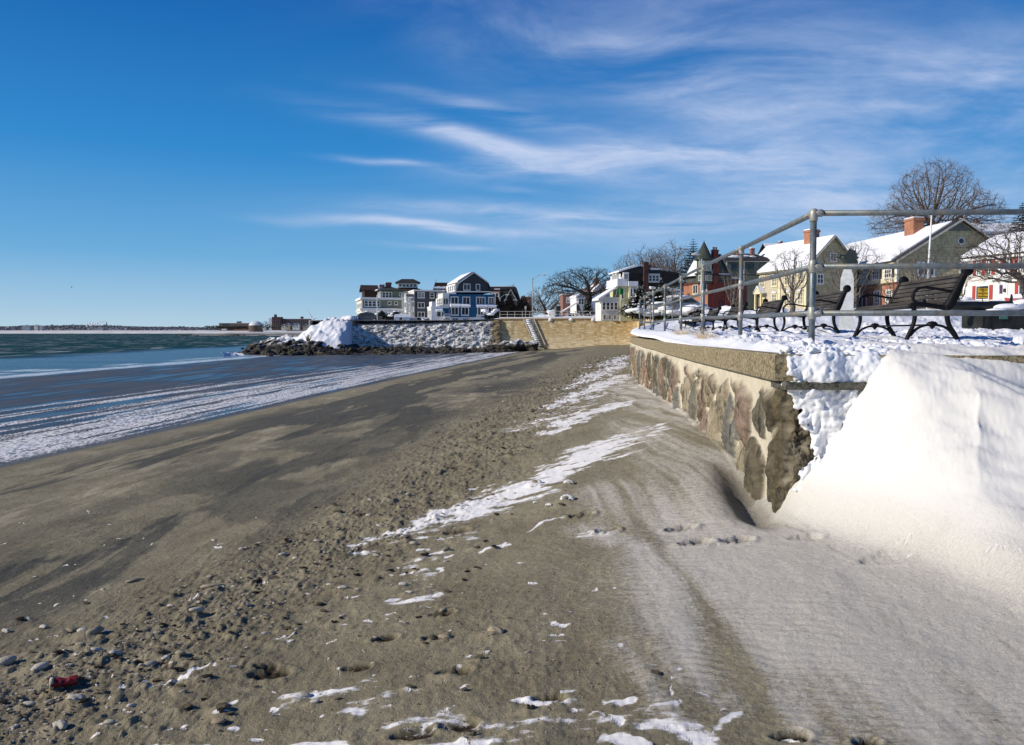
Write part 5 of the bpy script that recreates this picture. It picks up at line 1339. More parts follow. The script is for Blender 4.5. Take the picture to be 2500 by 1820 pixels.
# ================================================================ houses in the middle and on the right
def houses_mid():
    k=134/F
    H=House('brick_building','flat roofed red brick building with one white framed window, left of the wide bare tree',P3(1374,777,134),R(3),k,'building')
    H.body('wall',0,24,0,60,-12,57,REDBRK); H.body('side_wall',24.1,62,2,60,-12,56,brick('tan_brick',(.28,.19,.09),(.23,.16,.08))); H.box('parapet_snow',-1,63,-1,61,57.1,59,SNOW)
    H.win('f',0,10,6.5,38,11,1,2,glass=GLASSL); H.box('window_blind',10.3,16.2,-.4,-.2,43,49,WHITE)
    k=126/F; wc=clap('white_clapboard',(.72,.70,.66)); bw=clap('bluewhite_clapboard',(.56,.58,.64))
    H=House('gabled_house','white gabled house with brick chimney behind the wide bare tree',P3(1440,777,126),R(12),k)
    H.body('wall',0,54,0,60,-12,52,bw,82,'y'); H.gable(0,54,0,60,52,82,'y',.35,.15,DROOF,'lr',trim=WHITE); H.win('f',0,25,5.5,59,9,1,2,glass=GLASS); H.chim(18,28,20,30,75,98,REDBRK)
    H.body('side_wing',-32,-.2,6,60,-12,52,wc); m=MB(); m.prism([(-34,50),(0,66),(0,69),(-34,54)],'y',3,60); H.mb(m,'roof_snow',SNOW)
    H.box('snow_wall',-33,-.3,4,6,20,50,wc)
    for x in (-27,-20,-13): H.win('f',4,x,5,34,12,1,2)
    H.win('f',4,-25,5,4,13,1,2); H.chim(-8,-1,20,28,60,74,REDBRK)
    k=118/F; H=House('low_garage','low porch building under a wide snowy roof beside the brick building',P3(1384,777,118),R(5),k,'garage')
    H.body('wall',0,28,0,30,-10,12,wc); m=MB(); m.prism([(-16,11),(29,38),(29,41),(-16,14)],'y',-3,30); H.mb(m,'roof_snow',SNOW); m=MB(); m.prism([(29,14),(36,14),(29,34)],'y',-2,30); H.mb(m,'gable_wall',plain('dark_gable',(.05,.05,.07)))
    H.box('porch_column',20,22,-3,-1,-8,16,WHITE); H.win('f',0,4,7,2,6,1,1); H.door('f',0,14,4,-8,16,SHUTD)
    # cream house with dormers
    k=92/F; cr=clap('cream_green_siding',(.60,.58,.36)); 
    H=House('shingled_house','cream and white house with dormers, two tall dark chimneys and snowy roofs',P3(1514,772,92),R(9),k)
    H.body('wall',0,72,0,90,-12,72,cr); H.body('bay_wall',20,40,-7,0,-5,72,cr); H.box('bay_snow',18,42,-9,0,72.1,84,SNOW)
    H.box('eave_snow',-9,16,-5,90,72.1,90,SNOW)
    m=MB(); m.prism([(-12,70),(-2,76),(10,100),(-2,88)],'y',-3,90); H.mb(m,'roof_snow',SNOW)
    H.body('upper_wall',2,150,4,90,72.5,104,clap('dark_brown_shingle',(.035,.030,.026),.2)); H.box('white_side_wall',1.2,2.,4,90,85,104,WHITE)
    m=MB(); m.prism([(-2,104),(150,104),(150,107),(74,116),(50,122),(6,108)],'y',1,92); H.mb(m,'roof',DROOF); m=MB(); m.prism([(-4,106.5),(6,109.5),(46,123),(44,126),(-4,110)],'y',0,90); H.mb(m,'roof_snow',SNOW); H.box('roof_snow',76,100,0,88,113,117,SNOW)
    for y in (12,36): H.body('dormer_wall',-6,2,y,y+12,86,104,WHITE); H.win('l',-6,y+2,3,90,11,1,2); H.win('l',-6,y+7,3,90,11,1,2)
    H.body('front_dormer',6,20,-4,4,84,106,WHITE); H.win('f',-4,9,3,90,11,1,2); H.win('f',-4,14,3,90,11,1,2)
    H.box('window_bank',70,101,2.6,3.9,82,104,WHITE)
    for i in range(3): H.win('f',2.6,73.5+i*9,6,86,13,1,2)
    H.chim(58,70,-4,4,60,132,DKBRK,0,False); H.chim(76,83,14,22,100,127,DKBRK,0,False); H.chim(-6,0,40,50,90,106,REDBRK)
    H.win('f',-7,24,3.6,44,22,1,2); H.win('f',-7,31,6,44,22,1,2); H.win('f',0,4,4,42,20,1,2,glass=GLASS); H.win('f',0,45,9,46,16,2,2); H.win('f',0,46,8,14,18,1,2); H.win('f',0,28,7,10,16,1,2,glass=GLASS); H.win('f',0,8,7,10,16,1,2)
    H.body('side_porch',-46,-.5,6,60,-12,40,wc); m=MB(); m.prism([(-54,38),(0,72),(0,76),(-54,43)],'y',2,62); H.mb(m,'roof_snow',SNOW); H.body('porch_gable',-50,-.6,5,6,30,46,wc)
    for i in range(4): H.win('f',5,-42+i*10,5.5,16,16,1,2)
    for i in range(3): H.win('f',6,-40+i*13,5,-8,10,1,1,glass=glassmat('amber_glass',(.25,.15,.06),.3))
    H.body('right_wing',72.2,150,10,90,-12,62,cr); m=MB(); m.prism([(72,72),(150,66),(150,62),(120,60),(72,66)],'y',-14,60); H.mb(m,'roof_snow',SNOW)
    for x in (78,96,114,132): H.box('porch_column',x,x+4,-12,-8,30,62,WHITE)
    H.box('porch_floor',74,150,-14,9,26,30,DROOF); H.win('f',10,84,8,36,18,1,2); H.win('f',10,104,8,36,18,1,2); railrun(H,'porch_rail',[(76,-13,30),(150,-13,30)],12,18,SHUTD,.02)
    m=MB(); m.prism([(96,50),(150,54),(150,58),(96,53)],'y',-30,-14); H.mb(m,'porch_snow',SNOW)
    # green flag
    f=empty('flag',P3(1508,718,91),R(5),'green flag hanging from the cream house','flag'); gm=plain('green_cloth',(.02,.20,.05),.7,.3,12)
    xs=np.linspace(0,11*k,14); zs=np.linspace(0,15*k,10); X,Z=np.meshgrid(xs,zs,indexing='ij'); Yv=.06*np.sin(X*14+Z*4)
    o=grid_object('cloth',X-.25*Z*-1,Yv,Z-.25*X,gm); o.parent=f; m=MB(); m.tube([(0,0,15*k+.1),(-.1,.6,-.3)],.02,5); m.build('staff',WHITE,f)
    # red brick house with round turret
    k=72/F; H=House('turret_house','red brick house with conical green roofed corner turret and tall red chimney',P3(1728,757,72),R(24),k)
    gs=clap('green_grey_shingle',(.085,.095,.075),.09,.2,True); redp=brick('dark_red_brick',(.20,.050,.034),(.15,.038,.028),(.16,.05,.04))
    H.body('wall',0,120,0,100,-14,64,redp); H.body('side_wall',-.6,-.05,0,96,-13,63,ORBRK)  # side skin in brighter brick: sunlight on the left face put into colour
    H.body('upper_wall',2,72,2,90,64.5,86,gs); H.box('cornice',-3,76,-3,94,64.1,70,plain('maroon_trim',(.09,.025,.02)))
    H.box('eave_snow',-2,60,-5,92,86.1,89,SNOW); H.box('eave',-4,62,-7,92,83.4,86,SHUTD)
    H.gable(6,62,2,90,88,132,'y',.2,.15,DROOF,'l',trim=plain('grey_trim',(.25,.25,.24)),bare=.1); H.body('gable_wall',6,62,3,90,86.2,88,gs,130,'y')
    # turret
    T_=(-13,1); rr=20
    m=MB(); m.lathe([(rr*.93,64),(rr*.93,84),(rr*1.1,86),(rr*1.12,88)],14,(T_[0],T_[1],0)); H.mb(m,'turret_base',gs)
    m=MB(); m.lathe([(rr*.85,88),(rr*.85,119),(rr*1.0,121)],14,(T_[0],T_[1],0)); H.mb(m,'turret_wall',gs)
    m=MB(); m.lathe([(rr*1.14,119.5),(rr*1.17,121.5),(rr*.92,129),(rr*.5,146),(rr*.16,160),(.6,165),(.3,168)],16,(T_[0],T_[1],0)); H.mb(m,'turret_roof',GROOF)
    cr2=plain('cream_trim',(.60,.56,.42),.6,.1)
    for a in (-125,-95,-65,-35,-155):
        for (z0,z1,r0) in ((92,117,rr*.88),(69,83,rr*.96)):
            w=H.mb(MB().box(-3.6,-.8,z0,3.6,.4,z1),'window',cr2); w.location=((T_[0]+r0*cos(R(a)))*k,(T_[1]+r0*sin(R(a)))*k,0); w.rotation_euler=(0,0,R(a+90))
            H.mb(MB().box(-2.5,-1.0,z0+1.5,2.5,-.82,z1-1.5),'pane',glassmat('turret_glass',(.12,.16,.14),.15),w)
    H.chim(12,27,-4,6,60,146,redp,3,True); H.box('chimney_shoulder',10,29,-5,0,86,112,redp)
    m=MB(); m.prism([(2,88.5),(14,99),(14,88.5)],'y',-4,2); H.mb(m,'snow_heap',SNOW)
    H.win('l',-.6,6,19,42,22,3,1,.1,trim=cr2); H.win('l',-.6,40,16,42,20,2,1,trim=cr2); H.win('f',0,36,8,10,10,1,1,trim=plain('maroon_trim',(.09,.025,.02)))
    m=MB(); m.tube([(52,-1,64),(52,-1,-8)],1.1,6); m.tube([(14,-1,64),(14,-1,-8)],1.1,6); H.mb(m,'drain_pipe',plain('red_pipe',(.36,.05,.03)))
    m=MB(); m.tube([(38,-2,-4),(38,-2,8),(44,-2,8)],.8,6); H.mb(m,'white_pipe',WHITE); H.box('notice',-.9,-.65,4,8,8,16,WHITE); H.body('right_annex',72.2,118,12,90,64.5,78,DKBRK); H.box('annex_snow',72,119,8,92,78.1,80,SNOW)
    # green grey house behind
    k=86/F; H=House('hip_roof_house','big dark green grey house with black hipped roof, partly snowed, behind the turret house',P3(1772,752,86),R(5),k)
    gg=clap('green_grey_clapboard',(.085,.105,.095)); H.body('wall',0,118,0,120,-14,112,gg); H.box('left_board',-.4,1.6,-.6,-.02,60,112,cr2); H.box('board',43,45,-.6,-.02,60,112,cr2); H.box('gutter',-4,122,-5,-4,112,113.6,WHITE); H.box('band',0,118,-.8,-.02,80,81.5,DROOF)
    H.hip(0,118,0,120,113,138,.3,DROOF,34); m=MB(); m.blob((28,25,125),14,2,.35,7,(1.7,.9,.35)); m.blob((55,24,127),12,2,.3,9,(1.4,.9,.3)); m.blob((72,22,126),9,2,.3,19,(1.3,.9,.3)); H.mb(m,'roof_snow',SNOW,None,True)
    H.chim(78,87,40,50,125,149,REDBRK); H.chim(42,51,40,50,125,146,REDBRK)
    for (a,w) in ((12,12),(52,16),(86,17)): H.win('f',0,a,w,92,15,1 if w<14 else 2,1,trim=plain('dark_green_trim',(.05,.07,.06)))
    H.win('f',0,84,16,58,16,2,1); H.win('f',0,14,12,56,16,1,2)
    # tan colonial
    k=79/F; H=House('colonial_house','tan colonial house with cream trim, steep snowy roof and big orange brick chimney',P3(1970,751,79),R(19),k)
    tan=clap('tan_clapboard',(.48,.42,.31)); crm=plain('cream_paint',(.66,.58,.36),.6,.08); olive=clap('olive_shingle_siding',(.44,.375,.22),.30,.15,True)
    DL=250; W_=150
    H.body('wall',0,W_,0,DL,-14,100,olive,172,'y'); H.body('side_wall',-.8,-.05,0,DL,-12,98,tan)
    H.gable(0,W_,0,DL,100,172,'y',.35,.15,plain('weathered_roof_edge',(.16,.15,.12)),'l',trim=plain('tan_trim',(.42,.38,.26)),bare=.0); H.box('eave_board',-5,-.9,-3,DL,92,98,crm)
    for i in range(5):
        y=14+i*50; H.win('l',-.8,y,17,60,27,2,3,.12,trim=crm,glass=GLASSL); 
        if i!=3: H.win('l',-.8,y,17,10,27,2,3,.12,trim=crm,glass=GLASSL); H.mb(MB().blob((-3,y+8,42),6,1,.3,i,(.5,2.,.5)),'window_snow',SNOW,None,True)
    for y in (0.2,98,238): H.box('pilaster',-3,-.85,y,y+8,-10,97,crm)
    H.box('portico_column',-16,-12,158,162,-8,40,crm); H.box('portico_column',-16,-12,182,186,-8,40,crm); m=MB(); m.prism([(156,40),(188,40),(172,56)],'x',-18,-1); H.mb(m,'portico_pediment',crm); m=MB(); m.prism([(154,42),(172,58),(190,42),(172,62)],'x',-19,-1); H.mb(m,'portico_snow',SNOW); H.door('l',-.8,165,14,-8,36,plain('yellow_door',(.50,.36,.12)),crm)
    H.win('f',0,68,15,116,16,2,3,.1); H.win('f',0,30,15,60,20,2,2,.1); H.chim(58,84,60,86,150,198,ORBRK)
    H.body('rear_wing',-10,60,DL+.5,DL+70,-14,50,tan); m=MB(); m.prism([(-40,30),(-10,52),(60,54),(60,58),(-10,56),(-42,33)],'y',DL+1,DL+74); H.mb(m,'wing_snow',SNOW)
    # long garrison house
    k=78/F; H=House('garrison_house','long house of cream boards over orange brick, olive shingled gable with round window',P3(2192,751,78),R(5),k)
    yel=clap('cream_yellow_clapboard',(.70,.63,.43)); W_=305; DL=500
    H.body('wall',0,W_,0,DL,-14,118,olive,212,'y'); H.body('side_wall',-5,-.05,0,DL,62,116,yel); H.body('brick_wall',-2,-.05,0,DL,-12,61.5,ORBRK)
    H.box('corner_board',-6.2,-5.05,-2,6,62,116,WHITE); H.box('sill_board',-7,-.05,-1,DL,59,62,plain('brown_board',(.16,.08,.04)))
    H.gable(0,W_,0,DL,117,211,'y',.55,.16,DROOF,'l',trim=plain('grey_white_trim',(.46,.44,.37)),bare=.04,fin=26); H.box('gutter',-18,-13,-6,DL,103,108,crm)
    m=MB(); m.lathe([(0,-1),(9,-1),(9,-.05),(0,-.05)],8,(158,0,162),'y'); w=H.mb(m,'round_window',WHITE); m=MB(); m.lathe([(0,-1.6),(6.6,-1.6),(6.6,-1.05),(0,-1.05)],8,(158,0,162),'y'); H.mb(m,'pane',GLASS,w)
    m=MB(); m.prism([(118,186),(187,186),(152.5,207)],'y',-1.2,-.05); H.mb(m,'gable_board',plain('grey_green_board',(.13,.14,.11)))
    for a in (50,160): H.win('f',0,a,38,80,27,3,2,.16)
    for a in (60,170): H.win('f',0,a,34,18,30,3,2,.16)
    for i in range(6):
        y=24+i*54; H.win('l',-5,y,26,76,28,3,3,.14,shut=None); H.box('shutter',-6.4,-5.05,y-14,y-5,74,106,SHUTD)
        if i not in(2,4): H.win('l',-2,y,22,6,36,3,4,.14)
    for y in (140,250): H.door('l',-2,y,16,-10,46,plain('wine_door',(.20,.03,.03)))
    for y in (130,240): m=MB(); m.lathe([(1.5,30),(3,33),(3,38),(1.5,40)],8,(-6,y,0)); H.mb(m,'wall_lamp',IRON)
    c=H.chim(110,138,120,160,168,236,ORBRK); 
    for y in (130,152): H.mb(MB().lathe([(2.5,236),(2.5,246),(1,247)],8,(124,y,0)),'flue',REDBRK,c)
    m=MB(); m.prism([(-3,-.2),(0,0),(0,1.5),(-3,1)],'y',0,1)
    # white house with red shutters
    k=58/F; H=House('white_house','white clapboard house with red shutters, pedimented doorway and snow roof, right edge',Vector((34.7,60,P3(2350,746,60).z)),R(-68.9),1.)
    wcl=clap('bright_white_clapboard',(.74,.69,.62),.14)
    L=11.; ht=3.62
    H.body('wall',0,L,0,7,-1.6,ht,wcl,5.3,'x'); H.gable(0,L,0,7,ht,5.3,'x',.28,.12,DROOF,'lr',trim=None); H.box('cornice',-.15,L+.1,-.26,-.01,ht-.28,ht-.02,WHITE); H.box('corner_board',-.06,.12,-.05,-.01,-1.5,ht-.29,WHITE)
    def s_of(u): r_=(u-1250)/F; return (60*r_-34.7)/(.36+.93*r_)
    def wn(u0,u1,z0,z1,nx,nz,sh=True,**kw):
        a=s_of(u0); w=s_of(u1)-a; H.win('f',0,a,w,z0,z1-z0,nx,nz,.055,**kw)
        return a,w
    for (u0,u1) in ((2380,2389),(2403,2413),(2446,2457),(2480,2490)):
        a,w=wn(u0,u1,2.25,3.30,2,2,glass=glassmat('grey_glass',(.10,.11,.12),.2))
        for q in (a-.07-.26,a+w+.07): 
            H.box('shutter',q,q+.24,-.05,-.005,2.2,3.36,SHUT)
    a,w=wn(2380,2409,.42,1.38,1,1); 
    for q in (a-.34,a+w+.09): H.box('shutter',q,q+.24,-.05,-.005,.36,1.44,SHUT)
    H.box('blind',a+.02,a+.28,-.03,-.014,.43,1.37,plain('grey_blind',(.09,.09,.09)))
    a,w=wn(2484,2500,.62,1.45,1,1,glass=glassmat('blue_glass',(.02,.05,.10),.1))
    for q in (a-.34,a+w+.09): H.box('shutter',q,q+.24,-.05,-.005,.55,1.5,SHUT)
    a=s_of(2436); w=s_of(2446)-a; H.door('f',-.06,a,w,.1,1.45,plain('white_door',(.6,.6,.6))); H.box('door_glass',a+.04,a+w-.04,-.10,-.088,.75,1.38,plain('stained_door_glass',(.07,.03,.07)))
    H.box('door_surround',a-.42,a+w+.30,-.058,-.012,.05,1.72,WHITE)
    m=MB(); m.prism([(a-.62,1.75),(a+w+.50,1.75),(a+w/2-.05,2.22)],'y',-.32,-.01); H.mb(m,'pediment',WHITE); m=MB(); m.prism([(a-.05,2.0),(a+w/2-.05,2.26),(a+w+.54,1.79),(a+w+.5,2.2),(a+w/2+.1,2.75),(a+.0,2.3)],'y',-.36,-.02); H.mb(m,'pediment_snow',SNOW)
    H.box('mailbox',a+w+.05,a+w+.2,-.16,-.065,.85,1.1,SHUTD)
    # awning-like red box with snow (parked boat cover height)
    b=empty('flower_box',P3(2455,737,52.5),R(-60),'long red planter box capped with snow before the white house','planter'); m=MB(); m.prism([(0,.0),(1.75,0),(1.95,.26),(-.1,.26)],'y',0,.5); m.build('box',SHUT,b); m=MB(); m.blob((.95,.25,.32),1.1,3,.1,2,(1.05,.35,.17)); m.build('snow_cap',SNOW,b,True)
    b=empty('flower_box',P3(2318,739,54),R(-30),'small red planter under a heap of snow left of the white house','planter'); m=MB(); m.prism([(0,-.1),(1.1,-.1),(1.3,.12),(-.1,.12)],'y',0,.5); m.build('box',SHUT,b); m=MB(); m.blob((.6,.25,.2),.75,3,.1,6,(1.05,.5,.32)); m.build('snow_cap',SNOW,b,True)
    # yellow crosswalk sign
    D_=44.; p0=P3(2388,704,D_); kk=D_/F; s=empty('yellow_sign',(p0.x,p0.y,uz(p0.x,p0.y)),R(-12),'yellow YIELD TO PEDESTRIANS sign on a post before the white house','sign')
    z0=p0.z-uz(p0.x,p0.y)-24*kk
    m=MB(); m.box(.0,-.02,z0,21.5*kk,0,z0+24*kk); m.build('panel',plain('yellow_sign_panel',(.62,.36,.02),.5,.05,5,0),s); m=MB(); m.tube([(.25,.03,-.3),(.25,.03,z0+.5)],.03,6); m.build('post',GALV,s)
    ink=plain('black_ink',(.02,.012,.01),.6,.05,5,0)
    for i,(tx_,sz) in enumerate((('YIELD',.155),('TO',.085),('PEDESTRIANS',.082),('IN',.075),('CROSSWALK',.088))):
        cu=bpy.data.curves.new('lettering','FONT'); cu.body=tx_; cu.size=sz; cu.align_x='CENTER'; cu.extrude=.002; cu.materials.append(ink); cu.offset=.003
        tmp=bpy.data.objects.new('tmp',cu); COL.objects.link(tmp); bpy.context.view_layer.update(); me=bpy.data.meshes.new_from_object(tmp.evaluated_get(bpy.context.evaluated_depsgraph_get())); bpy.data.objects.remove(tmp); o=bpy.data.objects.new('lettering',me); COL.objects.link(o); o.parent=s; o.location=(10.7*kk,-.024,z0+24*kk*[.76,.60,.42,.28,.10][i]); o.rotation_euler=(pi/2,0,0)
    # brick garden wall
    p0=P3(2325,745,49); g=empty('garden_wall',(p0.x,p0.y,p0.z-.3),R(-3),'low brown brick garden wall with snow, before the white house','garden wall'); m=MB(); m.box(0,0,-1.2,9,.35,.52); m.build('wall_face',brick('brown_wall_brick',(.22,.13,.07),(.16,.10,.06),(.3,.25,.18)),g); m=MB(); m.box(-.05,-.05,.523,1.6,.4,.6); m.box(2.2,-.05,.523,3.2,.4,.58); m.build('snow_cap',SNOW,g)
    # taupe house behind
    k=112/F; tp=clap('taupe_clapboard',(.34,.28,.24)); H=House('taupe_house','taupe upper storey house with long snowy roof rising behind the white house',P3(2330,700,112),R(4),k)
    H.body('wall',18,200,0,90,-60,132,tp); H.box('eave',10,205,-6,-.5,128,133,WHITE); m=MB(); m.prism([(-8,132),(96,132),(96,134),(44,160),(-8,134)],'x',14,204); H.mb(m,'roof_snow',SNOW); m=MB(); m.prism([(-6,129),(96,129),(44,157)],'x',16,202); H.mb(m,'roof',DROOF)
    m=MB(); m.prism([(-6,132),(42,132),(18,160)],'y',-10,30); H.mb(m,'front_gable',plain('cream_gable',(.62,.56,.44),.6,.1)); m=MB(); m.prism([(18,160),(44,130),(47,131),(18,165)],'y',-12,30); H.mb(m,'gable_edge',plain('brown_edge',(.12,.05,.03))); m=MB(); m.prism([(18,161),(-10,131),(-13,133),(18,166)],'y',-12,30); H.mb(m,'gable_snow',SNOW)
    H.win('f',-10,13,5,140,7,1,1); 
    for a in (59,86,130,160): H.win('f',0,a,12,104,18,1,2,.12)
    H.box('pilaster',44,47,-1,-.05,90,130,WHITE); H.chim(22,42,30,44,150,166,REDBRK); H.chim(78,88,40,50,155,166,REDBRK)
    # roofs far between
    k=140/F; H=House('distant_house','small snowy roofed house high behind, between the hipped roof and the tan colonial',P3(1880,700,140),R(10),k)
    H.body('wall',0,60,0,60,-60,75,tp); H.gable(0,60,0,60,75,104,'x',.4,.2,DROOF,'lr'); H.chim(36,42,20,30,95,112,REDBRK)
houses_mid()
# ================================================================ street lamps, signs, flagpole
def lamp(label,u,vb,vt,d,arm,side=1,galvm=None):
    p=P3(u,vb,d); k=d/F; h=(vb-vt)*k
    r=empty('street_lamp',p,0,label,'street lamp','street lamps along the sea road')
    gm=plain('lamp_pole_metal',(.34,.37,.38),.45,.1,5,0,1,0,.5,.3)
    m=MB(); m.tube([(0,0,-1),(0,0,h)],[.11,.065],8); m.build('pole',gm,r,True)
    a=arm*k*side; m=MB(); m.tube(spline([(0,0,h-.35),(a*.3,0,h+.05),(a*.65,0,h+.32),(a,0,h+.38)],5),.035,6); m.build('arm',gm,r,True)
    m=MB(); m.blob((a+.28*side,0,h+.36),.34,2,.05,1,(1.1,.45,.28)); m.build('lamp_head',plain('lamp_head_metal',(.5,.5,.48),.4,.1,5,0),r,True)
def street():
    lamp('tall street lamp with a long curved arm behind the tan sea wall stairs',1300,775,679,118,23)
    lamp('short looking street lamp with a white head in front of the dark gabled house',1221,776,726,130,14)
    lamp('far street lamp whose curved arm rises above the dark gabled house roof',1228,772,703,150,19)
    lamp('street lamp whose head shows left of the conical turret roof',1712,760,634,60,-24,1)
    sg=plain('grey_sign_metal',(.42,.42,.42),.5,.1,5,0)
    for (u,vt,vb,d,l) in ((1283,749,777,112,'small grey road sign on a post left of the tall street lamp'),(1310,746,772,112,'small grey road sign on a post right of the tall street lamp')):
        k=d/F; p=P3(u,vb,d); r=empty('road_sign',p,0,l,'sign','road signs'); h=(vb-vt)*k
        m=MB(); m.tube([(0,0,-.6),(0,0,h)],.035,6); m.build('post',sg,r); m=MB(); m.box(-.13,-.06,h-.4,.13,-.038,h+.05); m.build('panel',sg,r)
    d=37; p=P3(2262,790,d); r=empty('flagpole',(p.x,p.y,uz(p.x,p.y)),0,'white flagpole between the benches and the olive shingled gable','flagpole'); h=P3(2265,529,d).z-uz(p.x,p.y)
    m=MB(); m.tube([(0,0,-.3),(.02,0,h*.5),(.10,0,h)],[.055,.05,.032],10); m.build('pole',WHITE,r,True); m=MB(); m.lathe([(0,h),(.05,h+.02),(.06,h+.06),(.0,h+.12)],8,(.1,0,0)); m.build('finial',WHITE,r,True)
    d=108; p=P3(1352,768,d); r=empty('utility_box',(p.x,p.y,float(upz(p.x,p.y))-.2),0,'block of snow plastered white sheds by the road left of the brick building','shed'); k=d/F
    m=MB(); m.box(-12*k,0,0,-2*k,1.5,19*k); m.box(-2*k,-.2,0,2.5*k,1.4,24*k); m.build('wall',clap('white_clapboard',(.72,.70,.66)),r); m=MB(); m.blob((-6*k,.7,20*k),.5,2,.3,3,(1.2,1,.5)); m.build('snow_cap',SNOW,r,True)
    p=P3(1362,775,d+6); r=empty('dark_kiosk',(p.x,p.y,float(upz(p.x,p.y))-.2),0,'dark slatted shed beside the brick building','shed'); m=MB(); m.box(-3*k,0,0,7*k,2,35*k); m.build('wall',clap('dark_slats',(.03,.034,.03)),r); m=MB(); m.box(-3.5*k,-.1,35*k,7.5*k,2.1,36.5*k); m.build('roof',DROOF,r)
street()
# ================================================================ trees
def bark(name,c1,c2):
    if name in MATS: return MATS[name]
    t=NT(name); P=t.coord(); n=t.noise(P,6,5,.65); nx,ny,nz=t.xyz(t.n('ShaderNodeNewGeometry').outputs['Normal'])
    c=t.mix(t.sm(n,.3,.7),c1,c2); MATS[name]=t.set(c,.85,t.bump(t.noise(t.mapv(P,(14,14,3)),1,4),.7,.02),.15); return MATS[name]
BK1=bark('brown_bark',(.060,.045,.035),(.16,.125,.095)); BK2=bark('dark_bark',(.030,.025,.020),(.085,.065,.05)); BK3=bark('grey_bark',(.075,.062,.052),(.19,.16,.13)); TW=bark('russet_twigs',(.10,.065,.045),(.21,.15,.11))
def colonize(env,n,trunk,step,infl,kill,seed,iters=90,bias=.12):
    rng=np.random.default_rng(seed); A=env(n,rng)
    N=[np.array(p,float) for p in trunk]; par=[-1]+list(range(len(trunk)-1))
    pos=np.array(N); D=np.full(len(A),1e9); I=np.zeros(len(A),int)
    for i,p in enumerate(pos):
        d=np.linalg.norm(A-p,axis=1); m=d<D; D[m]=d[m]; I[m]=i
    pos=list(pos)
    for it in range(iters):
        act=D<infl
        if not act.any():
            break
        idx=np.unique(I[act]); new=[]
        for i in idx:
            v=A[act&(I==i)]-pos[i]; v/= (np.linalg.norm(v,axis=1)[:,None]+1e-9); s=v.sum(0)/len(v)+rng.normal(0,bias,3); s/=np.linalg.norm(s)+1e-9
            new.append((i,pos[i]+s*step))
        for i,p in new:
            pos.append(p); par.append(i); j=len(pos)-1
            d=np.linalg.norm(A-p,axis=1); m=d<D; D[m]=d[m]; I[m]=j
        keep=D>kill; A=A[keep]; D=D[keep]; I=I[keep]
        if len(A)==0 or len(pos)>6500: break
    return np.array(pos),np.array(par)
def tree_mesh(pos,par,r0,rt,pw,split,name_t,name_c,mt,mc,root,twl,seed,twn=2,grav=0.,offset=(0,0,0)):
    n=len(pos); ch=[[] for _ in range(n)]
    for i,p in enumerate(par):
        if p>=0: ch[p].append(i)
    rad=np.full(n,rt)
    acc=np.zeros(n)
    for i in range(n-1,-1,-1):
        if not ch[i]: acc[i]=rt**pw
        else: acc[i]=sum(acc[c] for c in ch[i])
    rad=acc**(1/pw); rad=rt+(rad-rt)*(r0-rt)/max(rad[0]-rt,1e-6)
    T_=MB(); C_=MB(); rr=random.Random(seed)
    stack=[(0,-1)]; starts=[0]
    seen=set()
    while starts:
        s=starts.pop()
        path=[par[s]] if par[s]>=0 else []
        i=s; path.append(i)
        while ch[i]:
            c=sorted(ch[i],key=lambda q:-acc[q]); 
            for o in c[1:]: starts.append(o)
            i=c[0]; path.append(i)
        rs=[min(rad[q],rad[s]) for q in path]; pts=[Vector(pos[q]) for q in path]
        # split where it gets thin: limbs to the trunk mesh, twigs to the crown mesh
        k=0
        while k<len(rs) and rs[k]>split: k+=1
        if k>=2: T_.tube(pts[:k+1] if k<len(pts) else pts,rs[:k+1] if k<len(pts) else rs,7 if rs[0]>split*4 else 5,True)
        if k<len(pts)-0:
            a=max(k-1,0) if k<2 else k
            if len(pts)-a>=2: C_.tube(pts[a:],rs[a:],3,False)
            # finest twigs
            for q in range(max(a,1),len(pts)):
                if rs[q]<split*.8:
                    for _ in range(twn):
                        d=(pts[q]-pts[q-1]); L=d.length or .1; d=d.normalized()+Vector((rr.gauss(0,.55),rr.gauss(0,.55),rr.gauss(0.05,.5))); d.normalize()
                        e=pts[q]+d*twl*rr.uniform(.5,1.2); mid=pts[q].lerp(e,.5)+Vector((rr.gauss(0,1),rr.gauss(0,1),rr.gauss(0,1)))*twl*.08
                        C_.tube([pts[q],mid,e],[rt*.8,rt*.6,rt*.35],3,False)
    for M in (T_,C_): M.v=[(v[0]+offset[0],v[1]+offset[1],v[2]+offset[2]) for v in M.v]
    t=T_.build(name_t,mt,root,True); c=C_.build(name_c,mc,root,False)
    return t,c
def dome(cx,cy,cz,rx,ry,rz,low=-.35,shell=.0):
    def f(n,rng):
        out=[]
        while len(out)<n:
            p=rng.uniform(-1,1,3); q=np.linalg.norm(p)
            if q>1 or p[2]<low or q<shell*rng.random(): continue
            out.append((cx+p[0]*rx,cy+p[1]*ry,cz+p[2]*rz))
        return np.array(out)
    return f
def bare(label,cat,loc,env,n,trunk,step,infl,kill,seed,r0,rt,pw=2.2,split=.05,mt=BK1,mc=TW,twl=.5,twn=2,name='bare_tree',group=None,rz=0,bias=.12):
    root=empty(name,loc,rz,label,cat,group)
    pos,par=colonize(env,n,trunk,step,infl,kill,seed,bias=bias)
    tree_mesh(pos,par,r0,rt,pw,split,'trunk','crown',mt,mc,root,twl,seed,twn)
    return root
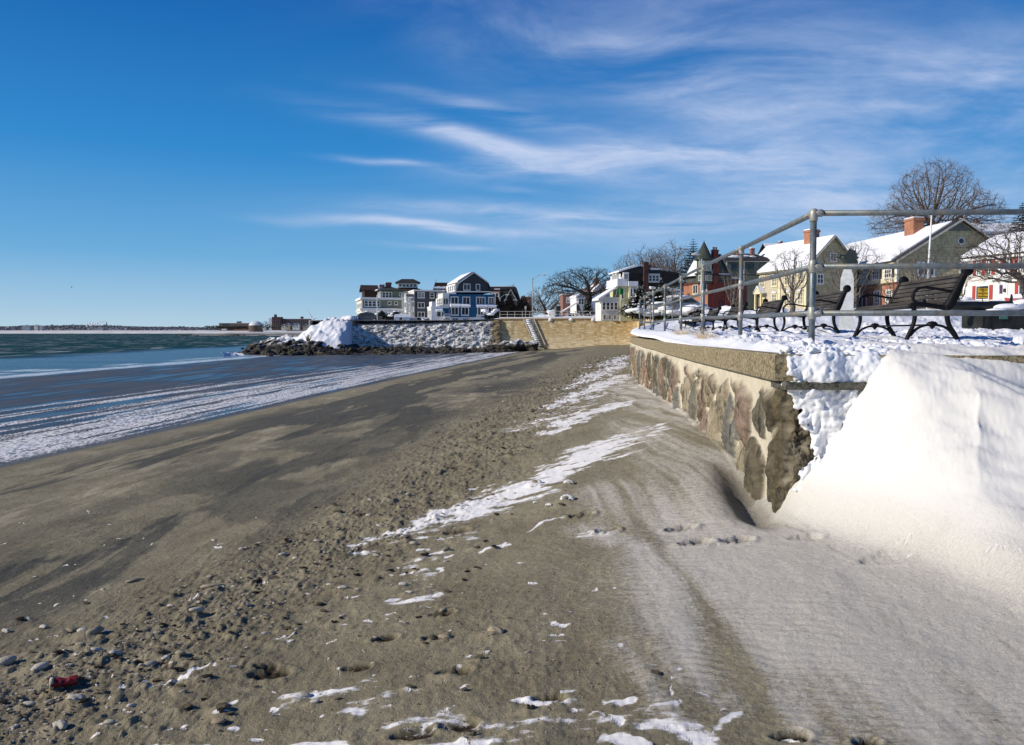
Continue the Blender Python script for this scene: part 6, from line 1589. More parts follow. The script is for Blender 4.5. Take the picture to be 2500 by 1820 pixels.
def conifer(label,loc,h,r,seed,mat,name='spruce_tree',snow=False,levels=26,group=None,sparse=False):
    rr=random.Random(seed); root=empty(name,loc,0,label,'tree',group)
    m=MB(); m.tube([(0,0,-.5),(0,0,h*.98)],[h*.018,.02],7); m.build('trunk',BK2,root,True)
    m=MB(); sn=MB(); dens=1.0 if not snow else 2.2
    for i in range(levels):
        f=i/(levels-1); z=h*(.10+.88*f); L=r*(1-f)**.8*(.75+.4*rr.random())+.12; nb=int(7+6*(1-f))
        for j in range(nb):
            a=2*pi*(j+rr.random()*.7)/nb+i; l=L*rr.uniform(.65,1.15); dr=rr.uniform(-.05,.22)*l*(-1 if sparse and f>.5 else 1)
            pts=[Vector((0,0,z)),Vector((cos(a)*l*.5,sin(a)*l*.5,z-dr*.3)),Vector((cos(a)*l,sin(a)*l,z-dr*.9+.06*l))]
            m.tube(pts,[.03,.02,.008],3,False)
            for q in range(int((12+26*l/max(r,1))*dens)):
                t=rr.uniform(.12,1); c=pts[0].lerp(pts[2],t)+Vector((0,0,.03+(rr.gauss(0,.22) if snow else 0))); w=l*.17*(1.25-t)+.10; ang=a+rr.gauss(0,.9)
                d=Vector((cos(ang),sin(ang),rr.uniform(-.35,.15)))*w; s_=Vector((-sin(ang),cos(ang),rr.uniform(-.2,.2)))*w*.28
                m.add([c,c+d*.6+s_,c+d*1.3,c+d*.6-s_],[(0,1,2,3)])
                if snow and rr.random()<.035 and t>.4: sn.blob((c.x+d.x*.4,c.y+d.y*.4,c.z+.07),w*rr.uniform(.25,.6),1,.4,q,(1.2,1.2,.6))
    m.build('foliage',mat,root)
    if snow and sn.v: sn.build('snow_cover',SNOW,root,True,kind='stuff')
    return root
def foliage(name,c1,c2):
    t=NT(name); P=t.coord(); n=t.noise(P,1.2,4,.6); t.set(t.mix(t.sm(n,.35,.65),c1,c2),.8,None,.15); return t.m
NEED=foliage('dark_needles',(.010,.020,.012),(.035,.050,.028)); NEED2=foliage('blue_green_needles',(.012,.026,.020),(.04,.06,.045)); LEAFB=foliage('brown_green_leaves',(.022,.022,.012),(.060,.048,.028))
def trees():
    G_=lambda u,d: (lambda p:(p.x,p.y,uz(p.x,p.y)))(at(u,800,d))
    # the great bare tree behind the long house
    d=100; p=G_(2275,d); h=at(2275,387,d).z-p[2]
    k=d/F
    bare('huge bare spreading tree standing behind the roof of the long garrison house','tree',p,
         lambda n,rng: np.concatenate([dome(-.2,0,h*.60,5.9,6,h*.40,-.18,.2)(int(n*.62),rng),dome(5.2,0,h*.60,3.6,3.8,3.4,-.45,.1)(int(n*.19),rng),dome(-4.9,0,h*.54,3.4,3.6,3.0,-.45,.1)(int(n*.19),rng)]),4600,
         [(0,0,-.5),(0,0,1),(0,0,2.4),(.1,0,3.8),(.1,0,5.2),(.15,0,6.4),(.2,0,7.4),(.15,0,8.3),(.1,0,9.1)],.40,4.5,.46,3,.50,.015,2.3,.075,BK1,TW,.75,3,bias=.05)
    # wide bare tree beyond the tan wall
    d=112; p=G_(1433,d); h=at(1433,652,d).z-p[2]
    bare('wide umbrella shaped bare tree behind the tan sea wall, beside the white gabled house','tree',p,
         lambda n,rng: dome(-.2,0,h*.56,6.4,5.2,h*.44,-.25,.72)(n,rng),2000,
         [(0,0,-.5),(0,0,.8),(.05,0,1.6),(.15,0,2.4),(.25,0,3.0)],.34,4.0,.48,5,.50,.020,1.85,.09,BK2,BK2,.6,3,bias=.06)
    d=150; p=G_(1332,d); h=at(1332,698,d).z-p[2]
    t0=bare('rounded bare tree right of the tall street lamp','tree',p,dome(0,0,h*.55,4.6,4,h*.45,-.8,.4),900,[(0,0,-.5),(0,0,.8),(0,0,1.6)],.4,4,.65,8,.42,.03,1.8,.10,BK2,TW,.7,2)
    fanenv=lambda n,rng: (lambda P:np.array(P))([((lambda z,a,q:(cos(a)*q*(1.0+3.6*sin(min(1,z*1.15)*1.5)),sin(a)*q*(1.0+3.2*z),1.6+z*6.8*(1-.35*q*q)))(rng.random()**.75,rng.random()*6.283,rng.random()**.5)) for _ in range(n)])
    d=150; p=G_(1575,d); t1=bare('bare fan shaped tree rising behind the two dark chimneys of the cream house','tree',(p[0],p[1],p[2]+1.),fanenv,1700,[(0,0,-1.5),(0,0,0),(0,0,.9),(0,0,1.7)],.34,3.5,.42,8,.34,.017,1.75,.08,BK3,TW,.7,2,group='bare trees behind the houses',bias=.05); t1.scale=(1.35,1.35,1.5)
    for (u,dd,s,rz,l) in ((1530,160,1.05,3.,'low bare tree behind the roof of the cream house, left of the tall chimney'),(1638,148,1.55,4.2,'broad reddish bare tree behind the cream house, left of the dark spruce'),(1610,158,1.3,1.2,'bare tree between the two big bare trees behind the cream house')):
        q=G_(u,dd); c=copy_tree(t1); c.location=(q[0],q[1],q[2]+1.); c.scale=(s*1.05,s,s); c.rotation_euler=(0,0,rz); tag(c,l)
    for (u,dd,s,rz,l) in ((1294,165,.85,2.,'smaller bare tree left of the tall street lamp, behind the small dark house'),(1025,170,.9,.6,'tiny bare tree top behind the grey flat roofed house'),(1365,175,.7,5.,'small hazy bare tree behind the dark slatted shed')):
        q=G_(u,dd); c=copy_tree(t0); c.location=(q[0],q[1],q[2]+(1.2 if s>1.4 else 0)); c.scale=(s,s,s*(1.12 if s>1.4 else 1)); c.rotation_euler=(0,0,rz); tag(c,l,'tree','bare trees behind the houses')
    t0['group']='bare trees behind the houses'
    # shrubs in the park
    d=33; p=G_(1934,d)
    def fan(w,h,lo=.3):
        def f(n,rng):
            out=[]
            while len(out)<n:
                a=rng.uniform(-1,1); b=rng.uniform(-1,1); z=rng.random()
                if a*a+b*b>1: continue
                s=(.15+.85*z**.8); out.append((a*w*s,b*w*s*.8,h*(lo+(1-lo)*z)*(1-.25*(a*a))))
            return np.array(out)
        return f
    s0=bare('many stemmed bare shrub in front of the tan colonial house','shrub',p,fan(1.15,2.75,.2),900,[(0,0,-.3),(0,0,.1),(.02,0,.3)],.10,1.3,.15,4,.11,.005,2.0,.022,BK3,BK3,.22,2,'bare_shrub','bare shrubs in the park',bias=.16)
    for (u,dd,s,rz,l) in ((1792,46,1.0,1.5,'smaller bare shrub before the right part of the turret house'),(2075,45,1.55,3.,'bare branching tree right behind the grey obelisk'),(2236,36,1.15,4.,'low twiggy tree with a thick short trunk, seen through the nearest bench'),(1500,101,1.6,.6,'snow flecked bare bush between the wide tree and the cream house'),(1640,56,.8,2.2,'bare bush between the railing posts before the turret house'),(2180,40,.9,5.3,'spreading thin bush behind the nearest bench back, left of the flagpole'),(2330,42,.95,.9,'thin bare bush right of the flagpole')):
        q=G_(u,dd); c=copy_tree(s0); c.location=q; c.scale=(s*1.15,s,s); c.rotation_euler=(0,0,rz); tag(c,l,'shrub','bare shrubs in the park')
    # apple tree at the right edge
    d=27; p=at(2512,800,d); p=(p.x,p.y,uz(p.x,p.y))
    bare('gnarled bare orchard tree leaning in from the right edge, in front of the white house','tree',p,
         lambda n,rng: np.concatenate([dome(-.6,0,2.6,2.05,1.6,1.15,-.8,.35)(int(n*.8),rng),dome(-1.5,0,2.1,.9,1.0,.5,-.9,.2)(int(n*.2),rng)]),1700,[(0,0,-.3),(0,0,.3),(-.03,0,.7),(-.05,0,1.1)],.12,1.6,.17,6,.16,.0075,1.75,.024,BK3,BK1,.25,2,bias=.2)
    # conifers
    d=95; p=G_(2487,d); conifer('dark spruce standing above the taupe house at the right edge',p,at(2487,492,d).z-p[2],5.4,3,NEED,levels=44,group='conifers among the houses')
    d=118; p=G_(1690,d); conifer('tall dark spruce with sparse layered top left of the conical turret',p,at(1690,582,d).z-p[2],5.0,7,NEED,levels=30,group='conifers among the houses',sparse=True)
    d=74; p=G_(1615,d); conifer('broad dark evergreen with snow, before the cream house and behind the railing',p,at(1600,692,d).z-p[2],3.3,9,NEED,'evergreen_tree',True,18,'conifers among the houses')
    d=80; p=G_(1562,d); conifer('snow dotted brownish evergreen before the left half of the cream house',p,at(1562,704,d).z-p[2],2.6,12,LEAFB,'evergreen_tree',True,16,'conifers among the houses')
    d=111; p=G_(1436,d-1); conifer('small dark fir at the foot of the wide bare tree',p,2.3,1.4,15,NEED,'fir_tree',True,10,'conifers among the houses')
    d=116; p=G_(1468,d); conifer('dark evergreen shrub between the white gabled house and the cream house porch',p,3.0,1.7,17,LEAFB,'evergreen_tree',False,12,'conifers among the houses')
    # hedges and clipped bushes
    def hedge(label,p,sx,sy,sz,mat,n,seed,snow=.2,rz=0):
        rr=random.Random(seed); r=empty('hedge',p,rz,label,'hedge'); m=MB(); s=MB()
        for _ in range(n):
            c=Vector((rr.uniform(-sx,sx),rr.uniform(-sy,sy),0)); top=sz*(.75+.25*sin(c.x*3+seed)+.1*rr.random()); c.z=rr.random()**.6*top
            w=rr.uniform(.07,.18); a=Vector((rr.gauss(0,1),rr.gauss(0,1),rr.gauss(0,1))).normalized(); b=a.orthogonal().normalized()
            m.add([c-a*w,c+b*w*.6,c+a*w,c-b*w*.6],[(0,1,2,3)])
            if rr.random()<snow*.1: s.blob((c.x,c.y,top),w*2,1,.3,_,(1.4,1.2,.5))
        m.build('foliage',mat,r)
        if s.v: s.build('snow_cover',SNOW,r,True,kind='stuff')
    q=P3(935,787,114); hedge('dark flat topped hedge before the porch of the sage green house',q,3.6,1,1.5,NEED,2600,2)
    q=P3(1033,787.5,108); hedge('small dark bush in the snow left of the blue house stairs',q,.8,.6,.6,NEED,500,4)
    q=P3(1198,784,107); hedge('pale snowy bush at the right corner of the blue house',q,.9,.7,1.5,NEED2,900,5,1.5)
    q=P3(1235,780,120); hedge('tall brown leafless hedge in front of the dark gabled house',Vector((q.x,q.y,q.z)),4.0,1.2,3.4,foliage('brown_hedge',(.035,.022,.014),(.10,.06,.035)),9000,6,0)
    q=P3(1700,786,44); hedge('low dark shrubs with snow on top behind the railing, before the turret house',q,1.9,.8,.75,NEED,2600,8,1.0)
    q=P3(1640,779,50); hedge('snowy hedge top seen between far railing posts',q,2.6,.8,.5,LEAFB,1500,9,2.0)
trees()
# ================================================================ far shores
def far():
    # long far shore with a snow covered beach and a town on a low ridge
    def band(name,u0,u1,d,vtop,vbot,mat,dep,jit,label,kind='structure'):
        n=260; us=np.linspace(u0,u1,n); k=d/F
        xs=(us-1250)*k; zt=EYE+(813-vtop)*k+ (fbm(us*.03,us*0+d,4,int(d))-.5)*jit*k*2; 
        ys=np.array([d,d+dep*.02,d+dep*.3,d+dep]); X=np.repeat(xs[:,None],4,1)*(ys[None,:]/d); Y=np.repeat(ys[None,:],n,0)
        Z=np.stack([np.full(n,-1.6),zt*.45,zt,zt*1.05],1)
        o=grid_object(name,X,Y,Z,mat); tag(o,label=label,kind=kind); return o
    farsnow=plain('far_beach_snow',(.62,.60,.56),.9,.12,.02,0)
    band('far_beach',-900,700,2600,806.5,813,farsnow,900,.5,'snow covered beach across the bay')
    hill=plain('far_wooded_hill',(.050,.050,.055),.95,.5,.012,0,c2=(.12,.11,.11))
    X0=np.linspace(-900,760,300)
    prof=np.interp(X0,[-900,0,40,120,190,280,330,420,520,600,760],[800,799,797,796,794.5,796,800,799,801,800,797])
    k=3600/F; xs=(X0-1250)*k; n=len(xs); zt=EYE+(813-prof)*k+(fbm(X0*.12,X0*0,4,77,.6)-.5)*6
    ys=np.array([3500,3600,4300.]); X=np.repeat(xs[:,None],3,1); Y=np.repeat(ys[None,:],n,0); Z=np.stack([np.full(n,0.),zt,zt*.9],1); o=grid_object('wooded_ridge',X,Y,Z,hill); tag(o,kind='structure',label='low wooded ridge behind the town across the bay')
    rr=random.Random(21)
    mats=[plain('far_town_wall_%d'%i,c,.9,.1,.05,0) for i,c in enumerate([(.30,.30,.33),(.16,.15,.17),(.42,.40,.38),(.24,.17,.15),(.55,.55,.56),(.10,.11,.13)])]  # bluish town colours stand in for distance haze
    m=MB()
    for i in range(1500):
        u=rr.uniform(-700,640); base=rr.random(); top=float(np.interp(u,[-900,0,40,120,190,280,330,420,520,600,760],[800,799,797,796,794.5,796,800,799,801,800,797])); v=808-(808-top)*base**1.3; d=2900+base*650; k=d/F
        w=rr.uniform(1.0,4.5)*k; h=rr.uniform(.9,2.4)*k; x=(u-1250)*k; z=EYE+(813-v)*k; m.m=rr.randrange(6)
        m.box(x,d,z-6,x+w,d+12,z+h)
        if rr.random()<.5: m.m=4; m.prism([(x-1,z+h),(x+w+1,z+h),(x+w/2,z+h+1.4*k*.6)],'y',d-1,d+13)
    o=m.build('far_town',mats); tag(o,'haze tinted town of small buildings along the shore across the bay',kind='stuff')
    m=MB()
    for i in range(5200):
        u=rr.uniform(-700,700); top=float(np.interp(u,[-900,0,40,120,190,280,330,420,520,600,760],[800,799,797,796,794.5,796,800,799,801,800,797])); v=809-(809-top)*rr.random(); d=rr.uniform(2850,3550); k=d/F; w=rr.uniform(.5,1.8)*k; x=(u-1250)*k; z=EYE+(813-v)*k
        m.add([(x-w,d,z-2),(x+w,d,z-2),(x+w*.6,d+3,z+w),(x-w*.5,d+3,z+w*1.1)],[(0,1,2,3)])
    o=m.build('far_trees',plain('far_tree_mass',(.045,.048,.055),.95,.4,.02,0)); tag(o,'mass of bare trees among the town across the bay',kind='stuff')
    def tower(u0,u1,v0,v1,d,c,label,name='apartment_tower',fl=6,cat='building',grp='towers across the bay'):
        k=d/F; x0,x1=(u0-1250)*k,(u1-1250)*k; z0=EYE+(813-v1)*k; z1=EYE+(813-v0)*k
        r=empty(name,(x0,d,z0),0,label,cat,grp); w=x1-x0; h=z1-z0; m=MB(); m.box(0,0,-4,w,w*.6,h); m.box(w*.35,w*.1,h,w*.6,w*.4,h*1.1); m.build('wall',plain('tower_%s'%u0,c,.9,.1,.1,0),r)
        m=MB()
        for i in range(fl): m.box(w*.03,-.3,h*(i+.35)/fl,w*.97,-.02,h*(i+.6)/fl)
        m.build('window_band',plain('far_window',(.10,.11,.13),.6,.1,.1,0),r)
    tower(57,74,795,807,2850,(.34,.36,.40),'grey blue slab of flats across the bay, near the left edge')
    tower(85,94,794,807,2840,(.62,.60,.54),'pale tower of flats across the bay, left one of two close together')
    tower(95,104,796,807,2842,(.55,.53,.50),'pale lower tower of flats across the bay, right one of two close together')
    tower(240,252,800,806,2840,(.42,.42,.45),'small grey block across the bay left of the tall thin smokestack')
    k=3000/F; x=(262-1250)*k; r=empty('smokestack',(x,3000,EYE),0,'tall thin dark smokestack across the bay','chimney stack'); m=MB(); m.lathe([(1.8*k,0),(1.0*k,26*k)],10); m.build('stack',plain('stack_concrete',(.16,.17,.20),.9,.1,.05,0),r)
    # steam
    t=NT('steam'); P=t.coord(); n=t.noise(P,.03,5,.65); lw=t.n('ShaderNodeLayerWeight'); lw.inputs[0].default_value=.35; t.set((.95,.95,.96),1.,None,0.,Alpha=t.math('MULTIPLY',t.math('MULTIPLY',t.sm(n,.25,.6),.85),t.math('SUBTRACT',1.,t.math('POWER',lw.outputs['Facing'],1.6))))
    def plume(u,v,pts,d,label):
        k=d/F; m=MB()
        for i,(a,b,r_) in enumerate(pts): m.blob(((a-u)*k,0,(v-b)*k),r_*k,2,.3,i,(1,.8,.9))
        o=m.build('steam_plume',t.m,None,True); p=at(u,v,d); o.location=p; tag(o,label,'steam','white steam plumes across the bay'); 
        md=o.modifiers.new('r','REMESH'); md.mode='VOXEL'; md.voxel_size=1.1*k
    plume(232,796,[(212,796,3),(215,791,4),(220,789,4),(226,790,4),(232,792,4.5),(238,790,4),(244,787,3),(250,786,2.4),(255,785,1.6),(222,794,4),(213,787,2)],3000,'long low bank of white steam drifting left of the smokestack')
    plume(16,801,[(10,805,1.5),(14,802,1.8),(18,800,1.8),(22,799,1.4)],3000,'small white wisp of steam at the left edge of the far shore')
    plume(764,780,[(765,779,3.),(761,774,3),(757,769,2.6),(754,764,2.2),(752,760,1.6),(770,778,2.4)],1700,'thin leaning white plume of steam above the far trees by the snow slope')
    # headland with the long brick hall, dome and flats
    d=850; k=d/F
    us=np.linspace(425,900,160); xs=(us-1250)*k; dep=np.array([0,14,40,160,400.]); X=np.repeat(xs[:,None],5,1); Y=d-40+np.repeat(dep[None,:],160,0)+np.interp(us,[425,450,520,700,900],[90,50,10,-40,-80])[:,None]
    zt=np.interp(us,[425,450,480,540,900],[-1.6,0.,1.3,3.4,4.0]); Z=np.stack([np.full(160,-1.7),zt*.12-.5,zt*.25,zt,zt*1.25],1)+0
    hs=NT('headland_snow'); P=hs.pos(); n=hs.noise(hs.mapv(P,(.02,.05,1.5)),1,5,.6); x,y,z=hs.xyz(P); c=hs.mix(hs.sm(z,.1,1.2),(.10,.10,.085),(.72,.71,.69)); c=hs.mix(hs.math('MULTIPLY',hs.sm(n,.50,.6),.8),c,(.20,.17,.10)); c=hs.mix(hs.sm(z,-.4,-.9),c,(.42,.43,.43)); hs.set(c,.9,None,.2)
    o=grid_object('headland',X,Y,Z,hs.m); tag(o,kind='structure',label='snowy headland with a beach beyond the rocky point')
    zb=3.2
    H=House('long_brick_hall','long low brick hall with a white roof edge on the headland, left of the dome',P3(535,804,d),R(2),k,'building'); bb=plain('far_brick',(.22,.11,.08),.9,.2,.3,0); H.body('wall',0,88,0,30,-4,14,bb)
    m=MB()
    for i in range(22): m.box(2+i*4,-.6,1,3.8+i*4,-.05,12)
    H.mb(m,'window_row',plain('far_tan_panel',(.34,.26,.20),.9)); H.box('roof_snow',-.5,88.5,-1,31,14.1,15,SNOW); H.box('roof_house',40,50,8,16,15,19,plain('dark_plant_room',(.06,.06,.07))); H.box('entry',8,20,-6,0,-3,6,WHITE); H.box('dark_block',9,22,-1,.0,6.2,13,plain('dark_plant_room',(.06,.06,.07)))
    r=empty('domed_hall',P3(625,804,d-10),0,'white domed hall on the headland','building'); m=MB(); m.lathe([(16.5*k,-3),(16.5*k,9*k),(16*k,11*k),(14*k,14*k),(10*k,17*k),(5*k,19*k),(.5*k,19.6*k)],28); m.build('dome',plain('dome_white',(.66,.66,.68),.5,.06,.1,0),r,True); m=MB(); m.lathe([(16.7*k,-3),(16.7*k,8.5*k),(16.55*k,8.7*k)],28); m.build('dome_base',plain('dome_base_brown',(.12,.09,.075),.9),r)
    H=House('brick_flats','stepped dark brick block of flats with one bright white end, on the headland',P3(664,802,d-20),R(4),k,'building'); db=plain('far_dark_brick',(.10,.055,.05),.9,.2,.3,0)
    H.body('wall',0,22,0,20,-4,27,db); H.body('wing_wall',22.2,90,4,20,-4,22,db); H.box('stair_tower',5,10,2,9,27,33,db); H.box('stair_tower',66,72,6,12,22,28,db); H.box('white_end',-7,-.2,0,14,-4,24,WHITE); H.box('roof_snow',24,88,5,19,22.1,23,SNOW)
    m=MB()
    for i in range(5):
        for j in range(18): m.box(2+j*4.8,-.5 if j<4 else 3.5,2+i*4,4+j*4.8,-.02 if j<4 else 3.97,4+i*4)
    H.mb(m,'window_rows',plain('far_window_pale',(.20,.18,.17),.6))
    for i,(u,w,h,c) in enumerate(((687,9,9,(.6,.57,.5)),(697,10,12,(.45,.36,.25)),(714,8,11,(.62,.60,.55)),(722,8,12,(.66,.65,.62)),(740,11,9,(.35,.30,.26)),(641,7,5,(.6,.6,.6)))):
        H=House('shore_house',['small cream house below the far flats, first from the left','tan gabled house below the far flats','white gabled house below the far flats, left of a pair','white gabled house below the far flats, right of a pair','brown low house right of the far flats','tiny pale house between the dome and the flats'][i],P3(u,803,d-60),R(0),k,'house','small houses on the headland')
        H.body('wall',0,w,0,8,-3,h*.6,plain('shore_wall_%d'%i,c,.9,.1),h,'y'); H.gable(0,w,0,8,h*.6,h,'y',.3,.3,None,'lr',ts=.3); H.win('f',0,w*.35,w*.25,h*.2,h*.25,1,1)
    rr2=random.Random(5); m=MB()
    for i in range(2600):
        u=rr2.choice([rr2.uniform(548,640),rr2.uniform(575,640),rr2.uniform(668,800),rr2.uniform(730,840)]); hh=rr2.random()*(6 if u<650 else (9 if u<730 else 15)); w=rr2.uniform(.5,1.3)*k; x=(u-1250)*k; z=EYE+(804-803+9+hh)*k; y=d-50+rr2.uniform(-6,10)+(60 if u>730 else 0)
        m.add([(x-w,y,z-w),(x+w,y,z-w*.6),(x+w*.5,y+1,z+w),(x-w*.6,y+1,z+w*.8)],[(0,1,2,3)])
    o=m.build('far_shrubs',plain('far_shrub_mass',(.035,.033,.028),.95,.5,.3,0)); tag(o,'dark bushes and bare trees massed before the buildings of the headland',kind='stuff')
    bare('solitary round bare tree between the dome and the flats on the headland','tree',P3(649,804,d-30),dome(0,0,5.5,4,3,3.6,-.8,.3),300,[(0,0,-2),(0,0,1),(0,0,2.4)],.9,5,1.0,9,.4,.09,2.1,.2,BK2,BK2,1.0,1)
    # low rocks before the headland
    m=MB()
    for i in range(60):
        u=rr2.uniform(445,640); m.blob(((u-1250)*.34,645+rr2.uniform(-15,15),-1.15),rr2.uniform(.6,1.6),1,.4,i,(2.2,1,.5))
    o=m.build('tidal_rocks',ROCKM,None,True); tag(o,'black rocks at the waterline of the far headland',kind='stuff')
far()
# ================================================================ things lying on the beach
def beach_things():
    st=NT('pale_pebble'); P=st.coord(); oi=st.n('ShaderNodeObjectInfo'); n=st.noise(P,8,4); c=st.mix(oi.outputs['Random'],(.32,.255,.165),(.66,.60,.50)); c=st.mix(st.math('MULTIPLY',st.sm(n,.5,.7),.5),c,(.20,.17,.12)); st.set(c,.75,st.bump(n,.4,.05),.25)
    dm=plain('dark_clod',(.045,.032,.02),.9,.5,9,.8,30,.2); wm=plain('chalk_white_shell',(.78,.76,.72),.6,.08,9,.3,40,.05)
    protos=[]
    for i in range(6): 
        m=MB(); m.blob((0,0,0),1,3,[.10,.16,.22,.3,.14,.2][i],60+i,(1,[.62,.7,.8,.66,.5,.75][i],[.42,.5,.4,.55,.38,.48][i]),[.8,.8,1,1.2,.8,1][i]); protos.append(m.build('pebble',st.m,None,True))
    clods=[]
    for i in range(4):
        m=MB(); r_=random.Random(i)
        for j in range(9): m.blob((r_.uniform(-.7,.7),r_.uniform(-.5,.5),r_.uniform(-.1,.35)),r_.uniform(.25,.55),1,.4,j+i*9,(1,.8,.6))
        for j in range(8): a=Vector((r_.uniform(-.8,.8),r_.uniform(-.5,.5),.1)); m.tube([a,a+Vector((r_.uniform(-.6,.6),r_.uniform(-.5,.5),r_.uniform(.1,.5)))],[.06,.02],3)
        clods.append(m.build('seaweed_clod',dm,None,False))
    sm_=plain('frozen_sand',(.24,.20,.125),.9,.3,14,.9,60,.15); sands=[]
    for i in range(5):
        m=MB(); r_=random.Random(90+i)
        for j in range(5): m.blob((r_.uniform(-.6,.6),r_.uniform(-.4,.4),r_.uniform(-.15,.25)),r_.uniform(.35,.75),2,.55,j+i*7+200,(1.1,.8,.55),1.5)
        sands.append(m.build('sand_clod',sm_,None,False))
    rr=random.Random(3); usedp=set()
    allp=sorted([(x,y,r,1) for x,y,r in HP]+[(x,y,r,0) for x,y,r in PEB],key=lambda q:-(q[2]/q[1])*(1+q[3]))
    cnt={'p':0,'c':0,'s':0}; rest=MB()
    for i,(x,y,r,hand) in enumerate(allp):
        z=gz(x,y)
        if y<2.3: continue
        if i<285:
            if (not hand and rr.random()<.30): kind='c'; pr=clods; 
            elif not hand and rr.random()<.55: kind='s'; pr=sands
            else: kind='p'; pr=protos
            j=rr.randrange(len(pr)); o=pr[j] if (kind,j) not in usedp else pr[j].copy()
            if (kind,j) in usedp: COL.objects.link(o)
            usedp.add((kind,j)); o.location=(x,y,z+r*.12); o.scale=(r*1.15,r*1.0,r*(1.1 if kind=='p' else .9)); o.rotation_euler=(rr.uniform(-.2,.2),rr.uniform(-.2,.2),rr.uniform(-.7,.9)); cnt[kind]+=1
            if kind=='p': tag(o,'smooth pale pebble half sunk in the sand of the littered strip','pebble','pale pebbles scattered on the sand')
            elif kind=='s': tag(o,'rough lump of frozen tan sand on the littered strip','sand clod','frozen sand lumps scattered on the beach')
            else: tag(o,'small dark clod of dried seaweed among the pebbles on the sand','seaweed clod','seaweed clods scattered on the sand')
        else: rest.blob((x,y,z+r*.2),r*.7,1,.35,i,(1,.75,.55))
    for k_,L in (('p',protos),('c',clods),('s',sands)):
        for j,o in enumerate(L):
            if (k_,j) not in usedp: bpy.data.objects.remove(o)
    for i in range(1700):
        t=rr.random(); a=[(30,1790),(200,1650),(420,1560),(640,1420),(850,1320),(1050,1200),(1180,1080),(1300,980),(1420,905)]; s=t*(len(a)-1.001); ii=int(s); f=s-ii; u=a[ii][0]+(a[ii+1][0]-a[ii][0])*f+rr.gauss(0,75); v=a[ii][1]+(a[ii+1][1]-a[ii][1])*f+rr.gauss(0,38)
        p=G(min(max(u,-200),2700),min(v,1900)); 
        if p.y<2.3: continue
        r=rr.uniform(.003,.008)*(1+p.y*.08); rest.blob((p.x,p.y,gz(p.x,p.y)+r*.25),r,1,.35,i,(1.3,.8,.6))
    for i in range(1200):
        p=G(rr.uniform(-50,1500),1850-430*rr.random()**.6)
        if p.y<2.3: continue
        r=rr.uniform(.002,.005); rest.blob((p.x,p.y,gz(p.x,p.y)+r*.25),r,1,.35,i,(1.2,.8,.6))
    gv=NT('shell_grit'); P=gv.pos(); n=gv.noise(P,25,3); gv.set(gv.mix(gv.sm(n,.40,.62),(.06,.045,.03),(.46,.41,.33)),.8,None,.2)
    o=rest.build('shell_grit',gv.m,None,False); tag(o,'fine scatter of shell bits and grit along the littered strip',kind='stuff')
    # particular shells
    for (u,v,s,l) in ((1385,1228,.055,'big white scallop shell on the sand above the snow streak'),(1310,1186,.05,'white shell at the lower edge of the long snow patch'),(1388,1188,.045,'white shell lying in powder snow right of the others'),(1305,1222,.022,'small white shell, upper one of two close together'),(1307,1232,.02,'small white shell, lower one of two close together'),(1340,1241,.026,'thin white shell fragment beside the scallop')):
        p=G(u,v); m=MB(); n=14; vs=[(0,-.55,.15)]; 
        for ring in (.5,.85,1.0):
            for j in range(n+1):
                a=pi*(-.12+1.24*j/n); q=1+(.05 if j%2 else -.03)*ring; vs.append((cos(a)*ring*q,-.55+ (sin(a)*1.15+.25)*ring*q,.15+.42*(1-ring**2)*1.+(.03 if j%2 else 0)))
        fs=[(0,1+j,2+j) for j in range(n)]
        for r_ in range(2):
            b=1+r_*(n+1)
            for j in range(n): fs.append((b+j,b+n+1+j,b+n+2+j,b+1+j))
        m.add(vs,fs); o=m.build('seashell',wm,None,True); md=o.modifiers.new('s','SOLIDIFY'); md.thickness=.06; o.scale=(s,s,s); o.location=(p.x,p.y,gz(p.x,p.y)+.004); o.rotation_euler=(R(22),0,rr.uniform(-.4,.4)); tag(o,l,'seashell')
    # crushed red cup
    p=CUP; r=empty('crushed_cup',(p.x,p.y,gz(p.x,p.y)+.022),R(24),'crushed red drink carton with a sandy white rim lying among the pebbles','cup')
    r.scale=(.72,.72,.72)
    rd=plain('red_carton',(.19,.012,.014),.45,.5,30,.5,60,.004); wh=plain('sandy_white_rim',(.50,.42,.28),.8,.2,40); bl=plain('dark_print',(.03,.02,.02),.5,.3,40)
    n=28; xs=np.linspace(-.075,.075,18); th=np.linspace(0,2*pi,n+1); A_,B_=np.meshgrid(xs,th,indexing='ij'); rad=.036-.05*(A_+.075)*.1+ .010*(fbm(A_*60,np.cos(B_)*3+5,3,401)-.5)*2; rad=rad*(1-.28*np.exp(-((A_-.01)/.02)**2)*(np.cos(B_-1.4)>0)*np.cos(B_-1.4))
    o=grid_object('carton_body',A_,rad*np.cos(B_),rad*.8*np.sin(B_)+.012,rd); o.parent=r
    m=MB(); m.lathe([(.0,-.082),(.033,-.084),(.039,-.080),(.039,-.062),(.036,-.060)],18,(0,0,.012),'x'); m.build('rim',wh,r,True)
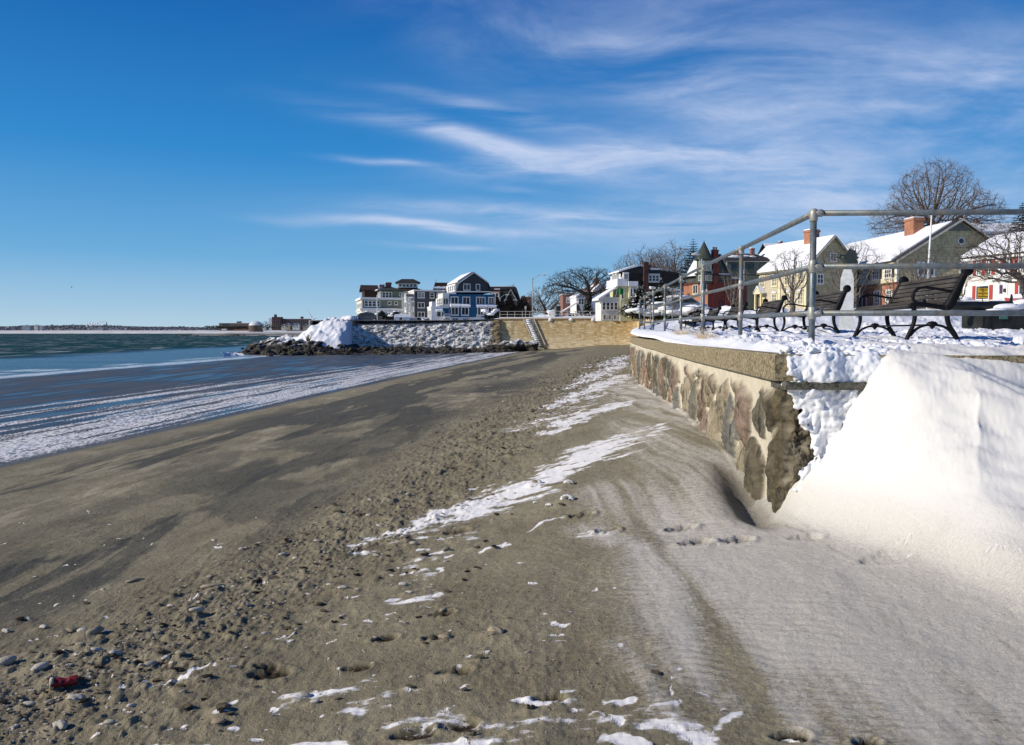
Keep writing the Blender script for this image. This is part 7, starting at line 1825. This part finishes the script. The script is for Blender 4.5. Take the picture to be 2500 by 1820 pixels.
    m=MB(); m.lathe([(.0,.074),(.030,.074),(.033,.070)],18,(0,0,.012),'x'); m.build('lid',rd,r)
    X,Y=np.meshgrid(np.linspace(-.045,.035,10),np.linspace(-1.5,-.1,10),indexing='ij'); o=grid_object('printed_patch',X,.0375*np.cos(Y+.0),.0375*.8*np.sin(Y)+.012,bl); o.parent=r
    # stick pieces
    for (u,v,L,a,l) in ((520,1430,.16,.15,'pale stick half buried left of the middle of the sand'),(330,1417,.12,.5,'short dark stick lying on the sand further left'),(1090,1350,.05,.2,'tiny black stick near the frost edge')):
        p=G(u,v); m=MB(); m.tube([(-L/2,0,.0),(0,.01,.008),(L/2,0,.004)],[.010,.013,.008],7); o=m.build('driftwood_stick',plain('driftwood',(.30,.25,.18),.8,.3,30),None,True); o.location=(p.x,p.y,gz(p.x,p.y)+.006); o.rotation_euler=(0,0,a); tag(o,l,'stick')
    # dead grass on the coping
    gm=plain('straw',(.55,.42,.24),.8,.2,20)
    for (y,l) in ((9.2,'straw coloured dry grass poking through the snow on the coping, nearest clump'),(11.6,'faint straw clump on the coping further along')):
        m=MB()
        for i in range(70):
            q=Vector((rr.gauss(0,.06),rr.gauss(0,.22),0)); m.tube([q,q+Vector((rr.gauss(-.06,.05),rr.gauss(0,.08),rr.uniform(.03,.13)))],[.0025,.001],3)
        x=float(xedge(y))+.22; o=m.build('dry_grass',gm); o.location=(x,y,uz(x,y)-.01); tag(o,l,'dry grass')
    # a gull far off over the water
    p=at(174,702,160); r=empty('seagull',p,R(20),'tiny gull flying over the bay at the left','gull'); m=MB()
    m.tube([(-.2,0,0),(-.05,0,.02),(.15,0,.02),(.28,0,.0)],[.02,.06,.05,.01],8); m.build('body',wm,r,True)
    for s in (-1,1): m=MB(); m.add([(-.06,s*.04,.03),(.10,s*.04,.03),(.12,s*.35,.16),(.04,s*.75,.10),(-.02,s*.35,.15)],[(0,1,2,4),(4,2,3)]); m.build('wing',wm,r)
beach_things()
print('objects',len(bpy.data.objects))
